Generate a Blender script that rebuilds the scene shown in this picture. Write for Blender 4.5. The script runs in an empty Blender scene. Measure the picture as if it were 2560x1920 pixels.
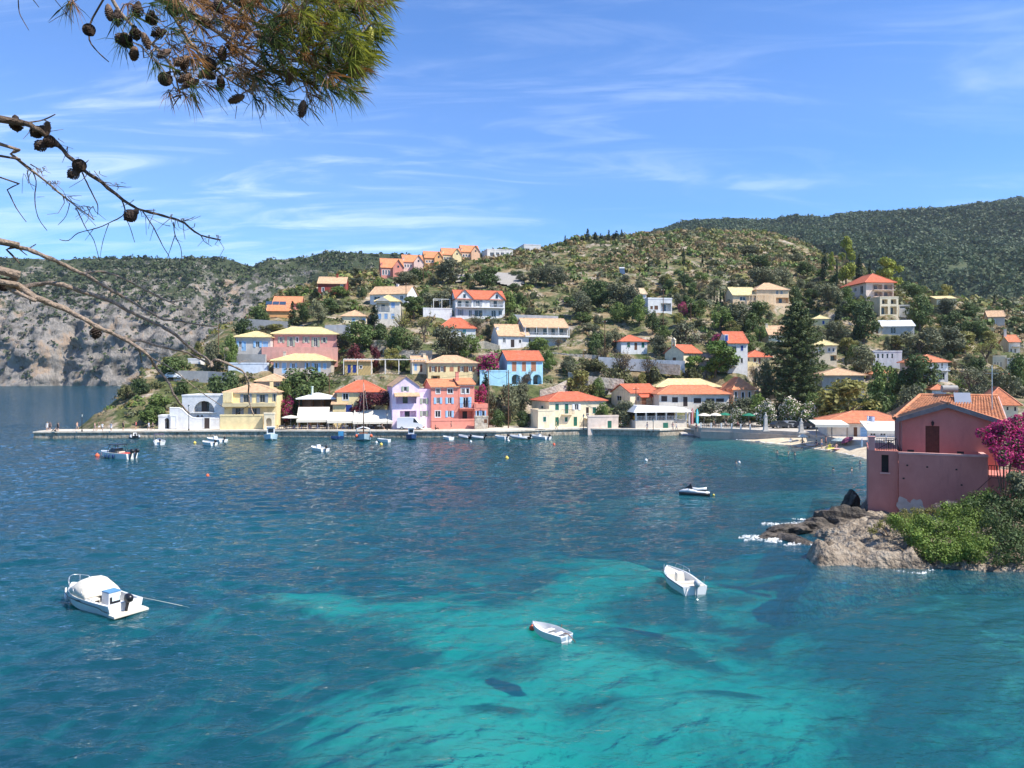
import bpy,math,random
import numpy as np
from mathutils import Vector,Matrix
R=math.radians
random.seed(7);RNG=np.random.default_rng(11)
sc=bpy.context.scene
# ------------------------------------------------------------------ camera
CZ,F,HX,HY=13.0,1900.0,1280.0,930.0  # eye height, focal length and horizon in photo pixels
cam=bpy.data.objects.new('camera',bpy.data.cameras.new('camera'))
sc.collection.objects.link(cam)
cam.location=(0,0,CZ);cam.rotation_euler=(R(90),0,0)
cam.data.sensor_width=36;cam.data.lens=36*F/2560
cam.data.shift_y=-30/2560;cam.data.clip_start=.1;cam.data.clip_end=30000
sc.camera=cam
# ------------------------------------------------------------------ sun, sky, exposure
SUNV=Vector((.92,-.39,0)).normalized();ELEV=R(52)
SUNV=Vector((SUNV.x*math.cos(ELEV),SUNV.y*math.cos(ELEV),math.sin(ELEV)))
sl=bpy.data.lights.new('sun','SUN');sl.energy=5.0;sl.angle=R(.53);sl.color=(1,.95,.87)
sun=bpy.data.objects.new('sun',sl);sc.collection.objects.link(sun)
sun.rotation_euler=(-SUNV).to_track_quat('-Z','Y').to_euler();sun.location=(60,-40,120)
w=bpy.data.worlds.new('World');sc.world=w;w.use_nodes=True
nt=w.node_tree;N=nt.nodes;L=nt.links
bg=N['Background'];bg.inputs['Strength'].default_value=.125
sky=N.new('ShaderNodeTexSky');sky.sky_type='NISHITA';sky.sun_disc=False
sky.sun_elevation=ELEV;sky.sun_rotation=math.atan2(SUNV.x,SUNV.y)
sky.air_density=1.0;sky.dust_density=.12;sky.ozone_density=4.0;sky.altitude=20
tc=N.new('ShaderNodeTexCoord');sp=N.new('ShaderNodeSeparateXYZ');L.new(tc.outputs['Generated'],sp.inputs[0])
def wm(op,a,b=None):
    n=N.new('ShaderNodeMath');n.operation=op
    for i,v in enumerate((a,b)):
        if v is None:continue
        if isinstance(v,(int,float)):n.inputs[i].default_value=v
        else:L.new(v,n.inputs[i])
    return n.outputs[0]
zz=wm('ADD',wm('MAXIMUM',sp.outputs['Z'],0.0),.16)
cx_,cy_=wm('DIVIDE',sp.outputs['X'],zz),wm('DIVIDE',sp.outputs['Y'],zz)
def wnoise(sx,sy,rot,scale,detail,dist,off):
    c=N.new('ShaderNodeCombineXYZ');L.new(cx_,c.inputs[0]);L.new(cy_,c.inputs[1]);c.inputs[2].default_value=off
    m=N.new('ShaderNodeMapping');m.inputs['Rotation'].default_value[2]=rot;m.inputs['Scale'].default_value=(sx,sy,1)
    L.new(c.outputs[0],m.inputs[0])
    t=N.new('ShaderNodeTexNoise');t.inputs['Scale'].default_value=scale;t.inputs['Detail'].default_value=detail
    t.inputs['Roughness'].default_value=.58;t.inputs['Distortion'].default_value=dist;L.new(m.outputs[0],t.inputs['Vector'])
    return t.outputs['Fac']
def wramp(v,a,b):
    r=N.new('ShaderNodeMapRange');r.interpolation_type='SMOOTHSTEP'
    r.inputs['From Min'].default_value=a;r.inputs['From Max'].default_value=b;L.new(v,r.inputs['Value'])
    return r.outputs[0]
streak=wramp(wnoise(.62,1.3,R(-14),1.15,6,1.1,3.1),.56,.80)
veil=wramp(wnoise(.35,.8,R(12),.55,2,.5,7.7),.36,.70)
fine=wramp(wnoise(.9,3.0,R(-14),1.6,6,1.4,1.3),.44,.76)
cl=wm('MULTIPLY',wm('ADD',wm('MULTIPLY',streak,.70),wm('MULTIPLY',fine,.55)),wm('ADD',wm('MULTIPLY',veil,.80),.03))
cl=wm('ADD',cl,wm('MULTIPLY',veil,.07))
cl=wm('MULTIPLY',wm('MINIMUM',cl,.8),wm('ADD',wm('MULTIPLY',wramp(sp.outputs['Z'],.05,.26),.75),.25))
mx=N.new('ShaderNodeMix');mx.data_type='RGBA'
tint=N.new('ShaderNodeMix');tint.data_type='RGBA';tint.blend_type='MULTIPLY';tint.inputs[0].default_value=1
tint.inputs[7].default_value=(.50,.79,1.15,1)
L.new(sky.outputs[0],tint.inputs[6])
L.new(cl,mx.inputs[0]);L.new(tint.outputs[2],mx.inputs[6]);mx.inputs[7].default_value=(7.2,7.9,8.8,1)
L.new(mx.outputs[2],bg.inputs['Color'])
sc.view_settings.view_transform='Standard';sc.view_settings.look='None'
sc.view_settings.exposure=.67;sc.view_settings.gamma=1
sc.render.engine='CYCLES';sc.cycles.max_bounces=6;sc.cycles.transparent_max_bounces=12
sc.cycles.use_denoising=True;sc.cycles.sample_clamp_indirect=6
sc.cycles.volume_bounces=0;sc.cycles.caustics_reflective=False;sc.cycles.caustics_refractive=False
# ------------------------------------------------------------------ pixel helpers (photo pixels, 2560 x 1920)
def P(px,py,Y):return Vector(((px-HX)*Y/F,Y,CZ+(HY-py)*Y/F))
def G(px,py,z=0.0):
    Y=(CZ-z)*F/(py-HY);return Vector(((px-HX)*Y/F,Y,z))
# ------------------------------------------------------------------ numpy noise
def _hash(ix,iy,s):
    h=(ix.astype(np.int64)*374761393+iy.astype(np.int64)*668265263+s*1442695041)&0x7fffffff
    h=((h ^(h>>13))*1274126177)&0x7fffffff
    return((h ^(h>>16))&0xffff)/65535.0
def vnoise(x,y,s=0):
    x=np.asarray(x,float);y=np.asarray(y,float)
    ix=np.floor(x);iy=np.floor(y);fx=x-ix;fy=y-iy
    fx=fx*fx*(3-2*fx);fy=fy*fy*(3-2*fy)
    a=_hash(ix,iy,s);b=_hash(ix+1,iy,s);c=_hash(ix,iy+1,s);d=_hash(ix+1,iy+1,s)
    return(a+(b-a)*fx)*(1-fy)+(c+(d-c)*fx)*fy
def fbm(x,y,o=4,s=0,g=.5):
    t=0;a=1;n=0
    for i in range(o):
        t=t+a*vnoise(x*2**i+17.3*i,y*2**i-9.1*i,s+i);n+=a;a*=g
    return t/n
def sstep(a,b,v):
    t=np.clip((v-a)/(b-a),0,1);return t*t*(3-2*t)
# ------------------------------------------------------------------ objects
COL=sc.collection
def link(o,parent=None):
    COL.objects.link(o)
    if parent is not None:o.parent=parent
    return o
def tag(o,label=None,cat=None,group=None,kind=None):
    if label:o['label']=label
    if cat:o['category']=cat
    if group:o['group']=group
    if kind:o['kind']=kind
    return o
def empty(name,loc,rz=0,label=None,cat=None,group=None):
    o=bpy.data.objects.new(name,None);o.location=loc;o.rotation_euler=(0,0,rz);o.empty_display_size=.3
    link(o);return tag(o,label,cat,group)
def copy_tree(o,parent=None):
    c=o.copy();COL.objects.link(c);c.parent=parent
    for ch in list(o.children):copy_tree(ch,c)
    return c
def mesh_np(name,v,f,mats=(),parent=None,smooth=False,midx=None):
    """v (n,3); f list of int arrays (m,3)/(m,4)"""
    if isinstance(f,np.ndarray):f=[f]
    me=bpy.data.meshes.new(name);v=np.asarray(v,np.float32)
    me.vertices.add(len(v));me.vertices.foreach_set('co',v.ravel())
    li=np.concatenate([a.ravel()for a in f]).astype(np.int32)
    cnt=np.concatenate([np.full(len(a),a.shape[1])for a in f]).astype(np.int32)
    st=np.concatenate([[0],np.cumsum(cnt)[:-1]]).astype(np.int32)
    me.loops.add(len(li));me.loops.foreach_set('vertex_index',li)
    me.polygons.add(len(cnt));me.polygons.foreach_set('loop_start',st);me.polygons.foreach_set('loop_total',cnt)
    if smooth:me.polygons.foreach_set('use_smooth',np.ones(len(cnt),bool))
    for m in(mats if isinstance(mats,(list,tuple))else[mats]):me.materials.append(m)
    if midx is not None:me.polygons.foreach_set('material_index',np.asarray(midx,np.int32))
    me.update(calc_edges=True);me.validate()
    o=bpy.data.objects.new(name,me);return link(o,parent)
class MB:
    def __init__(s):s.v=[];s.f=[];s.m=[];s.cur=0
    def face(s,*i):s.f.append(tuple(i));s.m.append(s.cur)
    def poly(s,pts):
        n=len(s.v);s.v+=[tuple(p)for p in pts];s.face(*range(n,n+len(pts)));return s
    def box(s,x0,y0,z0,x1,y1,z1):
        n=len(s.v)
        s.v+=[(x0,y0,z0),(x1,y0,z0),(x1,y1,z0),(x0,y1,z0),(x0,y0,z1),(x1,y0,z1),(x1,y1,z1),(x0,y1,z1)]
        for q in((0,3,2,1),(4,5,6,7),(0,1,5,4),(1,2,6,5),(2,3,7,6),(3,0,4,7)):s.face(*[n+i for i in q])
        return s
    def hull(s,lo,hi):
        """prism between two equal-length rings"""
        n=len(s.v);k=len(lo);s.v+=[tuple(p)for p in lo]+[tuple(p)for p in hi]
        s.face(*[n+i for i in range(k)][::-1]);s.face(*[n+k+i for i in range(k)])
        for i in range(k):j=(i+1)%k;s.face(n+i,n+j,n+k+j,n+k+i)
        return s
    def rings(s,rs,cap=True):
        n=len(s.v);k=len(rs[0])
        for r in rs:s.v+=[tuple(p)for p in r]
        for a in range(len(rs)-1):
            for i in range(k):
                j=(i+1)%k;s.face(n+a*k+i,n+a*k+j,n+(a+1)*k+j,n+(a+1)*k+i)
        if cap:
            s.face(*[n+i for i in range(k)][::-1]);s.face(*[n+(len(rs)-1)*k+i for i in range(k)])
        return s
    def tube(s,pts,r,k=6,cap=True):
        pts=[Vector(p)for p in pts];rr=r if isinstance(r,(list,tuple))else[r]*len(pts);rs=[]
        u=None
        for i,p in enumerate(pts):
            t=(pts[min(i+1,len(pts)-1)]-pts[max(i-1,0)])
            t=t.normalized()if t.length>1e-9 else Vector((0,0,1))
            if u is None:u=t.orthogonal().normalized()
            u=(u-t*u.dot(t));u=u.normalized()if u.length>1e-6 else t.orthogonal().normalized()
            w_=t.cross(u)
            rs.append([p+(u*math.cos(2*math.pi*a/k)+w_*math.sin(2*math.pi*a/k))*rr[i]for a in range(k)])
        return s.rings(rs,cap)
    def lathe(s,prof,c=(0,0,0),k=12):
        return s.rings([[(c[0]+r*math.cos(2*math.pi*a/k),c[1]+r*math.sin(2*math.pi*a/k),c[2]+z)for a in range(k)]for r,z in prof])
    def build(s,name,mats,parent=None,smooth=False):
        me=bpy.data.meshes.new(name);me.from_pydata(s.v,[],s.f)
        for m in(mats if isinstance(mats,(list,tuple))else[mats]):me.materials.append(m)
        if any(s.m):me.polygons.foreach_set('material_index',s.m)
        if smooth:me.polygons.foreach_set('use_smooth',[True]*len(me.polygons))
        me.update();return link(bpy.data.objects.new(name,me),parent)
# ------------------------------------------------------------------ materials
MATS={}
def nodes_of(name):
    m=bpy.data.materials.new(name);m.use_nodes=True;return m,m.node_tree.nodes,m.node_tree.links,m.node_tree.nodes['Principled BSDF']
def mat(name,col,rough=.8,var=.12,scale=1.5,bump=0,bscale=20,metal=0,spec=.3,tr=0,stain=0):
    if name in MATS:return MATS[name]
    m,n,l,b=nodes_of(name);b.inputs['Roughness'].default_value=rough;b.inputs['Metallic'].default_value=metal
    b.inputs['Specular IOR Level'].default_value=spec
    g=n.new('ShaderNodeNewGeometry')
    if var:
        t=n.new('ShaderNodeTexNoise');t.inputs['Scale'].default_value=scale;t.inputs['Detail'].default_value=5;t.inputs['Roughness'].default_value=.65
        l.new(g.outputs['Position'],t.inputs['Vector'])
        r=n.new('ShaderNodeMapRange');r.inputs['From Min'].default_value=.25;r.inputs['From Max'].default_value=.75
        r.inputs['To Min'].default_value=1-var;r.inputs['To Max'].default_value=1+var;l.new(t.outputs['Fac'],r.inputs['Value'])
        x=n.new('ShaderNodeMix');x.data_type='RGBA';x.blend_type='MULTIPLY';x.inputs[0].default_value=1;x.inputs[6].default_value=(*col,1)
        l.new(r.outputs[0],x.inputs[7]);last=x.outputs[2]
        if stain:
            mp=n.new('ShaderNodeMapping');mp.inputs['Scale'].default_value=(1,1,.25);l.new(g.outputs['Position'],mp.inputs[0])
            t2=n.new('ShaderNodeTexNoise');t2.inputs['Scale'].default_value=.9;t2.inputs['Detail'].default_value=6;l.new(mp.outputs[0],t2.inputs['Vector'])
            r2=n.new('ShaderNodeMapRange');r2.inputs['From Min'].default_value=.5;r2.inputs['From Max'].default_value=.8;r2.inputs['To Max'].default_value=stain
            l.new(t2.outputs['Fac'],r2.inputs['Value'])
            y=n.new('ShaderNodeMix');y.data_type='RGBA';l.new(r2.outputs[0],y.inputs[0]);l.new(last,y.inputs[6]);y.inputs[7].default_value=(.22,.19,.16,1);last=y.outputs[2]
        l.new(last,b.inputs['Base Color'])
    else:b.inputs['Base Color'].default_value=(*col,1)
    if bump:
        t=n.new('ShaderNodeTexNoise');t.inputs['Scale'].default_value=bscale;t.inputs['Detail'].default_value=6;l.new(g.outputs['Position'],t.inputs['Vector'])
        bp=n.new('ShaderNodeBump');bp.inputs['Strength'].default_value=bump;bp.inputs['Distance'].default_value=.1;l.new(t.outputs['Fac'],bp.inputs['Height']);l.new(bp.outputs[0],b.inputs['Normal'])
    if tr:
        o=n['Material Output'];td=n.new('ShaderNodeBsdfTranslucent');td.inputs[0].default_value=(*[min(1,c*1.5)for c in col],1)
        ms=n.new('ShaderNodeMixShader');ms.inputs[0].default_value=tr;l.new(b.outputs[0],ms.inputs[1]);l.new(td.outputs[0],ms.inputs[2]);l.new(ms.outputs[0],o.inputs['Surface'])
    MATS[name]=m;return m
def mat_multi(name,cols,scale,rough=.9,detail=8,bump=.5,bscale=3,bdist=.3,sharp=.12,dist=0,zs=1):
    """several colours chosen by noise: cols = [(position, rgb)...]"""
    m,n,l,b=nodes_of(name);b.inputs['Roughness'].default_value=rough;b.inputs['Specular IOR Level'].default_value=.15
    g=n.new('ShaderNodeNewGeometry');mp=n.new('ShaderNodeMapping');mp.inputs['Scale'].default_value=(1,1,zs);l.new(g.outputs['Position'],mp.inputs[0])
    t=n.new('ShaderNodeTexNoise');t.inputs['Scale'].default_value=scale;t.inputs['Detail'].default_value=detail;t.inputs['Roughness'].default_value=.68;t.inputs['Distortion'].default_value=dist
    l.new(mp.outputs[0],t.inputs['Vector'])
    c=n.new('ShaderNodeValToRGB');e=c.color_ramp.elements
    while len(e)<len(cols):e.new(.5)
    for i,(p,rgb)in enumerate(cols):e[i].position=p;e[i].color=(*rgb,1)
    l.new(t.outputs['Fac'],c.inputs[0]);l.new(c.outputs[0],b.inputs['Base Color'])
    if bump:
        t2=n.new('ShaderNodeTexNoise');t2.inputs['Scale'].default_value=bscale;t2.inputs['Detail'].default_value=8;l.new(mp.outputs[0],t2.inputs['Vector'])
        bp=n.new('ShaderNodeBump');bp.inputs['Strength'].default_value=bump;bp.inputs['Distance'].default_value=bdist;l.new(t2.outputs['Fac'],bp.inputs['Height']);l.new(bp.outputs[0],b.inputs['Normal'])
    MATS[name]=m;return m
# ================================================================== SEA
def grid_faces(nr,nc):
    i=np.arange(nr*nc).reshape(nr,nc)
    return np.stack([i[:-1,:-1].ravel(),i[:-1,1:].ravel(),i[1:,1:].ravel(),i[1:,:-1].ravel()],1)
ys=[7.0]
while ys[-1]<190:ys.append(ys[-1]*1.0048)
ys=np.array(ys+[200,240,300,400,600,900,1500,3000,6000.])
us=np.concatenate([[-8,-4,-2,-1.3,-1],np.linspace(-.82,.82,600),[1,1.3,2,4,8]])
YY,UU=np.meshgrid(ys,us,indexing='ij');XX=np.clip(YY*UU,-3600,3600)
ZW=np.zeros_like(XX);rg=np.random.default_rng(5)
for k in range(60):
    lam=.36*(3.6/.36)**rg.random();a=R(-80)+rg.normal()*R(30)
    kx,ky=math.cos(a)*2*math.pi/lam,math.sin(a)*2*math.pi/lam;ph=rg.random()*6.28
    amp=.0058*lam**.95*np.clip(lam/(YY*.0048*3.0)-.3,0,1)
    s_=np.sin(kx*XX+ky*YY+ph);ZW+=amp*(s_+.25*np.cos(2*(kx*XX+ky*YY+ph)))
calm=.55+.45*sstep(-.2,.25,-(UU-.05)+.25*(fbm(XX*.02,YY*.02,3,40)-.5))
ZW*=calm*(1-sstep(170,200,YY))*(1-sstep(.75,1,abs(UU)))
def water_mat():
    m,n,l,b=nodes_of('sea_water');o=n['Material Output'];n.remove(b)
    g=n.new('ShaderNodeNewGeometry')
    def nz(sx,sy,rot,scale,det):
        mp=n.new('ShaderNodeMapping');mp.inputs['Scale'].default_value=(sx,sy,1);mp.inputs['Rotation'].default_value[2]=rot;l.new(g.outputs['Position'],mp.inputs[0])
        t=n.new('ShaderNodeTexNoise');t.inputs['Scale'].default_value=scale;t.inputs['Detail'].default_value=det;t.inputs['Roughness'].default_value=.6;t.inputs['Distortion'].default_value=.4
        l.new(mp.outputs[0],t.inputs['Vector']);return t.outputs['Fac']
    h1,h2=nz(.55,1.2,R(10),1.0,4),nz(.7,1.3,R(-14),3.2,3)
    ad=n.new('ShaderNodeMath');ad.operation='MULTIPLY_ADD';l.new(h2,ad.inputs[0]);ad.inputs[1].default_value=.40;l.new(h1,ad.inputs[2])
    bp=n.new('ShaderNodeBump');bp.inputs['Strength'].default_value=1;bp.inputs['Distance'].default_value=.15;l.new(ad.outputs[0],bp.inputs['Height'])
    sx_=n.new('ShaderNodeSeparateXYZ');l.new(g.outputs['Position'],sx_.inputs[0]);mr=n.new('ShaderNodeMapRange');mr.inputs['From Min'].default_value=150;mr.inputs['From Max'].default_value=300;mr.inputs['To Min'].default_value=.15;mr.inputs['To Max'].default_value=.3;l.new(sx_.outputs['Y'],mr.inputs['Value']);l.new(mr.outputs[0],bp.inputs['Distance'])  # open sea outside the bay is choppier
    nc=n.new('ShaderNodeTexNoise');nc.inputs['Scale'].default_value=1.4;nc.inputs['Detail'].default_value=2;l.new(g.outputs['Position'],nc.inputs['Vector'])
    def vm(op,a,b=None,s=None):
        v=n.new('ShaderNodeVectorMath');v.operation=op;l.new(a,v.inputs[0])
        if b is not None:(l.new(b,v.inputs[1])if not isinstance(b,tuple)else setattr(v.inputs[1],'default_value',b))
        if s is not None:l.new(s,v.inputs['Scale'])
        return v.outputs[0]
    kr=n.new('ShaderNodeMapRange');kr.inputs['From Min'].default_value=40;kr.inputs['From Max'].default_value=320;kr.inputs['To Max'].default_value=1.7;l.new(sx_.outputs['Y'],kr.inputs['Value'])
    WN=vm('NORMALIZE',vm('ADD',bp.outputs[0],vm('SCALE',vm('MULTIPLY',vm('SUBTRACT',nc.outputs['Color'],(.5,.5,.5)),(1,1,0)),None,kr.outputs[0])))
    fr=n.new('ShaderNodeFresnel');fr.inputs['IOR'].default_value=1.33;l.new(WN,fr.inputs['Normal'])
    gl=n.new('ShaderNodeBsdfGlossy');gl.inputs['Roughness'].default_value=.06;l.new(WN,gl.inputs['Normal'])
    df=n.new('ShaderNodeBsdfDiffuse');df.inputs['Color'].default_value=(.012,.105,.155,1);l.new(bp.outputs[0],df.inputs['Normal'])
    tp=n.new('ShaderNodeBsdfTransparent');tp.inputs[0].default_value=(1,1,1,1)
    m1=n.new('ShaderNodeMixShader');m1.inputs[0].default_value=.56;l.new(df.outputs[0],m1.inputs[1]);l.new(tp.outputs[0],m1.inputs[2])
    m2=n.new('ShaderNodeMixShader');l.new(fr.outputs[0],m2.inputs[0]);l.new(m1.outputs[0],m2.inputs[1]);l.new(gl.outputs[0],m2.inputs[2])
    l.new(m2.outputs[0],o.inputs['Surface'])
    va=n.new('ShaderNodeVolumeAbsorption');va.inputs['Color'].default_value=(.0,.87,.88,1);va.inputs['Density'].default_value=.34
    l.new(va.outputs[0],o.inputs['Volume']);return m
sea=mesh_np('sea',np.stack([XX,YY,ZW],-1).reshape(-1,3),grid_faces(*XX.shape),water_mat(),smooth=True)
tag(sea,kind='structure')
# ------------------------------------------------------------------ sea bed: sand, weed meadows, depth
def proj(X,Y,Z):return HX+F*X/Y,HY-F*(Z-CZ)/Y
bx=np.concatenate([np.linspace(-1200,-180,12),np.arange(-170,170,1.25),np.linspace(180,1500,12)])
by=np.concatenate([np.arange(2,172,1.0),np.linspace(180,6000,25)])
BY,BX=np.meshgrid(by,bx,indexing='ij')
qx,qy=proj(BX,np.maximum(BY,5),-4.0)
q0x,q0y=qx,qy;qx=qx+160*(fbm(BX*.05,BY*.05,4,3)-.5)*(45/np.maximum(BY,20))*2;qy=qy+120*(fbm(BX*.06,BY*.06,4,9)-.5)*(45/np.maximum(BY,20))*2
def blob(cx,cy,rx,ry,soft=.85):return 1-sstep(1-soft,1+soft,np.hypot((qx-cx)/rx,(qy-cy)/ry))
turq=np.max([blob(1000,1910,540,330),blob(1080,1570,470,150),blob(1400,1720,400,150),blob(700,1530,360,85),blob(1480,1480,300,100),blob(1600,1860,380,150)],0)
depth=8.0-5.6*turq+3*sstep(700,-200,qx)
depth=np.where(qy<1330,depth-3.0*sstep(1330,1180,qy)*sstep(900,1700,qx),depth)
depth-=np.maximum(depth-1.5,0)*blob(2420,1660,560,400)
shore=sstep(1215,1120,qy)*sstep(1250,1900,qx);depth=depth*(1-shore)+1.3*shore
# beach toe: rises to the sand
depth+=1.0*(fbm(BX*.12,BY*.12,4,21)-.5)
weed=np.max([blob(520,1690,420,150),blob(150,1860,420,200),blob(1120,1480,230,52),blob(1900,1600,420,110)*.8,blob(1520,1660,200,40)*.6,blob(1720,1810,100,14)*.7,blob(1560,1300,700,60)*.8,blob(1800,1270,300,40),blob(640,1400,500,60)*.7,blob(330,1560,300,60),blob(960,1660,90,22)*.8,blob(1420,1830,110,22)*.8,blob(820,1820,120,30)*.8,blob(1130,1850,80,16)*.7,blob(1640,1700,150,26)],0)
weed=np.maximum(weed,.6*(1-sstep(.2,1.4,np.hypot((q0x-1270)/190,(q0y-1705)/60))));wn=fbm(BX*.35,BY*.35,4,33);weed=np.clip(weed*(.35+1.3*sstep(.34,.56,wn)),0,1)  # dark weed patch invented here so the dinghy's cast shadow blends into the bed
weed=np.maximum(weed,.75*sstep(.56,.66,fbm(BX*.16,BY*.2,4,51))*sstep(1380,1480,qy)*(1-.7*blob(1080,1800,420,250))*(1-.8*blob(1750,1830,380,130))*(1-sstep(1750,2050,qx)));weed=np.maximum(weed,sstep(1800,2120,qx)*sstep(1400,1480,qy)*((.62+.4*sstep(.35,.65,fbm(BX*.3,BY*.3,4,57)))))
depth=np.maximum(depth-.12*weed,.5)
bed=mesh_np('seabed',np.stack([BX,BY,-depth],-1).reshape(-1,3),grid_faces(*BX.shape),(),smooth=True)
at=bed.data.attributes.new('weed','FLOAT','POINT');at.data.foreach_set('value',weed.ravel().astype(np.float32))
m,n,l,b=nodes_of('seabed_sand_and_weed');b.inputs['Roughness'].default_value=1;b.inputs['Specular IOR Level'].default_value=0
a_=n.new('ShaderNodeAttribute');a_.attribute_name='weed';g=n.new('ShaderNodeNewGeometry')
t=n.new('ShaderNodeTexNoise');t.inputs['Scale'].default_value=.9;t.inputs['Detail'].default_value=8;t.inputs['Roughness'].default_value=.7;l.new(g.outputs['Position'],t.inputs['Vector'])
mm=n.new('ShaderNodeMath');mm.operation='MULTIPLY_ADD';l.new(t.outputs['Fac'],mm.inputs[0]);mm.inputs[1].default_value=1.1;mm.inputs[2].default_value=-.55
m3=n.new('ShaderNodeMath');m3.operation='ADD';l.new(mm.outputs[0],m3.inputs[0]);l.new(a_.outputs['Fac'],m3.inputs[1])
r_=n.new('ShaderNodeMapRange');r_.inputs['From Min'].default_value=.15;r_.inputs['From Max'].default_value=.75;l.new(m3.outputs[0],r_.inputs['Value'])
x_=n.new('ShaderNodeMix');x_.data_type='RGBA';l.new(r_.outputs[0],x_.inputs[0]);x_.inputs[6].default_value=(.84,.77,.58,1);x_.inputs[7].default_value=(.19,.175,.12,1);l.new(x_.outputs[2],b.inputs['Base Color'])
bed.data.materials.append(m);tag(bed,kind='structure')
# ================================================================== LAND: village hill as columns of (depth, height) under photo columns
COLS={
 -400:[(150,-6),(400,-6)],120:[(150,-6),(400,-6)],
 190:[(155,-4),(163,-.6),(170,.4),(178,-3),(400,-6)],
 240:[(153,-3),(158,.6),(165,2.2),(172,3.6),(182,1),(195,-6),(400,-6)],
 300:[(153,-1),(158,1.2),(166,4.2),(178,6.6),(195,3),(215,-6),(400,-8)],
 360:[(154,-1),(159,1.2),(166,4.6),(175,9),(185,12.6),(200,13.5),(225,5),(250,-6),(420,-8)],
 440:[(156,-1),(160,1.2),(168,5),(176,9),(186,13.5),(196,16.8),(215,18),(240,10),(270,-6),(420,-8)],
 560:[(156,-1),(163,1.2),(170,4.5),(177,9),(186,13),(200,18),(215,23),(230,27),(260,20),(300,0),(450,-8)],
 700:[(156,-1),(163,1.2),(172,6),(182,11.5),(193,16),(205,21),(222,28.5),(240,35.5),(255,40),(280,38),(330,10),(450,-6)],
 850:[(156,-1),(163,1.2),(172,6),(180,11),(193,16.5),(205,22),(222,29),(240,35.5),(258,42),(277,47.5),(300,50),(350,30),(450,0)],
 1000:[(156,-1),(163,1.2),(172,6),(180,10.5),(193,16),(208,22),(222,28),(240,34.5),(262,43.5),(277,47),(300,53.5),(322,57),(350,52),(450,20)],
 1150:[(156,-1),(164,1.2),(172,5),(180,10.5),(193,15.5),(206,20),(225,28.5),(255,40),(290,52),(312,58),(332,62.5),(346,65),(380,60),(450,40)],
 1300:[(156,-1),(164,1.2),(170,3.5),(180,9.6),(195,15.5),(207,19.3),(225,28),(255,39),(290,52),(330,64),(350,69),(400,65),(450,55)],
 1450:[(158,-1),(166,1.2),(174,5),(186,11.5),(200,17.5),(225,27.5),(255,39),(300,55),(340,69),(370,77.5),(420,74),(450,70)],
 1600:[(158,-1),(170,1.4),(180,7),(190,12.5),(200,17.2),(225,28),(255,39),(300,56.5),(345,72.5),(385,83),(440,80),(450,78)],
 1750:[(160,-1),(172,1.8),(180,6),(190,13.5),(205,20),(235,33),(265,43),(300,56.5),(350,75.5),(390,85.5),(450,82)],
 1900:[(143,-1),(148,1.5),(174,1.9),(182,9),(190,14),(205,21),(235,33.5),(265,43.5),(300,55.5),(350,74),(390,84),(450,80)],
 2000:[(135,-1),(141,1.6),(172,2),(182,7.5),(195,15),(215,24),(240,33.5),(265,42),(300,54),(350,69),(380,77.5),(450,73)],
 2100:[(122,-1),(129,1.6),(166,2),(180,8),(195,14.5),(215,23),(235,34),(255,41),(285,50),(320,59),(350,64),(400,60),(450,52)],
 2250:[(110,-1),(113,1.4),(160,2),(180,8.5),(195,13.5),(215,21.5),(235,30),(260,38),(290,45),(320,50),(370,45),(450,40)],
 2400:[(110,.5),(114,1.5),(155,2),(178,8.5),(195,13.5),(220,21.5),(250,30),(280,38),(310,42),(370,38),(450,38)],
 2600:[(110,1.5),(150,2),(170,6),(195,12),(220,18),(250,28),(290,37),(330,45),(400,50),(450,50)],
 3400:[(110,1.5),(150,2),(190,10),(250,28),(330,45),(450,55)]}
cu=np.array([(k-HX)/F for k in COLS]);KY=np.arange(110,452,2.0)
TAB=np.array([np.interp(KY,[p[0]for p in c],[p[1]for p in c])for c in COLS.values()])
def h_raw(X,Y):
    X=np.asarray(X,float);Y=np.asarray(Y,float)
    u=np.clip(X/Y,cu[0],cu[-1]-1e-6);i=np.clip(np.searchsorted(cu,u,'right')-1,0,len(cu)-2)
    t=(u-cu[i])/(cu[i+1]-cu[i]);t=t*t*(3-2*t)*.5+t*.5
    yf=np.clip((Y-KY[0])/2,0,len(KY)-1.001);j=yf.astype(int);fy=yf-j
    z=(TAB[i,j]*(1-fy)+TAB[i,j+1]*fy)*(1-t)+(TAB[i+1,j]*(1-fy)+TAB[i+1,j+1]*fy)*t
    k=sstep(2.5,8,z);return z+k*(3.4*(fbm(X*.06,Y*.06,4,2)-.5)+1.1*(fbm(X*.3,Y*.3,3,5)-.5))
PADS=[]  # (x, y, radius, z) flattened spots for houses
def h_land(X,Y):
    z=h_raw(X,Y);X=np.asarray(X,float);Y=np.asarray(Y,float)
    for(ax,ay,bx_,by_,hw,z0)in PADS:
        dx,dy=bx_-ax,by_-ay;q=max(dx*dx+dy*dy,1e-6)
        t=np.clip(((X-ax)*dx+(Y-ay)*dy)/q,0,1);d=np.hypot(X-ax-t*dx,Y-ay-t*dy)
        k=1-sstep(hw*.75,hw*1.35+1,d);z=z*(1-k)+z0*k
    return z
def ray_land(px,py,y0=156,y1=430):
    u,s=(px-HX)/F,(HY-py)/F;Y=np.arange(y0,y1,.5)
    hit=np.nonzero(CZ+s*Y<=h_raw(u*Y,Y))[0]
    Yh=Y[hit[0]]if len(hit)else y1
    return float(u*Yh),float(Yh)
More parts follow.
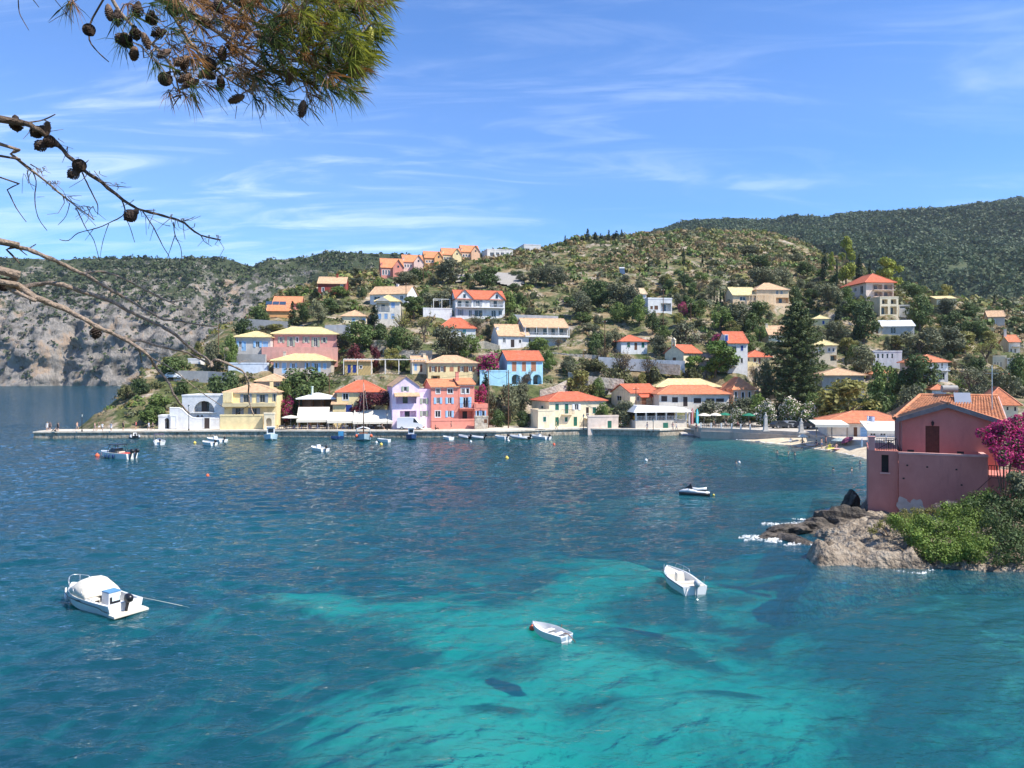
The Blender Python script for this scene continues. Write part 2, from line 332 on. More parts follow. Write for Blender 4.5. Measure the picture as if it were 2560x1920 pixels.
def land_mat():
    m,n,l,b=nodes_of('hillside_soil_rock_dry_grass');b.inputs['Roughness'].default_value=.95;b.inputs['Specular IOR Level'].default_value=.1
    g=n.new('ShaderNodeNewGeometry')
    def nz(sc_,det,rough=.65,d=0):
        t=n.new('ShaderNodeTexNoise');t.inputs['Scale'].default_value=sc_;t.inputs['Detail'].default_value=det;t.inputs['Roughness'].default_value=rough;t.inputs['Distortion'].default_value=d
        l.new(g.outputs['Position'],t.inputs['Vector']);return t.outputs['Fac']
    def ramp(v,els):
        c=n.new('ShaderNodeValToRGB');e=c.color_ramp.elements
        while len(e)<len(els):e.new(.5)
        for i,(p,rgb)in enumerate(els):e[i].position=p;e[i].color=(*rgb,1)
        l.new(v,c.inputs[0]);return c.outputs[0]
    def mix(f,a,c):
        x=n.new('ShaderNodeMix');x.data_type='RGBA';l.new(f,x.inputs[0]);l.new(a,x.inputs[6]);l.new(c,x.inputs[7]);return x.outputs[2]
    def rng_(v,a,c):
        r=n.new('ShaderNodeMapRange');r.inputs['From Min'].default_value=a;r.inputs['From Max'].default_value=c;l.new(v,r.inputs['Value']);return r.outputs[0]
    soil=ramp(nz(.35,6),[(.3,(.15,.11,.06)),(.48,(.24,.18,.10)),(.6,(.32,.25,.15)),(.75,(.27,.15,.085))])
    rock=ramp(nz(.9,6,.75),[(.28,(.13,.10,.08)),(.45,(.33,.27,.21)),(.62,(.50,.43,.34)),(.8,(.40,.31,.24))])
    green=ramp(nz(.6,4),[(.35,(.045,.06,.022)),(.55,(.10,.115,.045)),(.75,(.17,.16,.07))])
    c1=mix(rng_(nz(.12,5,.7,.6),.48,.58),soil,rock)
    c2=mix(rng_(nz(.16,6,.7),.43,.55),c1,green)
    l.new(c2,b.inputs['Base Color'])
    bp=n.new('ShaderNodeBump');bp.inputs['Strength'].default_value=.8;bp.inputs['Distance'].default_value=.6;l.new(nz(1.1,6,.7),bp.inputs['Height']);l.new(bp.outputs[0],b.inputs['Normal'])
    return m
LANDMAT=land_mat()
def build_land():
    gx=np.arange(-135,330,1.5);gy=np.arange(112,452,1.5);Yg,Xg=np.meshgrid(gy,gx,indexing='ij')
    Z=h_land(Xg,Yg)
    rough=sstep(1.5,5,Z)*(1-sstep(330,420,Yg))
    ridg=1-2*abs(fbm(Xg*.11,Yg*.11,4,61)-.5)
    steep=sstep(0,6,30-Z)*(Xg<-55)
    Z=Z+rough*(.9*(ridg-.75)+steep*2.2*(1-2*abs(fbm(Xg*.16,Yg*.16,4,71)-.5)-.72))
    Z=quay_limit(Xg,Yg,Z)
    o=mesh_np('hillside',np.stack([Xg,Yg,Z],-1).reshape(-1,3),grid_faces(*Xg.shape),LANDMAT,smooth=True)
    return tag(o,kind='structure')
# ================================================================== far sea cliffs and the wooded mountain
def far_cliffs():
    sx=np.arange(-1150,330,3.0);tt=np.concatenate([np.linspace(0,.25,36),np.linspace(.26,1,110)])
    T,X=np.meshgrid(tt,sx,indexing='ij');pxc=HX+F*X/760
    brow=.26+.10*(fbm(X*.012,X*0+2,3,81)-.5)*2+.10*np.exp(-((pxc-260)/220)**2)
    top=np.interp(pxc,[-600,-100,0,200,330,460,520,570,650,750,850,950,1050,1300,1800],[640,648,651,645,648,645,650,652,641,632,633,636,643,680,760])
    Ytop=850+40*(fbm(X*.008,X*0,3,83)-.5);ztop=CZ+(HY-top)*Ytop/F
    k=T/brow;zc=np.where(k<1,.32*np.clip(k,0,1)**.9,.32+.68*(np.clip((T-brow)/(1-brow),0,1))**.92)
    yc=np.where(k<1,.10*np.clip(k,0,1),.10+.90*np.clip((T-brow)/(1-brow),0,1)**1.08)
    Y0=706+26*(fbm(X*.012,X*0+5,3,85)-.5)+14*np.exp(-((pxc-215)/25)**2)
    Z=-3+(ztop+3)*zc;Y=Y0+(Ytop-Y0)*yc
    gul=np.exp(-((pxc-(440+90*zc))/38.)**2)*sstep(.3,.55,zc)*26
    gul+=np.exp(-((pxc-(830-160*zc))/60.)**2)*sstep(.2,.6,zc)*14
    n1=fbm(X*.022,Z*.03+Y*.012,5,87);n2=1-2*abs(fbm(X*.05,Z*.045+Y*.02,5,91)-.5)
    n3=1-2*abs(fbm(X*.13,Z*.07+Y*.05,4,93)-.5)
    amp=.35+.65*(1-sstep(.75,.98,zc))
    Y=Y+gul-amp*(24*(n1-.5)+11*(n2-.6)+7*(n3-.6)+4*(vnoise(X*.22,Z*.035,95)-.5)*(1-sstep(.3,.6,zc)));Z=Z+amp*(5*(n2-.6)+2.5*(n3-.6))*sstep(.02,.2,zc)-gul*.15
    back=np.stack([X[-1],Y[-1]+700,Z[-1]-90],-1)
    v=np.concatenate([np.stack([X,Y,Z],-1).reshape(-1,3),back]);nr,nc=X.shape
    m,n,l,b=nodes_of('far_cliff_rock_and_scrub');b.inputs['Roughness'].default_value=1;b.inputs['Specular IOR Level'].default_value=.05
    g=n.new('ShaderNodeNewGeometry');sp_=n.new('ShaderNodeSeparateXYZ');l.new(g.outputs['Position'],sp_.inputs[0])
    def nz(s,det,rough=.7,zs=1):
        mp=n.new('ShaderNodeMapping');mp.inputs['Scale'].default_value=(1,1,zs);l.new(g.outputs['Position'],mp.inputs[0])
        t=n.new('ShaderNodeTexNoise');t.inputs['Scale'].default_value=s;t.inputs['Detail'].default_value=det;t.inputs['Roughness'].default_value=rough;l.new(mp.outputs[0],t.inputs['Vector']);return t.outputs['Fac']
    c=n.new('ShaderNodeValToRGB');e=c.color_ramp.elements
    for _ in range(3):e.new(.5)
    for i,(p,q)in enumerate([(.3,(.06,.055,.045)),(.42,(.165,.15,.13)),(.52,(.33,.30,.265)),(.62,(.40,.29,.20)),(.75,(.29,.26,.23))]):e[i].position=p;e[i].color=(*q,1)
    l.new(nz(.05,7,.75,.4),c.inputs[0])
    gr=n.new('ShaderNodeValToRGB');gr.color_ramp.elements[0].color=(.035,.05,.03,1);gr.color_ramp.elements[1].color=(.10,.12,.06,1);l.new(nz(.08,6),gr.inputs[0])
    hr=n.new('ShaderNodeMapRange');hr.inputs['From Min'].default_value=30;hr.inputs['From Max'].default_value=135;hr.inputs['To Min'].default_value=-.20;hr.inputs['To Max'].default_value=.12;l.new(sp_.outputs['Z'],hr.inputs['Value'])
    ad=n.new('ShaderNodeMath');l.new(nz(.06,8,.75),ad.inputs[0]);l.new(hr.outputs[0],ad.inputs[1])
    r=n.new('ShaderNodeMapRange');r.inputs['From Min'].default_value=.49;r.inputs['From Max'].default_value=.56;l.new(ad.outputs[0],r.inputs['Value'])
    x=n.new('ShaderNodeMix');x.data_type='RGBA';l.new(r.outputs[0],x.inputs[0]);l.new(c.outputs[0],x.inputs[6]);l.new(gr.outputs[0],x.inputs[7]);l.new(x.outputs[2],b.inputs['Base Color'])
    bp=n.new('ShaderNodeBump');bp.inputs['Strength'].default_value=1;bp.inputs['Distance'].default_value=5;l.new(nz(.16,7,.75,.5),bp.inputs['Height']);l.new(bp.outputs[0],b.inputs['Normal'])
    i=np.arange(nr*nc).reshape(nr,nc)[-1];j=nr*nc+np.arange(nc)
    bf=np.stack([i[:-1],i[1:],j[1:],j[:-1]],1)
    o=mesh_np('sea_cliffs',v,[grid_faces(nr,nc),bf],m,smooth=True);tag(o,kind='structure')
    return np.stack([X,Y,Z],-1),zc
CLIFF,CLIFFZ=far_cliffs()
def mtn_h(X,Y):
    px=HX+F*X/np.maximum(Y,1);ridge=np.interp(px,[1000,1350,1640,1720,1840,1960,2080,2200,2320,2440,2560,2900,3600],[920,760,588,571,560,566,560,549,533,519,506,480,470])
    Yr=1500.;zr=CZ+(HY-ridge)*Yr/F
    t=np.clip((Y-430)/(Yr-430),0,1.25);base=np.where(px<1500,-20,20)+(zr-np.where(px<1500,-20,20))*np.where(t<1,.18*t+.82*t**1.15,1-(t-1)*1.2)
    sp1=1-2*abs(fbm(X*.0045+Y*.0012,Y*.0016,4,101)-.5)
    return base+(70*(sp1-.62)+26*(fbm(X*.012,Y*.012,4,107)-.5))*sstep(0,.3,t)*sstep(1300,1700,px)*(1-.75*sstep(.8,1,t))
def mountain():
    gx=np.concatenate([np.arange(-500,100,30),np.arange(100,1500,9.0),np.arange(1500,3200,60)]);gy=np.concatenate([np.arange(430,1500,9.0),np.arange(1500,1850,25)])
    Yg,Xg=np.meshgrid(gy,gx,indexing='ij')
    m=mat_multi('mountain_forest_floor',[(.3,(.03,.045,.025)),(.5,(.06,.08,.038)),(.66,(.12,.13,.07)),(.8,(.34,.30,.23))],.02,bump=.6,bscale=.1,bdist=4)
    o=mesh_np('wooded_mountain',np.stack([Xg,Yg,mtn_h(Xg,Yg)],-1).reshape(-1,3),grid_faces(*Xg.shape),m,smooth=True);tag(o,kind='structure')
mountain()
# ================================================================== HOUSE KIT
def plaster(c):return mat('plaster_%02d_%02d_%02d'%tuple(int(x*99)for x in c),c,.88,.15,1.2,.15,14,stain=.42)
def paint(c):return mat('paint_%02d_%02d_%02d'%tuple(int(x*99)for x in c),c,.55,.08,3)
def roofm(c):
    k='roof_tiles_%02d_%02d_%02d'%tuple(int(x*99)for x in c)
    return mat(k,c,.85,.34,1.6,.8,5,stain=.34)
GLASS=mat('window_glass',(.02,.025,.03),.08,0,spec=.6);DARK=mat('dark_interior',(.035,.03,.028),.9,.2)
WHITE=mat('white_trim',(.68,.67,.64),.6,.06);IRON=mat('black_iron',(.02,.02,.022),.5,.1);WOOD=mat('brown_wood',(.13,.065,.035),.7,.25,3)
STONE=mat_multi('rubble_stone',[(.28,(.20,.17,.13)),(.45,(.42,.36,.28)),(.6,(.56,.50,.41)),(.78,(.36,.30,.23))],1.3,bump=.9,bscale=2.2,bdist=.25)
CONC=mat('weathered_concrete',(.46,.43,.39),.9,.2,.8,.4,6,stain=.3);CANVAS=mat('cream_canvas',(.74,.68,.56),.8,.06,2,tr=.08)
STEEL=mat('steel',(.5,.5,.5),.35,.05,metal=.8)
C=dict(white=(.70,.69,.67),cream=(.80,.68,.47),yellow=(.80,.64,.34),coral=(.72,.27,.20),lilac=(.78,.62,.74),blue=(.42,.70,.82),grey=(.52,.49,.45),peach=(.76,.46,.29),
         pink=(.57,.30,.255),dred=(.30,.055,.04),stone=(.55,.48,.41),pale=(.76,.69,.58),rose=(.76,.54,.45),ochre=(.60,.43,.18),warm=(.72,.58,.48),orange=(.74,.38,.16))
RC=dict(red=(.50,.125,.06),orange=(.53,.18,.085),peach=(.52,.33,.19),yellow=(.58,.46,.22),tan=(.50,.38,.24),salmon=(.56,.22,.10),white=(.8,.78,.74),sand=(.60,.48,.24))
SH=dict(blue=(.28,.45,.70),green=(.02,.13,.09),brown=(.16,.07,.035),grey=(.24,.27,.30),navy=(.025,.06,.28),sage=(.30,.36,.27),rust=(.50,.22,.12),teal=(.12,.38,.38),white=(.75,.75,.73),dark=(.05,.035,.03),sky=(.30,.52,.75))
class Facade:
    """the plane of a house front: turns photo pixels into metres along the wall and above its base"""
    def __init__(s,x0,yb,Y,rot):
        if 1067<=yb<=1078 and Y>140:yb=min(yb,1074);Y=(CZ-1.33)*F/(yb-HY)  # stands on the quay
        s.p=P(x0,yb,Y);s.r=R(rot);s.e=(math.cos(s.r),math.sin(s.r));s.n=(-math.sin(s.r),math.cos(s.r))
    def t(s,px):
        u=(px-HX)/F;return(u*s.p.y-s.p.x)/(s.e[0]-u*s.e[1])
    def z(s,py,t=0,d=0):return CZ+(HY-py)*(s.p.y+t*s.e[1]+d*s.n[1])/F-s.p.z
    def rect(s,xa,ya,xb,yb):
        a,b=s.t(xa),s.t(xb);m_=(a+b)/2;return a,s.z(yb,m_),b,s.z(ya,m_)
def cells(mb,W,z0,H,ops,place,dep=.14):
    xs=sorted({0,W,*[v for o in ops for v in(o[0],o[2])]});zs=sorted({z0,H,*[v for o in ops for v in(o[1],o[3])]})
    xs=[x for x in xs if-1e-6<=x<=W+1e-6];zs=[z for z in zs if z0-1e-6<=z<=H+1e-6]
    for i in range(len(xs)-1):
        for j in range(len(zs)-1):
            cx,cz=(xs[i]+xs[i+1])/2,(zs[j]+zs[j+1])/2
            if any(o[0]<cx<o[2]and o[1]<cz<o[3]for o in ops):continue
            mb.poly([place(xs[i],0,zs[j]),place(xs[i+1],0,zs[j]),place(xs[i+1],0,zs[j+1]),place(xs[i],0,zs[j+1])])
    for o in ops:
        d=o[4];a,b,c,e=o[:4]
        for q in(((a,b),(a,e)),((a,e),(c,e)),((c,e),(c,b)),((c,b),(a,b))):
            (x0,z0_),(x1,z1_)=q;mb.poly([place(x0,0,z0_),place(x1,0,z1_),place(x1,d,z1_),place(x0,d,z0_)])
        if o[5]:mb.poly([place(a,d,b),place(c,d,b),place(c,d,e),place(a,d,e)])
def bar(mb,place,x0,x1,y0,y1,z0,z1):
    c=[place(x,y,z)for z in(z0,z1)for x,y in((x0,y0),(x1,y0),(x1,y1),(x0,y1))]
    mb.hull(c[:4],c[4:])
def railing(mb,place,x0,x1,y,z0,z1,step=.22,post=.02):
    bar(mb,place,x0,x1,y-.025,y+.025,z1-.05,z1);bar(mb,place,x0,x1,y-.02,y+.02,z0+.06,z0+.1)
    n_=max(2,int((x1-x0)/step))
    for k in range(n_+1):
        x=x0+(x1-x0)*k/n_;bar(mb,place,x-post,x+post,y-post,y+post,z0,z1-.05)
def add_window(par,place,kind,a,b,c,e,col,frame):
    w_=c-a;fr=MB();t=min(.09,w_*.12)
    if kind in 'wsn':
        y0,y1=.04,.11
        for q in((a,a+t,b,e),(c-t,c,b,e),(a,c,b,b+t),(a,c,e-t,e)):bar(fr,place,q[0],q[1],y0,y1,q[2],q[3])
        if w_>.7:bar(fr,place,(a+c)/2-t/2,(a+c)/2+t/2,y0,y1,b,e)
        if kind=='w':
            s=.13
            for q in((a-s,a,b-s,e+s),(c,c+s,b-s,e+s),(a,c,b-s,b),(a,c,e,e+s)):bar(fr,place,q[0],q[1],-.035,.02,q[2],q[3])
        o=fr.build('window',frame,par)
        g=MB();g.poly([place(a,.09,b),place(c,.09,b),place(c,.09,e),place(a,.09,e)]);g.build('pane',GLASS,o)
        if kind=='s':
            for x0,x1 in((a-w_*.62,a-.02),(c+.02,c+w_*.62)):
                m_=MB();bar(m_,place,x0,x1,-.07,-.025,b-.03,e+.03);bar(m_,place,x0+.06,x1-.06,-.085,-.07,b+.06,e-.06);m_.build('shutter',paint(col),o)
    else:
        bar(fr,place,a,c,.03,.09,b,e);nm='door' if kind=='d' else 'shutter'
        o=fr.build(nm,paint(col),par);m_=MB()
        n_=max(2,int((e-b)/.45))
        for k in range(n_):bar(m_,place,a+w_*.14,c-w_*.14,.012,.03,b+(e-b)*(k+.15)/n_,b+(e-b)*(k+.85)/n_)
        m_.build('panel',paint(tuple(x*.85 for x in col)),o)
        if kind=='c':
            s=MB();q=.08
            for z in((a-q,a,b-q,e+q),(c,c+q,b-q,e+q),(a,c,b-q,b),(a,c,e,e+q)):bar(s,place,z[0],z[1],-.03,.02,z[2],z[3])
            s.build('frame',frame,o)
def roof_mesh(kind,W,D,H,rise,oh):
    mb=MB();cap=MB();th=.16
    def slab(ring):mb.hull([(p[0],p[1],p[2]-th)for p in ring],ring)
    if kind=='gx':
        s=rise/(D/2);og=.22
        for y0,y1 in((-oh,D/2),(D/2,D+oh)):
            z0=H+rise-abs(D/2-y0)*s;z1=H+rise-abs(D/2-y1)*s;slab([(-og,y0,z0+th),(W+og,y0,z0+th),(W+og,y1,z1+th),(-og,y1,z1+th)])
        cap.tube([(-og,D/2,H+rise+th),(W+og,D/2,H+rise+th)],.13,6)
        for x in(-og,W+og):cap.tube([(x,-oh,H+th-oh*s),(x,D/2,H+rise+th),(x,D+oh,H+th-oh*s)],.09,5)
    elif kind=='gy':
        s=rise/(W/2);og=.25
        for x0,x1 in((-oh,W/2),(W/2,W+oh)):
            z0=H+rise-abs(W/2-x0)*s;z1=H+rise-abs(W/2-x1)*s;slab([(x0,-og,z0+th),(x1,-og,z1+th),(x1,D+og,z1+th),(x0,D+og,z0+th)])
        cap.tube([(W/2,-og,H+rise+th),(W/2,D+og,H+rise+th)],.13,6)
    elif kind=='hip':
        k=min(W,D)/2*.92;lo=[(-oh,-oh,H),(W+oh,-oh,H),(W+oh,D+oh,H),(-oh,D+oh,H)]
        if W>=D:a,b=(k,D/2,H+rise),(W-k,D/2,H+rise)
        else:a,b=(W/2,k,H+rise),(W/2,D-k,H+rise)
        n=len(mb.v);mb.v+=[(p[0],p[1],p[2]-.12)for p in lo]+lo+[a,b]
        mb.face(n+3,n+2,n+1,n)
        for i in range(4):j=(i+1)%4;mb.face(n+i,n+j,n+4+j,n+4+i)
        A,B=n+8,n+9;q=[n+4+i for i in range(4)]
        if W>=D:mb.face(q[0],q[1],B,A);mb.face(q[1],q[2],B);mb.face(q[2],q[3],A,B);mb.face(q[3],q[0],A);hp=((0,a),(1,b),(2,b),(3,a))
        else:mb.face(q[0],q[1],A);mb.face(q[1],q[2],B,A);mb.face(q[2],q[3],B);mb.face(q[3],q[0],A,B);hp=((0,a),(1,a),(2,b),(3,b))
        for i,t in hp:cap.tube([lo[i],t],.11,5)
        cap.tube([a,b],.13,5)
    elif kind=='shed':
        slab([(-oh,-oh,H+th),(W+oh,-oh,H+th),(W+oh,D+oh,H+rise+th),(-oh,D+oh,H+rise+th)])
    else:
        mb.box(.22,.22,H-.15,W-.22,D-.22,H+.02)
        for q in((-.06,-.06,W+.06,.2),(-.06,D-.2,W+.06,D+.06),(-.06,.2,.2,D-.2),(W-.2,.2,W+.06,D-.2)):mb.box(q[0],q[1],H,q[2],q[3],H+max(rise,.35))
    return mb,(cap if cap.v else None)
HOUSES=[]
def house(label,x0,x1,yb,ye,Y,rot=14,D=8,roof='hip',yr=None,wall='white',rc='red',ops=(),left=(),sh='blue',frame=None,base=3.0,oh=.4,chim=(),cornice=True,cat='house',rise=None,name='house',group=None,wmat=None,yfix=True):
    f=Facade(x0,yb,Y,rot);W=f.t(x1);H=f.z(ye)
    if rise is None:rise=(f.z(yr,W/2,D/2)-H)if yr else .4
    if roof!='flat':rise=max(rise,.6)
    wm_=wmat or plaster(C[wall]);frame=frame or WHITE
    o=empty(name,f.p,f.r,label,cat,group)
    HOUSES.append((x0-12,(yr or ye)-6,x1+6,yb,f.p.y,label))
    cx,cy=f.p.x+f.n[0]*D/2,f.p.y+f.n[1]*D/2;q=min(D/2,W/2)
    PADS.append((cx+f.e[0]*q,cy+f.e[1]*q,cx+f.e[0]*(W-q),cy+f.e[1]*(W-q),D/2+1.2,f.p.z-.06))
    front=lambda x,y,z:(x,y,z)
    mb=MB();cut=[];todo=[]
    for op in ops:
        k=op[0];a,b,c,e=f.rect(*op[1:5]);col=SH[op[5]]if len(op)>5 else SH[sh]
        if k=='b':todo.append((k,a,b,c,e,col));continue
        a,c,e=max(a,.06),min(c,W-.06),min(e,H-.04)
        if c-a<.15 or e-b<.15:continue
        if k=='s':w_=c-a;a,c=a+w_*.27,c-w_*.27
        if k in 'oA':cut.append((a,b,c,e,1.5,True));todo.append((k,a,b,c,e,col))
        else:cut.append((a,b,c,e,.13,False));todo.append((k,a,b,c,e,col))
    cells(mb,W,-base,H,cut,front)
    lcut=[];ltodo=[];side=lambda x,y,z:(y,D-x,z)
    for op in left:  # fractions of the left side: (kind, u0, z0, u1, z1)
        k,a,b,c,e=op[:5];a,c=a*D,c*D;lcut.append((a,b*H,c,e*H,.13,False));ltodo.append((k,a,b*H,c,e*H,SH[op[5]]if len(op)>5 else SH[sh]))
    cells(mb,D,-base,H,lcut,side)
    mb.poly([(W,0,-base),(W,D,-base),(W,D,H),(W,0,H)]);mb.poly([(W,D,-base),(0,D,-base),(0,D,H),(W,D,H)])
    mb.poly([(0,0,H),(W,0,H),(W,D,H),(0,D,H)])
    if roof=='gx':
        for x in(0,W):mb.poly([(x,0,H),(x,D,H),(x,D/2,H+rise)])
    elif roof=='gy':
        for y in(0,D):mb.poly([(0,y,H),(W,y,H),(W/2,y,H+rise)])
    elif roof=='shed':
        mb.poly([(0,D,H),(W,D,H),(W,D,H+rise),(0,D,H+rise)])
        for x in(0,W):mb.poly([(x,0,H),(x,D,H),(x,D,H+rise)])
    for(k,a,b,c,e,col)in todo:
        if k=='A':  # arch: fill the corners above the curve
            r_=(c-a)/2;cz=max(e-r_,b+.1);rz=e-cz;nn=8
            for i in range(nn):
                t0,t1=math.pi*i/nn,math.pi*(i+1)/nn;p0=((a+c)/2-r_*math.cos(t0),cz+rz*math.sin(t0));p1=((a+c)/2-r_*math.cos(t1),cz+rz*math.sin(t1))
                mb.poly([(p0[0],0,p0[1]),(p1[0],0,p1[1]),(p1[0],0,e),(p0[0],0,e)]);mb.poly([(p0[0],0,p0[1]),(p1[0],0,p1[1]),(p1[0],.4,p1[1]),(p0[0],.4,p0[1])])
    mb.build('wall',wm_,o)
    rm,cap=roof_mesh(roof,W,D,H,rise,oh);rmat=roofm(RC[rc])if roof!='flat' else wm_
    ro=rm.build('roof',rmat,o)
    if cap:cap.build('ridge_tiles',roofm(tuple(min(.75,x*1.2+.04)for x in RC[rc])),ro)
    for(u,v,h)in chim:
        m_=MB();x,y=u*W,v*D;z=H+(rise*(1-abs(2*v-1))if roof in('gx','hip')else 0)-.3
        m_.box(x-.32,y-.32,z,x+.32,y+.32,z+h);m_.box(x-.4,y-.4,z+h,x+.4,y+.4,z+h+.12);m_.build('chimney',wm_,ro)
    if cornice and roof in('hip','gx'):
        m_=MB();m_.box(-.06,-.07,H-.3,W+.06,-.003,H-.13);m_.build('cornice',WHITE,o)
    for(k,a,b,c,e,col)in todo:
        if k in 'oA':
            m_=MB();n_=max(1,int((c-a)/2.2))
            for i in range(n_):
                x=a+(c-a)*(i+.5)/n_;m_.box(x-.5,1.42,b,x+.5,1.48,min(b+2.1,e-.2))
            m_.build('terrace_door',GLASS,o)
        elif k=='b':
            m_=MB();m_.box(a,-1.1,b-.15,c,-.004,b);bo=m_.build('balcony',wm_,o)
            m_=MB();railing(m_,front,a+.03,c-.03,-1.06,b,b+1.0,.3)
            for x in(a+.03,c-.03):m_.box(x-.02,-1.05,b+.95,x+.02,-.01,b+1)
            m_.build('railing',paint(col),bo)
        else:add_window(o,front,k,a,b,c,e,col,frame)
    for(k,a,b,c,e,col)in ltodo:add_window(o,side,k,a,b,c,e,col,frame)
    return o,f,W,H
def pergola(label,x0,x1,yt,yb,Y,rot,D,posts,colr=(.75,.72,.66),cover=None,name='pergola',slats=True,tilt=0,th=.14):
    f=Facade(x0,yb,Y,rot);W=f.t(x1);H=f.z(yt);o=empty(name,f.p,f.r,label,'pergola' if cover is None else 'awning');pm=paint(colr)
    for i in range(posts):
        x=.1+(W-.2)*i/max(1,posts-1)
        for y in((.1,)if tilt else(.1,D-.1)):MB().box(x-.08,y-.08,0,x+.08,y+.08,H).build('post',pm,o)
    m_=MB()
    if cover is not None:
        m_.hull([(-.15,-.2,H),(W+.15,-.2,H),(W+.15,D,H+tilt),(-.15,D,H+tilt)],[(-.15,-.2,H+th),(W+.15,-.2,H+th),(W+.15,D,H+tilt+th),(-.15,D,H+tilt+th)])
        c_=m_.build('canopy',cover,o)
        v=MB();v.box(-.15,-.23,H-.32,W+.15,-.2,H+th);v.build('valance',cover,c_)
    else:
        for y in(.1,D-.1):m_.box(0,y-.08,H,W,y+.08,H+.16)
        m_.build('beam',pm,o)
        if slats:
            n_=max(3,int(W/.7))
            for i in range(n_):MB().box(W*(i+.3)/n_,0,H+.162,W*(i+.3)/n_+.1,D,H+.25).build('slat',pm,o)
    PADS.append((f.p.x+f.e[0]*W*.2,f.p.y+f.n[1]*D/2,f.p.x+f.e[0]*W*.8,f.p.y+f.e[1]*W*.8+f.n[1]*D/2,D/2+.6,f.p.z-.04))
    return o,f,W,H
def garden_wall(label,pts,th=.45,m=None,name='retaining_wall',cat='wall',down=3.5):
    """pts: (px, py_top, Y); one wall following them"""
    q=[P(*p)for p in pts];m_=MB()
    for a,b in zip(q[:-1],q[1:]):
        d=Vector((b.x-a.x,b.y-a.y,0)).normalized();n_=Vector((-d.y,d.x,0))*th
        lo=[(a.x,a.y,a.z-down),(b.x,b.y,b.z-down),(b.x+n_.x,b.y+n_.y,b.z-down),(a.x+n_.x,a.y+n_.y,a.z-down)]
        hi=[(a.x,a.y,a.z),(b.x,b.y,b.z),(b.x+n_.x,b.y+n_.y,b.z),(a.x+n_.x,a.y+n_.y,a.z)];m_.hull(lo,hi)
    o=m_.build(name,m or STONE);return tag(o,label,cat)
# ================================================================== THE VILLAGE
# ---- waterfront row, left to right
o,f,W,H=house('low white house with a big arched loggia beside the yellow house',455,562,1071,991,163,2,9,'flat',wall='white',ops=[('A',484,1002,536,1030)],rise=.3,base=2)
_d=MB();a,b,c,e=f.rect(498,1004,511,1030);_d.box(a,1.3,b,c,1.4,e);_d.build('door',paint(SH['dark']),o)
_d=MB();railing(_d,lambda x,y,z:(x,y,z),f.t(484),f.t(536),.05,b,b+.9,.2);_d.build('railing',IRON,o)
_d=MB();_d.box(f.t(478),-.5,b-.2,f.t(541),-.004,b-.02);_d.build('balcony',plaster(C['white']),o)
for _x in(495,505):
    _d=MB();x=f.t(_x);_d.hull([(x-.35,-.03,b-1.0),(x+.35,-.03,b-1.0),(x,-.03,b-.55)],[(x-.35,-.006,b-1.0),(x+.35,-.006,b-1.0),(x,-.006,b-.55)]);_d.build('vent',DARK,o)
# its courtyard wall with a stepped, curving top
f=Facade(424,1073,159,8);o=empty('courtyard_wall',f.p,f.r,'white curving courtyard wall in front of the arched white house','wall')
top=[(424,1021),(448,1021),(455,1024),(462,1032),(470,1039),(480,1045),(492,1047),(510,1047),(548,1047)];ring=[(f.t(x),f.z(y,f.t(x)))for x,y in top]
_m=MB()
for(x0,z0),(x1,z1)in zip(ring[:-1],ring[1:]):_m.hull([(x0,0,-1.5),(x1,0,-1.5),(x1,.3,-1.5),(x0,.3,-1.5)],[(x0,0,z0),(x1,0,z1),(x1,.3,z1),(x0,.3,z0)])
_m.build('wall',plaster(C['white']),o);_m=MB();_m.tube([(x,.15,z+.04)for x,z in ring],.2,6);_m.build('coping',WHITE,o)
for(x0,y0,x1,y1,col,nm)in((511,1045,524,1071,SH['dark'],'door'),(429,1041,440,1071,SH['white'],'door')):
    a,b,c,e=f.rect(x0,y0,x1,y1);_m=MB();_m.box(a,-.05,b,c,-.004,e);d_=_m.build(nm,paint(col),o);_m=MB()
    for q in((a-.2,a),(c,c+.2)):_m.box(q[0],-.1,b,q[1],-.003,e+.15)
    _m.box(a,-.1,e,c,-.003,e+.15);_m.build('door_frame',WHITE,d_)
house('small white outbuilding with a dark arched doorway by the jetty',396,424,1073,1042,160,8,3,'flat',wall='white',ops=[('A',411,1045,423,1072)],rise=.15,base=1.5,cat='building',name='outbuilding')
o,f,W,H=house('yellow two-storey waterfront house with a peach hipped roof',561,692,1071,981,162,8,10,'hip',960,'yellow','peach',sh='grey',frame=paint((.2,.2,.2)),
      ops=[('s',601,986,629,1006),('s',642,986,670,1006),('s',581,1020,609,1040),('s',621,1020,650,1040),('s',682,985,690,1003)],chim=[(.85,.3,1.6)])
_m=MB();a,b,c,e=f.rect(560,1007,690,1016);_m.box(a,-1.6,b,c,-.004,e);_m.build('balcony',plaster((.60,.50,.30)),o)
_m=MB();a,b,c,e=f.rect(561,980,583,1006);_m.box(a,-1.3,b,c,-.005,e);_m.build('side_bay',plaster(C['yellow']),o)
house('plain yellow boundary wall with an arched gateway below the yellow house',550,657,1074,1041,158,8,.5,'flat',wall='yellow',rise=.12,base=1.5,cat='wall',name='boundary_wall')
house('cream gateway with a blind arch at the end of the yellow wall',660,686,1077,1036,157.5,8,.8,'flat',wall='cream',rise=.12,base=1.5,cat='gateway',name='gateway',ops=[('A',665,1045,679,1074)])
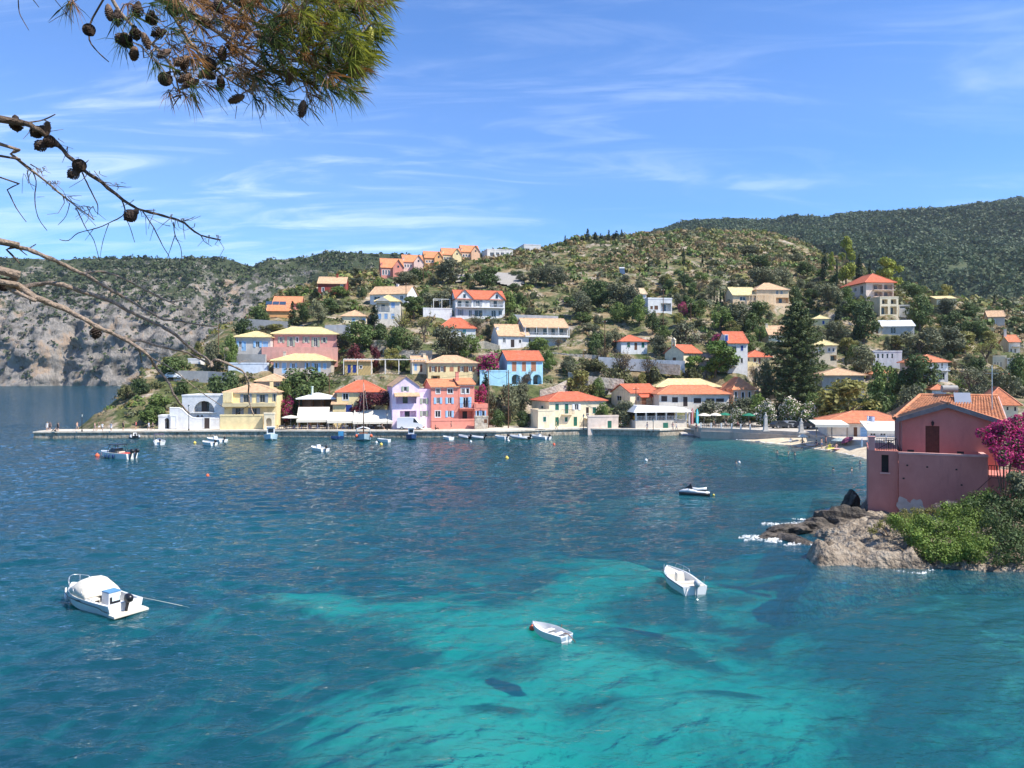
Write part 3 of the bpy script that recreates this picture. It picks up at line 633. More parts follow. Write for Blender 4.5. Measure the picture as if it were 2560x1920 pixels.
# restaurant pavilion
f=Facade(746,1069,161,8);W=f.t(834);o=empty('restaurant_pavilion',f.p,f.r,'open two-level restaurant pavilion under a white hipped canopy roof','restaurant');zf,ze=f.z(1028),f.z(997)
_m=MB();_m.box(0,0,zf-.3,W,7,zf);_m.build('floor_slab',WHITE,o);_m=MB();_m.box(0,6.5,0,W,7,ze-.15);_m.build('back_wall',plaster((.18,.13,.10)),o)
for x in(.15,W*.33,W*.66,W-.15):
    for y in(.15,6.2):_m=MB();_m.box(x-.12,y-.12,0,x+.12,y+.12,ze);_m.build('post',WOOD,o)
rm,cap=roof_mesh('hip',W,7,ze,f.z(983,W/2,3.5)-ze,.5);ro=rm.build('roof',mat('white_canopy',(.8,.78,.73),.8,.08),o);cap.build('ridge_tiles',WHITE,ro)
_m=MB();railing(_m,lambda x,y,z:(x,y,z),0,W,.08,zf,zf+1.0,.25);_m.build('railing',WOOD,o)
_m=MB();_m.lathe([(.22,0),(.22,1.9),(.3,1.9),(.3,2.1)],(W*.36,2,ze+.5),8);_m.build('chimney',paint((.55,.65,.55)),ro)
pergola('cream canvas awning hanging below the open pavilion floor',743,819,1052,1075,157.5,8,3,4,(.4,.35,.3),CANVAS,'awning',tilt=2.5)
pergola('long low cream awning right of the pavilion',820,888,1054,1075,157.5,8,3,4,(.4,.35,.3),CANVAS,'awning',tilt=1.6)
pergola('cream awning beside the white van, in front of the red-roofed tavern',884,981,1056,1075,157.5,8,4,4,(.4,.35,.3),CANVAS,'awning',tilt=2.2)
house('tavern with red hipped roof behind the bougainvillea and cream awnings',842,962,1069,980,163,10,9,'hip',951,'yellow','red',sh='navy',ops=[('w',857,983,871,1000,'navy'),('d',862,1012,880,1036,'navy'),('w',930,985,944,1002),('o',850,1050,905,1068),('o',908,1050,960,1068)])
house('low annexe with a sloping orange tile roof beside the restaurant pavilion',832,864,1069.5,1012,162,8,5,'shed',None,'yellow','peach',rise=2.2,ops=[('d',846,1030,860,1050,'navy')],name='annexe',cat='building')
# lilac house
o,f,W,H=house('lilac gable-fronted house with green shutters next to the coral house',981,1049,1073,966,162,16,9,'gy',944,'lilac','peach',sh='sage',oh=.2,cornice=False,
      ops=[('s',1004,964,1022,978),('o',990,989,1041,1009),('o',1000,1027,1041,1046)],rise=2.0)
_m=MB();a,b,c,e=f.rect(985,984,1048,989);_m.hull([(a,-1.3,b-.2),(c,-1.3,b-.2),(c,-.004,b+.5),(a,-.004,b+.5)],[(a,-1.3,b-.05),(c,-1.3,b-.05),(c,-.004,b+.65),(a,-.004,b+.65)]);_m.build('porch_roof',roofm(RC['peach']),o)
house('lilac flat-topped wing between the gabled lilac house and the coral house',1049.5,1078,1070,977,164.2,16,7,'flat',wall='lilac',sh='sage',rise=.2,ops=[('s',1050,996,1070,1010),('s',1049.5,1027,1070,1041)],name='house_wing',cat='house')
# coral house
o,f,W,H=house('three-storey coral house with pale blue shutters on the quay',1078,1146,1070,967,162,16,9,'gx',950,'coral','salmon',sh='sky',
      ops=[('w',1090,971,1100,984),('w',1119,972,1132,984),('s',1085,994,1105,1009),('s',1114,994,1134,1009),('w',1088,1027,1101,1043),('s',1114,1027,1134,1043)])
o,f,W,H=house('coral right-hand bay of the quay house with balcony and porch',1146.5,1186,1068.5,961,164.6,16,8,'gx',948,'coral','salmon',sh='sky',chim=[(.05,.3,2.2)],
      ops=[('w',1153,971,1162,984),('w',1165,971,1173,984),('s',1150,993,1178,1019),('b',1147,1009,1186,1020,'dark'),('o',1148,1027,1183,1052)],name='house_bay')
house('coral single-storey wing with roof terrace right of the coral house',1186.5,1219,1068,1020,166,16,7,'flat',wall='coral',sh='sky',rise=.9,ops=[('s',1189,1027,1200,1041),('s',1201,1027,1215,1041)],name='house_wing')
house('coral garden wall along the quay below the coral house',1079,1186,1073.5,1053,159.5,14,.4,'flat',wall='coral',rise=.08,base=1.5,cat='wall',name='garden_wall')
house('rough stone wall right of the coral garden wall',1187,1220,1073,1044,160.5,10,.6,'flat',wall='stone',rise=.05,base=1.5,cat='wall',name='stone_wall',wmat=STONE,ops=[('d',1210,1048,1218,1058,'brown')])
# cream house with green shutters
o,f,W,H=house('cream waterfront house with dark green shutters and red hipped roof',1373,1515,1069,1003,164,21,9.5,'hip',980,'cream','red',sh='green',left=[('c',.55,.50,.68,.80,'green')],
      ops=[('c',1388,1010,1397,1025),('c',1412,1010,1421,1034),('s',1431,1010,1451,1025,'white'),('d',1465,1018,1472,1040,'dark'),('c',1482,1018,1490,1033),('b',1404,1026,1430,1035,'brown'),
           ('d',1388,1043,1397,1065),('c',1412,1043,1419,1054),('d',1434,1042,1443,1065),('b',1460,1033,1490,1044,'white')])
house('cream low annexe at the left end of the green-shuttered house',1345,1386,1071,1028,160.5,21,4,'flat',wall='cream',sh='green',rise=.15,ops=[('c',1358,1042,1365,1054)],name='annexe',cat='building',base=1.5)
house('tan garden wall with a green gate right of the green-shuttered house',1470,1546,1071,1043,165,14,.5,'flat',wall='warm',rise=.1,base=1.5,cat='wall',name='garden_wall',ops=[('d',1519,1052,1529,1071,'green')])
o,f,W,H=house('gabled white house with red roof and small red awning above the white pavilion',1575,1647,1022,982,172,24,8,'gx',962,'cream','red',sh='rust',left=[('n',.3,.45,.55,.78)],ops=[('d',1604,991,1616,1012,'rust'),('c',1627,991,1634,1002,'rust'),('w',1593,992,1598,1002),('b',1595,1004,1642,1013,'rust')],base=5)
_m=MB();a,b,c,e=f.rect(1594,984,1645,990);_m.hull([(a,-1.5,b-.25),(c,-1.5,b-.25),(c,-.004,e),(a,-.004,e)],[(a,-1.5,b-.2),(c,-1.5,b-.2),(c,-.004,e+.05),(a,-.004,e+.05)]);_m.build('awning',paint((.6,.12,.06)),o)
house('small grey hut with a red tin roof above the gabled white house',1505,1548,985,966,182,14,6,'gx',955,'grey','red',ops=[('n',1520,970,1530,980)],name='hut',cat='building')
# white restaurant pavilion with flat roof
f=Facade(1589,1071,162,10);W=f.t(1684);o=empty('pavilion_restaurant',f.p,f.r,'white flat-roofed pavilion restaurant raised on a cream wall','restaurant');z1,z2,z3=f.z(1052),f.z(1031),f.z(1018)
W2=f.t(1728);_m=MB();_m.box(0,0,-1,W,7,z1);_m.build('wall',plaster((.62,.56,.47)),o);_m=MB();_m.box(W+.003,.3,-1,W2-.8,7,z1-.03);_m.build('side_terrace',plaster((.62,.56,.47)),o)
_m=MB();_m.hull([(-.7,-.7,z2),(W2,-.7,z2),(W2,7.5,z2),(-.7,7.5,z2)],[(.6,.6,z3+.3),(W2-1.2,.6,z3-.25),(W2-1.2,6.5,z3-.2),(.6,6.5,z3+.3)]);_m.build('roof',WHITE,o)
for i in range(6):
    x=.15+(W2-1.2)*i/5;_m=MB();_m.box(x-.16,.1,z1,x+.16,.42,z2);_m.build('column',WHITE,o)
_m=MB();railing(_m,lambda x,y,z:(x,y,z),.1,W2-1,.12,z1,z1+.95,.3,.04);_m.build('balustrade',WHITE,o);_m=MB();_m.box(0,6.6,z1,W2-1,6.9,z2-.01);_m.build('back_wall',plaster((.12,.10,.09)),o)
_m=MB();a,b,c,e=f.rect(1658,1057,1670,1072);_m.box(a,-.06,b,c,-.004,e);_m.build('door',paint(SH['green']),o);PADS.append((f.p.x+3,f.p.y+4,f.p.x+W2-3,f.p.y+6,5,1.2))
p=P(1583,1073,160.5);o=empty('sign_panel',p,R(8),'tall yellow advertising panel standing before the white pavilion','sign');w_=12/F*160;hh=33/F*160
MB().box(0,0,0,w_,.25,hh).build('board',paint((.80,.42,.03)),o);MB().box(w_*.3,-.02,hh*.45,w_*.7,-.004,hh*.62).build('emblem',paint((.35,.12,.02)),o)
MB().box(w_*.2,-.02,hh*.72,w_*.8,-.004,hh*.77).build('print_band',paint((.45,.18,.02)),o)
p=P(1597,1073,160.5);o=empty('notice_board',p,R(8),'low white notice board beside the yellow advertising panel','sign');MB().box(0,0,.2,1.4,.08,.85).build('board',WHITE,o)
for x in(.1,1.3):MB().box(x-.03,.085,0,x+.03,.14,.8).build('leg',STEEL,o)
# long white building and neighbours
house('long white building with orange hipped roof and brown shuttered windows',1648,1822,1030,985,168,4,8,'hip',963,'pale','orange',sh='dark',oh=.6,base=5,
      ops=[('c',1653,990,1668,1004),('c',1680,993,1695,1006),('d',1708,992,1719,1016),('c',1734,995,1753,1008),('c',1765,996,1786,1008),('c',1790,996,1810,1005)])
house('ochre house with a sandy yellow hipped roof behind the long white building',1645,1800,1000,967,177.5,4,7.5,'hip',947,'ochre','sand',base=5,oh=.6)
house('peach house with pyramid red roof left of the dark conifer',1833,1886,1010,974,172,10,7,'hip',943,'peach','salmon',sh='teal',oh=.5,base=6,ops=[('w',1837,979,1843,1000),('w',1854,980,1861,1000),('w',1871,979,1877,995)],left=[('w',.6,.3,.75,.8)])
house('grey stone shed with a pale tiled roof under the dark conifer',1890,1945,1008,979,180,-4,8,'hip',962,'stone','tan',base=5,cat='building',name='shed')
# ---- second terrace
house('pale blue house with rust shutters and three arches below',1268,1357,962,900,180,15,8,'gx',879,'blue','red',sh='rust',base=4,
      ops=[('c',1280,905,1291,928),('c',1305,905,1315,928),('c',1328,905,1340,928),('A',1279,936,1300,961),('A',1305,936,1328,961),('A',1332,936,1354,961)])
house('light blue painted terrace wall left of the pale blue house',1200,1266,964,929,178.5,10,1.0,'flat',wall='blue',rise=.2,cat='wall',name='terrace_wall',wmat=plaster((.42,.72,.84)))
house('yellow house with brown shutters and peach hipped roof above the coral house',1070,1194,958,907,178,12,9,'hip',889,'yellow','peach',sh='brown',base=6,
      ops=[('s',1074,916,1092,929),('s',1096,916,1114,929),('d',1124,917,1134,929,'rust'),('s',1145,916,1164,929),('s',1166,916,1186,929),('o',1078,939,1100,950)])
house('small cream wing with low peach roof left of the yellow house',1030,1069,932,904,181,12,6,'gx',892,'cream','peach',sh='brown',chim=[(.85,.4,1.2)],ops=[('c',1036,910,1042,926,'sky'),('d',1050,911,1056,930,'brown')],name='house_wing')
house('ochre cottage with navy doors behind the white pergola',862,930,934,904,183,8,5,'shed',None,'ochre','peach',rise=.8,sh='navy',ops=[('d',869,912,877,932),('d',882,912,891,932),('w',899,914,905,921)])
pergola('long white slatted pergola across the terrace above the tavern',858,1066,899,936,178.5,8,5,7,(.72,.69,.62))
house('stone house with yellow hipped roof and light blue shutters',684,828,940,901,183,8,9,'hip',885,'stone','yellow',sh='sky',oh=.7,base=5,chim=[(.12,.7,1.5)],
      ops=[('s',683,907,697,920),('c',705,907,716,933),('s',725,908,742,921),('s',762,907,774,922),('s',780,908,801,932),('c',808,908,816,923)])
o,f,W,H=house('long pink house with yellow hipped roof and a wide terrace',684,842,888,834,194,10,9,'hip',818,'pink','yellow',sh='sage',oh=.7,base=5,
      ops=[('s',695,842,711,857),('s',718,842,737,866),('w',740,843,746,855),('s',757,842,774,857),('s',779,843,799,867),('s',803,843,818,857)])
_m=MB();a,b,c,e=f.rect(660,869,846,888);_m.box(a,-4,b-3,c,-.004,e);_m.build('terrace',plaster(C['pink']),o)
house('grey-blue house with yellow roof and pale blue shutters at the left end',590,676,902,842,190,6,8,'hip',829,'grey','yellow',sh='sky',oh=.6,base=5,ops=[('s',593,853,609,868),('c',604,854,615,877),('s',634,853,654,868),('c',657,854,670,868)])
house('small hut with peach pyramid roof below the stone house',641,718,968,953,174,8,7,'hip',935,'peach','peach',oh=.5,name='hut',cat='building',ops=[('n',690,957,698,966)])
house('bluish white terrace wall left of the stone house',571,668,930,910,182,6,2,'flat',wall='white',rise=.15,cat='wall',name='terrace_wall',wmat=plaster((.62,.68,.74)))
house('white cube store on the grey terrace at the left edge of the village',470,500,915,899,188,6,4,'flat',wall='white',rise=.15,cat='building',name='store')
# ---- upper terraces
house('dark red house standing alone below the row of coloured houses',795,864,740,708,250,6,8,'gx',694,'dred','peach',sh='white',ops=[('w',805,719,810,729),('w',852,712,857,719)],chim=[(.65,.5,1.4)],cornice=False)
house('orange-roofed house with solar panels on the left shoulder of the village',668,724,792,776,222,8,7,'gx',759,'orange','salmon',cornice=False)
house('second orange-roofed house just behind the one with solar panels',683,752,772,757,232,8,7,'gx',743,'coral','salmon',cornice=False)
house('long low house with cream tiled roof and a white gable end',925,1018,760,736,240,-14,9,'gx',717,'white','peach',sh='grey',ops=[('n',935,741,950,757),('n',960,741,985,757),('n',1000,739,1008,749)],chim=[(.6,.5,1)])
o,f,W,H=house('pale three-storey house with pediment and blue shutters',938,1000,822,753,221,4,8,'hip',738,'pale','yellow',sh='blue',base=5,ops=[('o',941,757,972,778),('c',978,756,987,769),('c',945,784,953,797),('c',961,784,969,797),('c',978,784,986,797),('n',950,812,962,820)])
_m=MB();a,b,c,e=f.rect(938,742,975,753);_m.hull([(a,-.5,b),(c,-.5,b),((a+c)/2,-.5,e)],[(a,2.5,b),(c,2.5,b),((a+c)/2,2.5,e)]);_m.build('pediment',plaster(C['grey']),o)
_m=MB();a,b,c,e=f.rect(950,770,975,777);railing(_m,lambda x,y,z:(x,y,z),a,c,-.1,b,e+.4,.3,.04);_m.build('balustrade',WHITE,o)
house('small cream house with yellow roof below the long low house',855,915,810,790,219,6,7,'hip',776,'cream','peach',sh='sky',base=5,ops=[('c',880,796,888,812),('c',906,796,914,808)])
for(lb,a,b,y0,y1,yr,Yd,wc,dx)in[('coral end house of the coloured row on the ridge',953,1008,695,668,648,274,'coral',0),('pale pink house, second in the coloured row on the ridge',1008,1057,676,654,639,285,'rose',0),
      ('orange house, third in the coloured row on the ridge',1062,1106,664,644,630,296,'orange',0),('bright yellow house, fourth in the coloured row on the ridge',1107,1152,656,636,622,306,'yellow',0),('tan house at the right end of the coloured row on the ridge',1154,1198,650,629,615,316,'peach',0)]:
    o,f,W,H=house(lb,a,b,y0,y1,Yd,14,8,'gx',yr,wc,'salmon',sh='dark',base=5,group='terraced houses along the ridge',cornice=False,oh=.25,ops=[('w',a+3,y1+7,a+7,y0-8),('w',a+10,y1+7,a+14,y0-8),('w',a+17,y1+7,a+21,y0-8)],left=[('w',.4,.25,.55,.6)],chim=[(.02,.1,1.2)])
    g0=W*.52;gz=H+(f.z(yr,W/2,D_:=4)-H)*.75;_m=MB();_m.box(g0,-1.5,-4,W,-.004,H);_m.hull([(g0,-1.5,H),(W,-1.5,H),((g0+W)/2,-1.5,gz)],[(g0,3,H),(W,3,H),((g0+W)/2,3,gz)]);b_=_m.build('gable_bay',plaster(C[wc]),o)
    _m=MB();_m.box((g0+W)/2-.3,-1.56,H-.1,(g0+W)/2+.3,-1.503,H+.6);_m.build('window',GLASS,b_)
    _m=MB();xm=(g0+W)/2
    for s_ in(-1,1):_m.hull([(xm,-1.8,gz+.02),(xm+s_*(W-g0)/2*1.12,-1.8,H-.25),(xm+s_*(W-g0)/2*1.12,3,H-.25),(xm,3,gz+.02)],[(xm,-1.8,gz+.2),(xm+s_*(W-g0)/2*1.12,-1.8,H-.07),(xm+s_*(W-g0)/2*1.12,3,H-.07),(xm,3,gz+.2)])
    _m.build('bay_roof',roofm(RC['salmon']),b_)
house('long flat-roofed white modern house on the ridge',1218,1282,642,624,326,16,10,'flat',wall='white',rise=.4,base=5,ops=[('n',1225,631,1235,640),('n',1240,631,1248,639),('n',1252,631,1260,638),('n',1266,631,1272,637)],wmat=plaster((.66,.63,.58)))
house('grey flat-roofed modern house at the top of the ridge',1310,1352,631,612,338,16,10,'flat',wall='grey',rise=.4,base=5,ops=[('n',1313,621,1324,627)],wmat=plaster((.56,.55,.53)))
# white twin-gabled villa
o,f,W,H=house('white villa with twin gables and red roof in mid slope',1139,1262,795,746,224,14,9,'gx',728,'white','red',sh='grey',base=4,cornice=False,ops=[('o',1142,750,1179,768),('s',1184,751,1205,766),('o',1224,750,1258,768),('b',1141,761,1260,769,'white'),('s',1145,774,1158,788),('w',1172,775,1180,790),('w',1186,775,1206,792),('w',1228,776,1240,793),('w',1246,776,1255,788)])
for xa,xb,ya in((1139,1183,722),(1221,1262,728)):
    a,c=f.t(xa),f.t(xb);z=f.z(ya,(a+c)/2);xm=(a+c)/2;_m=MB();_m.hull([(a,-.3,H-.1),(c,-.3,H-.1),(xm,-.3,z-.3)],[(a,5,H-.1),(c,5,H-.1),(xm,5,z-.3)]);g_=_m.build('gable',plaster(C['white']),o)
    _m=MB()
    for s_ in(-1,1):q=(c-a)/2*1.08;_m.hull([(xm,-.6,z-.28),(xm+s_*q,-.6,H-.3),(xm+s_*q,5,H-.3),(xm,5,z-.28)],[(xm,-.6,z-.1),(xm+s_*q,-.6,H-.12),(xm+s_*q,5,H-.12),(xm,5,z-.1)])
    _m.build('gable_roof',roofm(RC['red']),g_);_m=MB();_m.box(xm-.35,-.36,H+.25,xm+.35,-.304,H+1.3);_m.build('window',GLASS,g_)
pergola('white pergola on the terrace left of the twin-gabled villa',1083,1126,748,772,226,14,4,3,slats=False)
house('white boundary wall left of the twin-gabled villa',1058,1130,792,772,222,14,.6,'flat',wall='white',rise=.1,cat='wall',name='boundary_wall')
house('white house with red hipped roof partly hidden by trees',1098,1189,846,820,212,10,8,'hip',795,'white','red',sh='teal',base=4,ops=[('c',1157,823,1165,834,'teal'),('d',1110,826,1118,844,'teal')],chim=[(.45,.75,2.2)])
house('grey-white cottage with peach roof and chimneys above the bougainvillea',1246,1322,873,838,206,16,8,'gx',813,'white','peach',sh='grey',base=4,chim=[(.03,.25,1.0),(.06,.75,1.4)],ops=[('w',1257,845,1264,857),('d',1277,849,1286,868,'dark'),('w',1297,849,1303,858)])
o,f,W,H=house('long house with columned verandah and peach roof',1310,1420,880,817,209,14,9,'gx',798,'white','peach',sh='grey',base=4,wmat=plaster((.55,.53,.50)),ops=[('o',1313,819,1418,837),('d',1317,848,1326,870,'dark'),('c',1392,848,1400,862),('w',1413,862,1417,870)])
for i in range(5):
    x=.1+(W-.2)*i/4;_m=MB();_m.box(x-.07,-1.4,f.z(840),x+.07,-1.25,H);_m.build('column',WHITE,o)
_m=MB();_m.box(0,-1.6,f.z(843),W,-.004,f.z(840));_m.build('verandah_floor',WHITE,o);_m=MB();railing(_m,lambda x,y,z:(x,y,z),0,W,-1.45,f.z(840),f.z(840)+.9,.4);_m.build('railing',WHITE,o)
# ---- centre right
house('small white house with red roof and green shutters among bare trees',1553,1618,887,853,200,10,7,'hip',838,'white','red',sh='green',ops=[('c',1568,856,1575,868),('d',1586,857,1593,875,'brown'),('c',1604,856,1611,869)])
o,f,W,H=house('small cream chapel with red roof and a bell-cote',1709,1752,908,881,191,34,6.5,'gx',864,'cream','red',cat='chapel',name='chapel',ops=[('w',1722,886,1728,894)],left=[('d',.42,.0,.60,.55,'brown')])
_m=MB();z=H+2.2;_m.box(-.3,2.6,z-1.0,-.02,2.95,z+1);_m.box(-.3,3.55,z-1.0,-.02,3.9,z+1);_m.hull([(-.35,2.5,z+1),(.02,2.5,z+1),(.02,4.0,z+1),(-.35,4.0,z+1)],[(-.35,3.2,z+1.6),(.02,3.2,z+1.6),(.02,3.3,z+1.6),(-.35,3.3,z+1.6)]);b_=_m.build('bell_cote',plaster(C['cream']),o)
_m=MB();_m.lathe([(.05,.3),(.14,.2),(.2,-.15),(.26,-.2)],(-.16,3.25,z+.6),8);_m.build('bell',STEEL,b_)
o,f,W,H=house('tall white house with red roof and royal blue shutters',1820,1869,932,856,187,6,7,'gx',831,'white','red',sh='navy',base=4,ops=[('o',1822,866,1841,881),('c',1852,864,1858,877),('w',1852,895,1857,908),('o',1822,893,1840,906),('b',1821,906,1842,914,'dark')])
_m=MB();a,b,c,e=f.rect(1813,836,1822,852);_m.box(a,.3,H-.2,c,2.6,e);d_=_m.build('dormer',plaster(C['white']),o);_m=MB();_m.box(a+.15,.25,H+.2,c-.15,.297,e-.2);_m.build('window',paint(SH['navy']),d_)
house('low yellow house with red roof right of the tall white house',1869.5,1927,914,892,191,4,6,'hip',876,'yellow','red',sh='brown',ops=[('n',1868.5,895,1874,903),('c',1884,893,1891,905),('c',1896,894,1902,909),('n',1915,894,1920,902)])
o,f,W,H=house('cream hillside villa tower block with hipped roof',1892,1972,762,724,234,4,9,'hip',708,'peach','peach',sh='blue',base=5,wmat=plaster((.80,.58,.36)),ops=[('n',1940,725,1946,736),('n',1951,725,1957,736),('o',1940,744,1972,758)])
_m=MB();a,b,c,e=f.rect(1912,762,1968,792);_m.hull([(a,-3,b),(c,-3,b),(c,-2.6,b),(a,-2.6,b)],[(c-.4,-3,e),(c,-3,e),(c,-2.6,e),(c-.4,-2.6,e)]);_m.build('stair_wall',plaster((.80,.58,.36)),o)
house('cream lower block with colonnade left of the villa tower',1832,1891,760,737,234,4,8,'gx',720,'peach','sand',wmat=plaster((.80,.58,.36)),ops=[('n',1849,742,1864,752),('n',1882,742,1888,752)],name='house_wing')
pergola('cream colonnade between the two blocks of the hillside villa',1880,1936,737,760,231.5,4,2.5,6,(.80,.60,.38))
house('white terrace house with dark porch in the olive trees',1620,1680,780,748,226,10,7,'flat',wall='white',sh='brown',rise=.5,ops=[('c',1626,765,1632,773),('c',1636,764,1645,774),('o',1652,758,1678,778)],base=5)
house('white gable of a small house half hidden left of the terrace house',1590,1616,748,734,236,10,6,'gx',722,'white','tan',ops=[('w',1600,736,1606,742)],sh='blue')
# big house on the right shoulder
o,f,W,H=house('large hillside house with red hipped roof and deep balconies',2165,2234,746,706,236,4,14,'hip',687,'warm','red',sh='dark',oh=.8,base=6,ops=[('o',2183,711,2206,724),('o',2210,711,2232,724),('o',2186,729,2206,741),('o',2210,729,2232,741),('b',2181,718,2234,725,'brown'),('b',2181,734,2234,742,'brown')],left=[('n',.2,.3,.3,.75),('w',.5,.55,.6,.8),('n',.75,.3,.88,.85)])
house('white lower wing with arches under the large hillside house',2200,2246,788,744,229,0,6,'flat',wall='cream',rise=.2,base=5,ops=[('o',2205,748,2219,760),('o',2227,748,2241,760),('o',2203,766,2220,786),('o',2226,766,2242,786)],name='house_wing')
house('white terrace with awning right of the large hillside house',2248,2274,792,765,232,-16,5,'flat',wall='white',rise=.2,base=4,ops=[('o',2250,756,2272,770)],name='house_wing')
house('tiny yellow house with blue window behind the dark conifer',2036,2073,814,797,221,-8,6,'hip',789,'yellow','sand',sh='navy',ops=[('c',2056,802,2061,810)])
house('cream house with orange roof half hidden left of the dark conifer',1922,1966,858,836,206,-4,7,'gx',816,'cream','peach',ops=[('w',1944,846,1950,856)],chim=[(.02,.4,1.4)])
house('cream two-storey house with yellow roof and striped awning',2038,2092,908,863,190,-8,7,'hip',850,'cream','yellow',sh='grey',base=4,ops=[('w',2047,870,2054,877),('w',2070,870,2076,879),('w',2081,870,2086,879),('o',2076,888,2092,902)])
house('grey house with broad peach hipped roof behind the yellow-green tree',2055,2160,978,938,176,-10,10,'hip',920,'grey','peach',sh='dark',oh=.7,base=4,ops=[('w',2092,945,2098,955),('o',2118,945,2126,962)])
house('low white building with a row of dark openings above the trees',2183,2255,918,880,195,-8,6,'flat',wall='white',rise=.1,base=4,ops=[('n',2192,884,2198,896),('n',2204,884,2209,896),('n',2216,884,2221,896),('n',2228,884,2233,896),('d',2190,902,2196,915,'dark')])
house('white two-storey house with orange roof and long balcony',2296,2370,954,905,181,-4,10,'hip',887,'white','orange',sh='grey',base=4,oh=.6,ops=[('n',2321,905,2326,921),('n',2336,905,2341,921),('n',2353,905,2358,921),('b',2306,917,2370,926,'white'),('n',2350,932,2362,950)])
house('tan box-shaped house with orange roof high on the right slope',2470,2512,824,792,250,-22,7,'gx',778,'stone','peach',sh='grey',ops=[('w',2479,799,2488,810)],cornice=False)
house('grey gabled house with side balcony near the right edge',2522,2550,890,855,220,-18,9,'gx',839,'pale','orange',sh='grey',ops=[('n',2526,872,2530,882),('n',2536,872,2540,882),('b',2530,858,2550,866,'white')],chim=[(.0,.4,2.5)])
house('cream terraced house with tall windows at the right edge',2482,2516,926,892,206,-20,7,'flat',wall='cream',rise=.3,sh='grey',ops=[('n',2486,905,2489,916),('n',2493,905,2496,916),('n',2501,905,2504,916)])
house('second cream terraced house with tall windows at the right edge',2518,2580,934,898,204,-20,7,'flat',wall='pale',rise=.3,sh='grey',ops=[('n',2524,910,2527,924),('n',2533,910,2536,924),('n',2544,910,2547,924)])
house('orange hipped roof house below the cream terraced houses',2510,2600,962,941,186,-20,8,'hip',922,'cream','orange')
house('cream house with orange roof directly behind the pink seaside house',2462,2545,1040,1012,140,-22,9,'hip',968,'cream','orange',sh='grey',oh=.6,base=4,ops=[('n',2516,1016,2522,1026),('n',2535,1015,2541,1028)])
house('small house with orange roof left of the solar water heater',2330,2366,985,974,165,-18,6,'hip',960,'white','orange')
house('cream shed-roofed house alone on the wooded right slope',2342,2390,762,748,262,-14,7,'shed',None,'cream','sand',rise=1.6)
house('long low stone house with white tarpaulin roof below the large hillside house',2205,2286,838,815,216,-10,6,'gx',803,'grey','white',ops=[('n',2226,818,2240,834)])
house('small cream hut with arched door left of the low stone house',2184,2204,836,818,216,-10,4,'gy',810,'cream','sand',rise=.9,ops=[('d',2190,820,2196,834,'brown')],name='hut',cat='building')
house('small orange-roofed cottage between the trees above the white balcony house',2182,2230,948,935,184,-10,6,'hip',922,'rose','salmon')
# ---- beach taverns
o,f,W,H=house('beach tavern with wide orange hipped roof and pale walls',2068,2290,1098,1056,134,-14,11,'hip',1028,'pale','orange',sh='sky',oh=.7,base=2,ops=[('d',2134,1068,2143,1092,'brown'),('c',2151,1068,2168,1096,'sky'),('n',2175,1066,2190,1090),('n',2200,1066,2215,1090)])
pergola('cream awning over the left terrace of the beach tavern',2040,2120,1063,1094,129,-8,4.5,3,(.25,.2,.16),CANVAS,'awning',tilt=.5)
pergola('cream parasol-like awning in front of the beach tavern, behind the pink house railing',2170,2262,1078,1110,121,-12,5,3,(.7,.7,.68),CANVAS,'awning',tilt=1.2)
# ---- garden and retaining walls
garden_wall('grey stone retaining wall at the left edge of the village',[(434,926,181),(520,928,180),(585,933,178)],m=CONC)
garden_wall('grey rendered retaining wall below the grey-blue house',[(560,884,188),(664,886,187)],m=CONC,down=4)
garden_wall('tall grey wall behind the pink house',[(604,796,214),(720,804,212)],m=CONC,down=5)
garden_wall('blue-grey rendered wall right of the pink house roof',[(812,813,206),(874,812,204)],m=plaster((.50,.52,.56)),down=6)
garden_wall('cream rubble wall under the grey-white cottage',[(1172,858,203),(1210,852,203),(1250,864,202)],down=5,m=mat_multi('cream_rubble',[(.3,(.5,.42,.28)),(.5,(.68,.58,.42)),(.7,(.78,.68,.52))],1.5,bump=.6))
garden_wall('long rubble retaining wall between the pale blue house and the verandah house',[(1376,880,200),(1420,884,199),(1500,888,198)],down=6)
garden_wall('rubble wall behind the yellow house',[(958,876,194),(1080,876,193)],down=4)
garden_wall('white terrace wall with a pale gate left of the chapel',[(1496,892,192),(1600,898,190),(1712,902,187)],m=plaster(C['white']),down=3)
garden_wall('dry stone wall curving below the pale blue house',[(1350,975,172),(1390,965,173),(1420,950,175)],down=3)
garden_wall('stone terrace wall under the grey stone ruins',[(1420,930,180),(1470,940,178),(1560,948,178)],down=2.5)
garden_wall('short rubble wall by the round dark trees',[(928,850,196),(965,850,196)],down=4)
garden_wall('white wall on the slope right of the verandah house',[(1458,874,203),(1500,872,203)],m=plaster(C['white']),down=3)
garden_wall('white terrace wall right of the twin-gabled villa',[(1283,786,223),(1395,790,221)],m=plaster((.68,.64,.58)),down=4)
garden_wall('stone wall along the road under the bell-cote chapel',[(1640,908,184),(1700,912,182)],down=2.5)
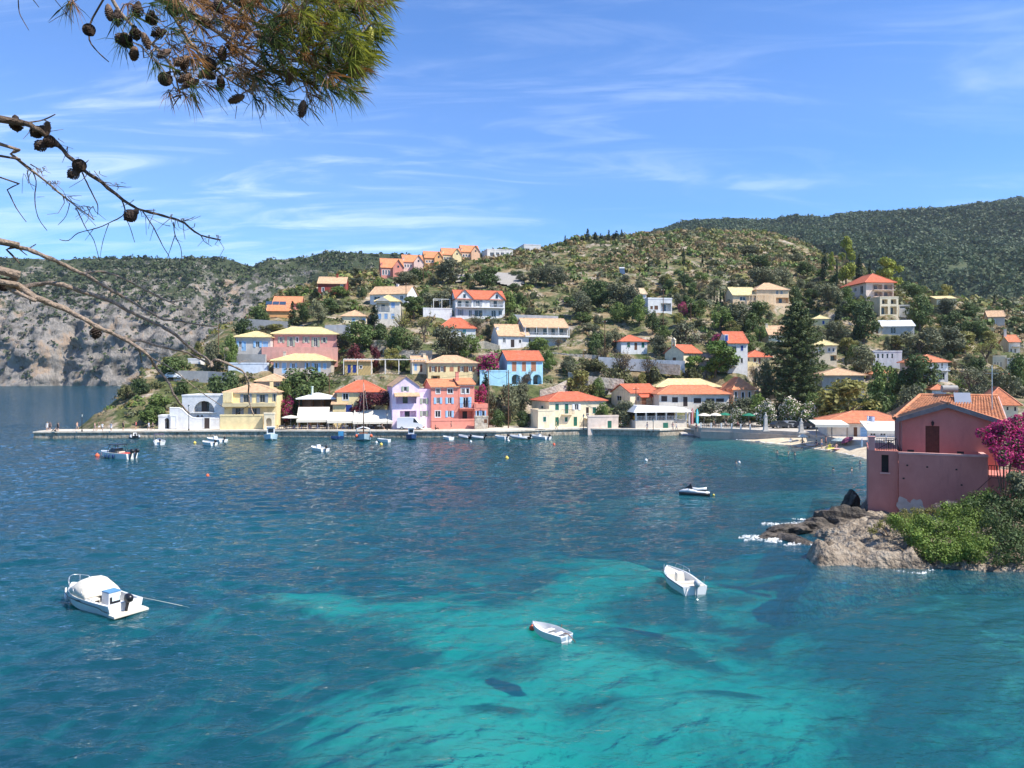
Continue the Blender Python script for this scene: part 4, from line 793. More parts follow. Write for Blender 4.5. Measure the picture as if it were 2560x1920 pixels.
# ================================================================== VEGETATION
def leafmat(name,col,var=.35,tr=.22,hue=.25):
    m,n,l,b=nodes_of(name);b.inputs['Roughness'].default_value=.6;b.inputs['Specular IOR Level'].default_value=.25
    g=n.new('ShaderNodeNewGeometry');oi=n.new('ShaderNodeObjectInfo')
    t=n.new('ShaderNodeTexNoise');t.inputs['Scale'].default_value=1.1;t.inputs['Detail'].default_value=3;l.new(g.outputs['Position'],t.inputs['Vector'])
    r=n.new('ShaderNodeMapRange');r.inputs['From Min'].default_value=.3;r.inputs['From Max'].default_value=.7;r.inputs['To Min'].default_value=1-var;r.inputs['To Max'].default_value=1+var;l.new(t.outputs['Fac'],r.inputs['Value'])
    x=n.new('ShaderNodeMix');x.data_type='RGBA';l.new(oi.outputs['Random'],x.inputs[0]);x.inputs[6].default_value=(*[c*(1-hue)for c in col],1);x.inputs[7].default_value=(min(1,col[0]*(1+hue*1.4)),col[1]*(1+hue),col[2]*(1+hue*.5),1)
    y=n.new('ShaderNodeMix');y.data_type='RGBA';y.blend_type='MULTIPLY';y.inputs[0].default_value=1;l.new(x.outputs[2],y.inputs[6]);l.new(r.outputs[0],y.inputs[7]);l.new(y.outputs[2],b.inputs['Base Color'])
    td=n.new('ShaderNodeBsdfTranslucent');l.new(y.outputs[2],td.inputs[0]);ms=n.new('ShaderNodeMixShader');ms.inputs[0].default_value=tr
    l.new(b.outputs[0],ms.inputs[1]);l.new(td.outputs[0],ms.inputs[2]);l.new(ms.outputs[0],n['Material Output'].inputs['Surface']);return m
LM=dict(olive=leafmat('olive_leaves',(.135,.15,.088)),broad=leafmat('dark_leaves',(.082,.125,.042)),fresh=leafmat('fresh_leaves',(.125,.185,.05)),lime=leafmat('yellow_green_leaves',(.20,.20,.062)),
          pine=leafmat('pine_needles',(.125,.205,.040)),dpine=leafmat('dark_pine_needles',(.10,.135,.05)),brightpine=leafmat('bright_pine_needles',(.24,.28,.045)),cyp=leafmat('cypress_leaves',(.040,.064,.032)),
          bare=leafmat('sparse_brown_leaves',(.17,.14,.085)),boug=leafmat('magenta_bracts',(.40,.03,.16),.4,.3),red=leafmat('dark_red_leaves',(.13,.028,.035)),flower=leafmat('white_oleander_flowers',(.72,.66,.60),.1),
          scrub=leafmat('scrub_leaves',(.115,.125,.055)),dry=leafmat('dry_scrub',(.22,.17,.095)))
BARK=mat('tree_bark',(.14,.105,.08),.95,.3,3,.6,8)
def leaves(cl,n,size,asp=.6,seed=0,shell=.55,up=.0,flat=1.0):
    """n small leaf faces spread through the volume of clumps cl = [(x,y,z,r), ...]"""
    g=np.random.default_rng(seed);cl=np.asarray(cl,float);w_=cl[:,3]**2;i=g.choice(len(cl),n,p=w_/w_.sum())
    d=g.normal(size=(n,3));d/=np.linalg.norm(d,axis=1,keepdims=True);rr=(shell+(1-shell)*g.random(n))*cl[i,3]
    rr*=1+.25*(g.random(n)-.5);p=cl[i,:3]+d*rr[:,None]*[1,1,flat]
    nn=d*.9+g.normal(size=(n,3))*.55+[0,0,up];nn/=np.linalg.norm(nn,axis=1,keepdims=True)
    a=np.cross(nn,g.normal(size=(n,3)));a/=np.linalg.norm(a,axis=1,keepdims=True)+1e-9;b=np.cross(nn,a)
    s=size*(.6+.8*g.random(n))[:,None];v=np.stack([p-a*s,p-b*s*asp,p+a*s,p+b*s*asp],1).reshape(-1,3)
    return v,np.arange(4*n).reshape(n,4)
def clumps(n,seed,rx,rz,cz,r0,r1,low=.0):
    g=np.random.default_rng(seed);out=[]
    for k in range(n):
        a=g.random()*6.28;q=g.random()**.5;h=g.random()*(1-low)+low;prof=math.sqrt(max(.05,1-(2*h-1)**2*.85))
        out.append((rx*q*prof*math.cos(a),rx*q*prof*math.sin(a),cz+rz*(2*h-1),r0+(r1-r0)*g.random()))
    return out
def limbs(seed,h,spread,n,r):
    g=random.Random(seed);mb=MB();th=h*.38;bend=g.uniform(-.2,.2)
    mb.tube([(0,0,-.6),(bend*.3,0,th*.5),(bend,.1,th)],[r*1.3,r,r*.8],7)
    for k in range(n):
        a=6.28*k/n+g.uniform(-.4,.4);q=spread*g.uniform(.5,.9);z=h*g.uniform(.6,.92)
        mb.tube([(bend,.1,th*.92),(bend+math.cos(a)*q*.45,math.sin(a)*q*.45,th+(z-th)*.55),(bend+math.cos(a)*q,math.sin(a)*q,z)],[r*.6,r*.38,r*.12],5)
    return mb
PROTO={}
def proto(kind,var):
    """returns (trunk mesh, crown mesh, extra mesh) at height ~1, width ~1, sitting at z = 0"""
    key=(kind,var)
    if key in PROTO:return PROTO[key]
    s=100*var+len(kind);H,Wd=6.0,6.0;extra=None
    if kind in('olive','broad','fresh','lime','pine','red','boug','oleander'):
        nc=dict(olive=20,broad=24,fresh=22,lime=22,pine=17,red=16,boug=18,oleander=18)[kind]
        cl=clumps(nc,s,2.25,2.2,3.2,.75,1.3,.06)
        if kind=='pine':cl=clumps(18,s,2.35,1.9,3.6,.75,1.15,.06)
        fl=.62 if kind=='pine' else .85
        nl=dict(olive=2600,broad=3000,fresh=2800,lime=2500,pine=3600,red=1900,boug=1500,oleander=2200)[kind]
        lm=dict(olive='olive',broad='broad',fresh='fresh',lime='lime',pine='pine',red='red',boug='fresh',oleander='fresh')[kind]
        v,f=leaves(cl,nl,.21 if kind!='pine' else .19,.55,s,.62,.3,fl)
        if kind=='boug':extra=leaves([(c[0],c[1],c[2]+.12,c[3]*1.04)for c in cl],2300,.17,.7,s+1,.8,.3)
        if kind=='oleander':extra=leaves([(c[0],c[1],c[2]+.1,c[3]*1.05)for c in cl],900,.15,.8,s+1,.9,.3)
        tr_=limbs(s,H*.8,2.0,6,.17)
    elif kind=='bush':
        cl=clumps(15,s,2.4,1.5,1.6,.7,1.3,.1);v,f=leaves(cl,2300,.22,.55,s,.6,.3);H=4.0;tr_=limbs(s,2.2,1.2,4,.09);lm='broad'
    elif kind=='bare':
        g=random.Random(s);tr_=MB();cl=[]
        tr_.tube([(0,0,-.5),(.1,0,.9),(.2,.1,1.6)],[.22,.17,.14],6)
        for k in range(9):
            a=6.28*k/9+g.uniform(-.3,.3);q=g.uniform(1.2,2.5);z=g.uniform(3.2,5.6);m1=(.2+math.cos(a)*q*.4,.1+math.sin(a)*q*.4,1.6+(z-1.6)*.5);e1=(.2+math.cos(a)*q,.1+math.sin(a)*q,z)
            tr_.tube([(.2,.1,1.5),m1,e1],[.10,.06,.02],5);cl.append((*e1,.6))
            for j in range(5):
                b_=g.uniform(0,6.28);e2=(m1[0]+math.cos(b_)*g.uniform(.5,1.2),m1[1]+math.sin(b_)*g.uniform(.5,1.2),m1[2]+g.uniform(.4,1.6));tr_.tube([m1,e2],[.04,.012],4);cl.append((*e2,.55))
        v,f=leaves(cl,800,.13,.5,s,.1,.2);lm='bare'
    elif kind in('cyp','cone'):
        H,Wd=8.0,2.0;cl=[];g=np.random.default_rng(s)
        for k in range(46):
            h=g.random()**.9;prof=(1-h)**.62*min(1,.45+h*5)*(1 if kind=='cyp' else 1.05);a=g.random()*6.28;q=.62*prof
            cl.append((q*math.cos(a),q*math.sin(a),.35+h*7.3,.16+.34*prof))
        v,f=leaves(cl,1700,.16,.5,s,.5,.5,1.5);tr_=MB();tr_.tube([(0,0,-.5),(0,0,4)],[.14,.05],6);lm='cyp'
    elif kind=='tallpine':
        H,Wd=8.0,5.0;g=np.random.default_rng(s);cl=[]
        for k in range(24):
            h=g.random();prof=(1-h)**.5;a=g.random()*6.28;q=1.9*prof*g.random()**.4;cl.append((q*math.cos(a),q*math.sin(a),1.6+h*5.8,.5+.5*prof))
        v,f=leaves(cl,3200,.2,.5,s,.65,.3,.8);tr_=limbs(s,6,1.2,5,.16);lm='brightpine'
    else:  # norfolk pine: whorls of drooping boughs
        H,Wd=22.0,11.0;g=np.random.default_rng(s);tr_=MB();tr_.tube([(0,0,-1),(0,0,10),(0,0,21.5)],[.42,.26,.05],8);V=[];Fc=[];n0=0
        for k in range(30):
            h=k/29;z0_=2.0+h*19.4;L_=(5.0*(1-h**2.2)**.75+.4)*(.82+.36*g.random())*(1 if h>.1 else .8)
            for j in range(9):
                z=z0_+g.normal()*.28;a=6.28*(j+.5*(k%2))/9+g.normal()*.2;L2=L_*(.72+.4*g.random());tip=(math.cos(a)*L2,math.sin(a)*L2,z+.16*L2-.10*L2*(1-h));tr_.tube([(0,0,z),tip],[.06,.015],4)
                c_=[(math.cos(a)*L2*q,math.sin(a)*L2*q,z+(tip[2]-z)*q,.42+.34*(1-abs(q-.6))*(1-h*.5))for q in(.22,.4,.58,.76,.93)]
                v,f=leaves(c_,80,.25,.45,int(g.integers(1e6)),.2,.6,.6);V.append(v);Fc.append(f+n0);n0+=len(v)
        v=np.concatenate(V);f=np.concatenate(Fc);lm='dpine'
    tr_o=tr_.build('trunk',BARK);tr_o.data.name='trunk_'+kind;tm=tr_o.data;bpy.data.objects.remove(tr_o)
    co=mesh_np('crown',v,f,LM[lm]);cm=co.data;bpy.data.objects.remove(co);em=None
    if extra:eo=mesh_np('flowers',extra[0],extra[1],LM['boug' if kind=='boug' else 'flower']);em=eo.data;bpy.data.objects.remove(eo)
    PROTO[key]=(tm,cm,em,H,Wd);return PROTO[key]
TN=dict(olive='olive_tree',broad='evergreen_tree',fresh='leafy_tree',lime='yellow_green_tree',pine='umbrella_pine',red='red_leaved_shrub',boug='bougainvillea',oleander='oleander',bush='shrub',bare='thin_leaved_tree',cyp='cypress',cone='conifer',tallpine='pine_tree',norfolk='norfolk_pine')
TC=dict(red='shrub',boug='bougainvillea',oleander='oleander',bush='shrub',cyp='cypress',cone='conifer')
TREES=[]
def tree(kind,cx,base,w,top,label,Y=None,group=None,lm=None,z=None):
    if Y is None:X,Y=ray_land(cx,base)
    X=(cx-HX)*Y/F;zg=float(h_land(X,Y))if z is None else z;zt=CZ+(HY-top)*Y/F;h=max(zt-zg,1.0);wd=w*Y/F
    var=len(TREES)%3;tm,cm,em,H0,W0=proto(kind,var);o=empty(TN[kind],(X,Y,zg-.08),random.uniform(0,6.28),label,TC.get(kind,'tree'),group)
    sx,sz=wd/W0*1.12,h/H0*1.03
    for nm,me in(('trunk',tm),('crown',cm),('flowers',em)):
        if me is None:continue
        c=bpy.data.objects.new(nm,me);c.scale=(sx,sx,sz);link(c,o)
        if lm and nm=='crown':
            c.data=c.data.copy();c.data.materials.clear();c.data.materials.append(LM[lm])
    TREES.append((X,Y,wd/2));return o
def plant_trees():
    T=tree
    # headland and left end
    T('bush',432,938,84,892,'green scrub mound on the headland beside the stone wall');T('bush',352,985,48,942,'dark shrub on the seaward edge of the headland',lm='broad')
    T('bush',386,1024,74,984,'bright green shrub on the headland slope',lm='fresh');T('bush',386,1060,70,1012,'lowest bright green shrub on the headland above the jetty',lm='fresh')
    T('bush',452,985,42,944,'dark shrub above the arched white house');T('bush',566,984,90,928,'broad dark shrub behind the arched white house',Y=172)
    T('bush',315,1000,40,960,'low shrub at the seaward crest of the headland',lm='scrub')
    T('fresh',576,900,42,840,'bright green tree left of the grey-blue house',Y=184);T('olive',535,897,52,858,'grey olive tree at the left edge of the village',Y=186);T('lime',494,884,32,855,'yellow-green bush at the far left terrace',Y=190)
    T('broad',612,838,56,798,'dark tree left of the tall grey wall',Y=208);T('broad',648,800,56,766,'round dark tree left of the solar-panel house',Y=217);T('cone',731,806,22,752,'pointed conifer right of the solar-panel house',Y=217)
    T('cone',789,764,22,719,'dark conifer beside the dark red house',Y=243);T('broad',757,803,36,757,'dark tree between the solar-panel house and the cream house',Y=218);T('olive',797,806,46,750,'olive tree above the pink house',Y=216)
    T('broad',822,785,50,746,'bushy tree below the dark red house',Y=228);T('fresh',850,745,56,716,'green bush right of the dark red house',Y=246);T('olive',892,722,36,692,'olive bush left of the coral ridge house',Y=262)
    T('olive',1010,720,74,678,'large olive tree in front of the coloured row',Y=262);T('bush',1045,690,50,668,'dark bush under the pale pink ridge house',Y=272)
    # middle left
    T('broad',766,990,118,920,'large dark round tree below the stone house',Y=170);T('fresh',716,1020,52,952,'lighter green tree left of the large dark round tree',Y=167);T('boug',722,1030,42,996,'pink bougainvillea beside the restaurant pavilion',Y=165)
    T('fresh',904,872,78,802,'tall green tree right of the blue-grey wall',Y=196);T('broad',952,868,54,812,'dark green tree below the pediment house',Y=198);T('broad',996,878,68,820,'dark spreading tree with flat top',Y=194);T('olive',1038,876,46,838,'olive tree right of the flat-topped dark tree',Y=195)
    T('red',890,900,64,860,'dark red shrub above the white pergola',Y=187);T('red',938,893,30,861,'small dark red shrub right of the larger one',Y=188);T('lime',978,898,52,872,'yellow flowering bush behind the pergola',Y=187)
    T('bare',1008,838,66,780,'brownish flat-crowned tree below the pediment house',Y=207,lm='lime');T('bare',1062,842,62,781,'second brownish flat-crowned tree left of the red hipped roof',Y=206,lm='lime')
    T('pine',1036,788,62,741,'dark umbrella pine right of the long low house',Y=226,lm='broad');T('cone',936,810,30,760,'dark palm-like conifer left of the pediment house',Y=216)
    T('olive',1120,892,84,816,'large dark olive tree in front of the white red-roofed house',Y=194);T('fresh',1168,890,58,834,'lighter tree right of the large dark olive',Y=195)
    T('boug',1217,928,82,884,'bright magenta bougainvillea left of the pale blue house',Y=182);T('boug',1203,1012,44,970,'magenta bougainvillea beside the coral house',Y=170)
    T('red',930,1052,108,970,'dark red and green climber covering the tavern front',Y=160.5);T('boug',905,1040,52,985,'magenta bougainvillea in the climber on the tavern front',Y=160);T('broad',1010,1060,44,1000,'green vine in front of the lilac house',Y=159.5)
    T('fresh',1348,900,56,841,'green tree in front of the verandah house',Y=201);T('fresh',1372,925,36,878,'green bush below the verandah house',Y=190);T('bare',1396,884,38,842,'thin grey tree at the right end of the verandah house',Y=203)
    T('olive',1090,756,80,725,'grey-green hedge left of the twin-gabled villa',Y=232);T('fresh',1270,772,44,731,'bright bush right of the twin-gabled villa',Y=231);T('bare',1190,818,62,780,'brown-green tree below the twin-gabled villa',Y=216,lm='olive');T('olive',1232,818,38,792,'olive bush below the right gable of the villa',Y=215)
    # quay middle
    T('broad',1243,1074,40,1024,'round dark shrub on the quay right of the stone wall',Y=161);T('olive',1276,1055,56,962,'tall olive tree right of the coral house',Y=166);T('olive',1238,1040,46,978,'grey-green tree behind the quay shrub',Y=167);T('broad',1306,1072,42,1028,'dark shrub left of the green-shuttered house',Y=161);T('olive',1302,1020,58,960,'olive tree below the pale blue house',Y=170)
    T('bare',1312,990,50,922,'bare thin tree in front of the blue arches',Y=174);T('cone',1214,1002,30,932,'palm-like tree below the blue terrace wall',Y=171)
    T('lime',1452,990,78,930,'yellow-green bushy tree behind the green-shuttered house',Y=176);T('fresh',1492,988,34,942,'green bush right of the yellow-green tree',Y=177)
    T('fresh',1508,1072,44,1010,'bright green tree in front of the green-shuttered house',Y=161);T('olive',1558,1072,58,1003,'dark olive tree left of the yellow panel',Y=161.5);T('oleander',1552,1074,36,1050,'flowering shrub at the foot of the olive by the yellow panel',Y=160)
    # bare trees in the middle
    T('bare',1560,928,76,862,'large bare tree in front of the small white house',Y=186);T('bare',1622,928,58,882,'second bare tree right of the small white house',Y=186);T('olive',1530,874,38,820,'olive tree left of the small white house',Y=204);T('olive',1646,894,44,836,'olive tree right of the small white house',Y=199)
    for i,(x,b,w_,t)in enumerate([(1535,952,84,908),(1638,958,76,915),(1700,952,64,910),(1480,930,60,896),(1740,960,50,915)]):T('bush',x,b,w_,t,['brown-green scrub below the white terrace wall','scrub patch above the gabled white house','scrub left of the umbrella pine','scrub below the rubble wall','scrub tucked under the umbrella pine'][i],lm='scrub')
    # upper hill
    T('olive',1123,706,74,646,'large round olive tree under the tan ridge house',Y=266);T('broad',1219,714,62,668,'dark tree left of the gravel slope',Y=258)
    for i,(x,b,w_,t)in enumerate([(1340,716,48,664),(1372,717,48,664),(1400,719,44,667),(1374,684,32,654)]):T('olive',x,b,w_,t,['left olive of the row beside the gravel slope','middle olive of the row beside the gravel slope','right olive of the row beside the gravel slope','olive above the row beside the gravel slope'][i],group='olives beside the gravel slope')
    T('olive',1450,794,60,728,'olive tree on the rocky slope right of the villa');T('broad',1492,768,70,702,'dark tree on the slope right of the olive row');T('olive',1497,818,24,784,'small olive tree on the rocky slope')
    T('broad',1500,768,54,706,'dark tree left of the half hidden white gable',Y=240);T('olive',1546,772,70,708,'broad olive left of the half hidden white gable',Y=236);T('olive',1584,752,44,710,'olive in front of the half hidden white gable',Y=232)
    T('fresh',1598,788,50,742,'bright round tree left of the white terrace house',Y=222);T('fresh',1547,784,40,757,'bright bush left of the bright round tree',Y=224);T('broad',1632,812,34,777,'round dark bush below the white terrace house',Y=216);T('lime',1694,812,28,782,'pale bush below the dark porch',Y=217)
    T('boug',1706,785,26,758,'pink bougainvillea right of the dark porch',Y=225);T('fresh',1737,782,60,743,'bright green tree right of the bougainvillea',Y=226)
    T('olive',1842,818,86,754,'left tree of the dark clump below the cream villa',Y=216);T('broad',1888,820,76,756,'right tree of the dark clump below the cream villa',Y=217);T('fresh',1800,818,54,770,'lower green tree left of the dark clump',Y=214)
    T('olive',1713,864,70,802,'wide grey olive above the chapel',Y=200);T('fresh',1660,842,40,814,'bright bush above the chapel wall',Y=208);T('boug',1796,862,40,838,'dark pink bougainvillea left of the tall white house',Y=197)
    for(x,t,b,w_,lb)in[(1622,635,672,6,'slim cypress standing alone at the left of the hill group'),(1667,648,674,6,'short slim cypress right of the lone one'),(1709,618,664,10,'tall cypress in the middle of the hill'),(1756,632,660,6,'slim dark cypress high on the hill'),(1710,679,730,9,'tall cypress below the middle one'),(1736,722,748,6,'small cypress by the bright green tree'),(1648,665,690,5,'thin cypress between the lone one and the middle one'),(1770,660,690,6,'small cypress on the scrub slope above the villa')]:T('cyp',x,b,w_,t,lb)
    for i,x in enumerate((1786,1793,1801,1809,1818,1827)):T('cyp',x,746,6,718+i%2*3,'slim cypress in the short row left of the cream villa',Y=240,group='cypress row beside the cream villa')
    SK=['leftmost small conifer on the skyline','second conifer from the left on the skyline','third conifer from the left on the skyline','tallest conifer of the skyline group, fourth from the left','broad conifer right of the tallest one on the skyline','sixth conifer from the left on the skyline','slim conifer in the right half of the skyline group','shortest conifer in the right half of the skyline group','widest conifer of the skyline group, third from its right end','rightmost conifer of the skyline group','lone conifer on the crest right of the skyline group','smaller conifer at the far right of the crest']
    for(x,t,b,w_)in[(1413,588,616,9),(1438,593,618,12),(1455,587,614,11),(1469,571,617,15),(1488,579,614,15),(1502,583,612,12),(1522,574,611,10),(1533,582,611,8),(1541,576,612,16),(1554,573,602,9),(1635,585,614,10),(1657,589,610,8)]:T('cone',x,b,w_,t,SK.pop(0),Y=356 if x<1600 else 372,group='conifers along the skyline')
    T('broad',1900,676,52,637,'round dark bush high on the right of the hill');T('olive',1875,640,54,612,'olive bush near the hill crest');T('olive',1905,720,76,670,'broad olive above the cream villa',Y=252);T('olive',1948,714,54,664,'olive right of the broad olive above the villa',Y=256)
    # right side
    T('norfolk',1992,1012,148,760,'very tall conical Norfolk pine rising over the village',Y=171)
    T('tallpine',2115,672,52,588,'tall bright yellow-green pine on the right skyline',Y=262);T('pine',2215,708,74,646,'bright spreading pine behind the large hillside house',Y=256,lm='brightpine');T('tallpine',2080,656,20,626,'small bright pine left of the tall one',Y=285)
    T('cone',2061,668,20,621,'dark conifer left of the tall bright pine',Y=272);T('cyp',2092,684,9,644,'thin cypress under the tall bright pine',Y=258);T('cone',2148,694,24,633,'dark conifer right of the tall bright pine',Y=256);T('cyp',2174,690,14,648,'dark cypress left of the bright spreading pine',Y=256)
    T('cyp',2096,815,19,733,'large dark cypress below the large hillside house',Y=222);T('broad',1988,756,36,718,'green tree right of the cream villa',Y=236);T('olive',2073,774,68,710,'round tree left of the large hillside house stairs',Y=232);T('fresh',2138,790,80,742,'green bushy tree below the large hillside house',Y=226)
    T('broad',2160,850,74,760,'big dark tree under the large hillside house',Y=212);T('olive',2088,854,60,806,'olive below the large cypress',Y=208);T('olive',2042,850,40,812,'olive right of the conical pine',Y=207)
    T('broad',2300,810,68,740,'dark tree right of the white terrace',Y=228);T('olive',2362,794,66,748,'olive below the shed-roofed house',Y=246);T('lime',2365,748,40,712,'yellow-green tree behind the shed-roofed house',Y=270);T('broad',2385,834,56,780,'dark tree on the wooded right slope',Y=226);T('broad',2442,850,62,803,'dark tree left of the tan box house',Y=226)
    T('olive',2300,884,98,818,'wide olive right of the tarpaulin roof',Y=203);T('olive',2372,892,78,814,'tall olive right of the wide one',Y=206);T('lime',2412,890,78,832,'pale green tree on the right slope',Y=208);T('bare',2466,905,76,842,'thin brown tree left of the grey gabled house',Y=206,lm='lime')
    T('olive',2155,924,66,862,'grey olive above the broad peach roof',Y=188);T('broad',2290,1005,104,890,'big green tree in front of the white balcony house',Y=168);T('fresh',2206,1000,68,902,'green tree left of the big green tree',Y=169)
    T('olive',2276,1018,88,962,'pale olive behind the beach tavern',Y=152);T('lime',2122,1048,156,955,'large yellow-green mulberry behind the beach tavern',Y=150);T('broad',2192,1042,70,982,'dark tree right of the mulberry',Y=152)
    T('bare',2430,990,120,902,'wide thin-leaved tree behind the pink house roof',Y=170,lm='olive');T('olive',2505,988,70,928,'olive right of the wide thin-leaved tree',Y=168);T('olive',2428,1012,80,960,'pale green bush behind the solar water heater',Y=150);T('fresh',2545,950,60,890,'green tree at the right edge above the roofs',Y=180)
    T('pine',1788,960,104,853,'round bright umbrella pine right of the chapel',Y=187.5,z=10.3);T('pine',1736,950,50,890,'small umbrella pine in front of the chapel',Y=187,z=11)
    T('olive',1778,1050,82,1000,'left olive over the cafe terrace',Y=164);T('olive',1852,1050,84,996,'right olive over the cafe terrace',Y=165);T('fresh',1892,1020,66,982,'bright tree behind the cafe olives',Y=167)
    T('oleander',1918,1072,56,1002,'left white oleander on the square',Y=153);T('oleander',1970,1074,58,998,'middle white oleander on the square',Y=152);T('oleander',2018,1074,54,1003,'right white oleander on the square',Y=150);T('oleander',1842,1068,42,1020,'small white oleander at the cafe railing',Y=155)
    T('olive',1915,970,52,902,'silvery olive left of the conical pine',Y=178);T('broad',2075,1050,64,996,'dark green tree right of the oleanders',Y=155);T('fresh',2030,1020,60,985,'leafy tree under the conical pine',Y=165)
    T('bare',1884,945,34,905,'thin tree right of the tall white house',Y=186)
    for i,(x,b,w_,t,k)in enumerate([(1940,880,46,850,'olive'),(2010,905,50,868,'olive'),(2120,890,54,846,'lime'),(2240,868,50,838,'lime'),(2030,735,40,705,'olive'),(2010,690,44,655,'broad'),(1985,660,40,632,'olive'),(2420,800,60,758,'broad'),(2280,745,50,712,'broad'),(2480,960,50,918,'bare')]):
        T(k,x,b,w_,t,['olive left of the conical pine, mid height','olive behind the conical pine trunk','pale tree above the yellow-roofed cream house','pale bush below the tarpaulin roof','olive between the villa and the large hillside house','dark bush above the cream villa tower','olive bush on the right crest','dark tree above the tan box house','dark tree behind the white terrace','thin tree left of the orange hipped roof'][i])
USED=set()
def near_label(kind,px,py,Y,lb):
    for a,b,c,d,q,l in sorted(HOUSES,key=lambda h:math.hypot((h[0]+h[2])/2-px,((h[1]+h[3])/2-py)*1.3))[:4]:
        if 'wall' in l.split()[:5]:continue
        w_=l.split()[:8]
        while w_[-1].strip(',')in('with','and','of','the','a','in','on','by','above','below','behind','to','under','at','between','along','left','right','from','its','just','half','high','over','red','orange','peach','yellow','white','blue','green','brown','dark','deep','royal','small','tall','broad','two-storey','flat-roofed','pale','light','wide','long','big','side','low','cream','sandy','tiled','hipped'):w_.pop()
        rel='left of' if px<a+8 else 'right of' if px>c-4 else 'below' if py>d else 'behind';s=kind+' '+rel+' the '+' '.join(w_)
        if s not in USED:USED.add(s);return s
    return kind+' '+lb[lb.index(' ')+1:]if kind.split()[-1]in('tree','cypress','bush')else kind+' '+lb
def fill_trees():
    g=random.Random(19);n=0;tries=0
    zones=[(1950,2600,690,1000,95,'tree among the dense woods of the right slope','trees filling the right slope'),(1420,1930,700,975,60,'tree in the rough scrub above the quay houses','trees in the middle scrub'),(560,1330,690,985,34,'tree in the gardens between the left terraces','trees in the left gardens')]
    for x0,x1,y0,y1,cnt,lb,gr in zones:
        k=0
        while k<cnt and tries<6000:
            tries+=1;px,py=g.uniform(x0,x1),g.uniform(y0,y1);X,Y=ray_land(px,py)
            if Y>400 or Y<168:continue
            w_,h=g.uniform(20,52),g.uniform(22,46);w_,h=w_*200/Y,h*200/Y
            if any(math.hypot(X-t[0],Y-t[1])<(t[2]+w_*Y/F/2)*.6 for t in TREES):continue
            if any(a-w_*.3<px<c+w_*.3 and b<py and py-h<d and Y<q+3 for a,b,c,d,q,_ in HOUSES):continue
            bad=False
            for(ax,ay,bx_,by_,hw,z0)in PADS:
                dx,dy=bx_-ax,by_-ay;t=min(1,max(0,((X-ax)*dx+(Y-ay)*dy)/max(dx*dx+dy*dy,1e-6)))
                if math.hypot(X-ax-t*dx,Y-ay-t*dy)<hw+.5:bad=True;break
            if bad:continue
            kd=g.choice(['olive','olive','broad','fresh','lime','bush','bare','olive','cyp' if y0<700 else 'olive'])
            if kd=='cyp':w_=9;h*=1.2
            tree(kd,px,py,w_,py-h,near_label({'olive':'grey-green olive','broad':'dark evergreen','fresh':'bright green tree','lime':'yellowish tree','bush':'low spreading bush','bare':'thin-leaved tree','cyp':'slim cypress'}[kd],px,py,Y,lb),Y,gr);k+=1
# ------------------------------------------------------------------ scrub and woods that read as one mass
def scatter_leaves(name,pts,rad,n,size,mats,label,seed,flat=.75,asp=.6):
    g=np.random.default_rng(seed);k=len(pts);pts=np.asarray(pts);rad=np.asarray(rad);i=np.repeat(np.arange(k),n);m=len(i)
    d=g.normal(size=(m,3));d/=np.linalg.norm(d,axis=1,keepdims=True);d[:,2]=abs(d[:,2])*1.0-.1
    p=pts[i]+d*(rad[i]*(.55+.5*g.random(m)))[:,None]*[1,1,flat]
    nn=d+g.normal(size=(m,3))*.5;nn/=np.linalg.norm(nn,axis=1,keepdims=True);a=np.cross(nn,g.normal(size=(m,3)));a/=np.linalg.norm(a,axis=1,keepdims=True)+1e-9;b=np.cross(nn,a)
    s=(rad[i]*size*(.6+.8*g.random(m)))[:,None];v=np.stack([p-a*s,p-b*s*asp,p+a*s,p+b*s*asp],1).reshape(-1,3)
    mi=np.repeat(g.integers(0,len(mats),k),n)
    o=mesh_np(name,v,np.arange(4*m).reshape(m,4),mats,midx=mi);return tag(o,label,'vegetation',kind='stuff')
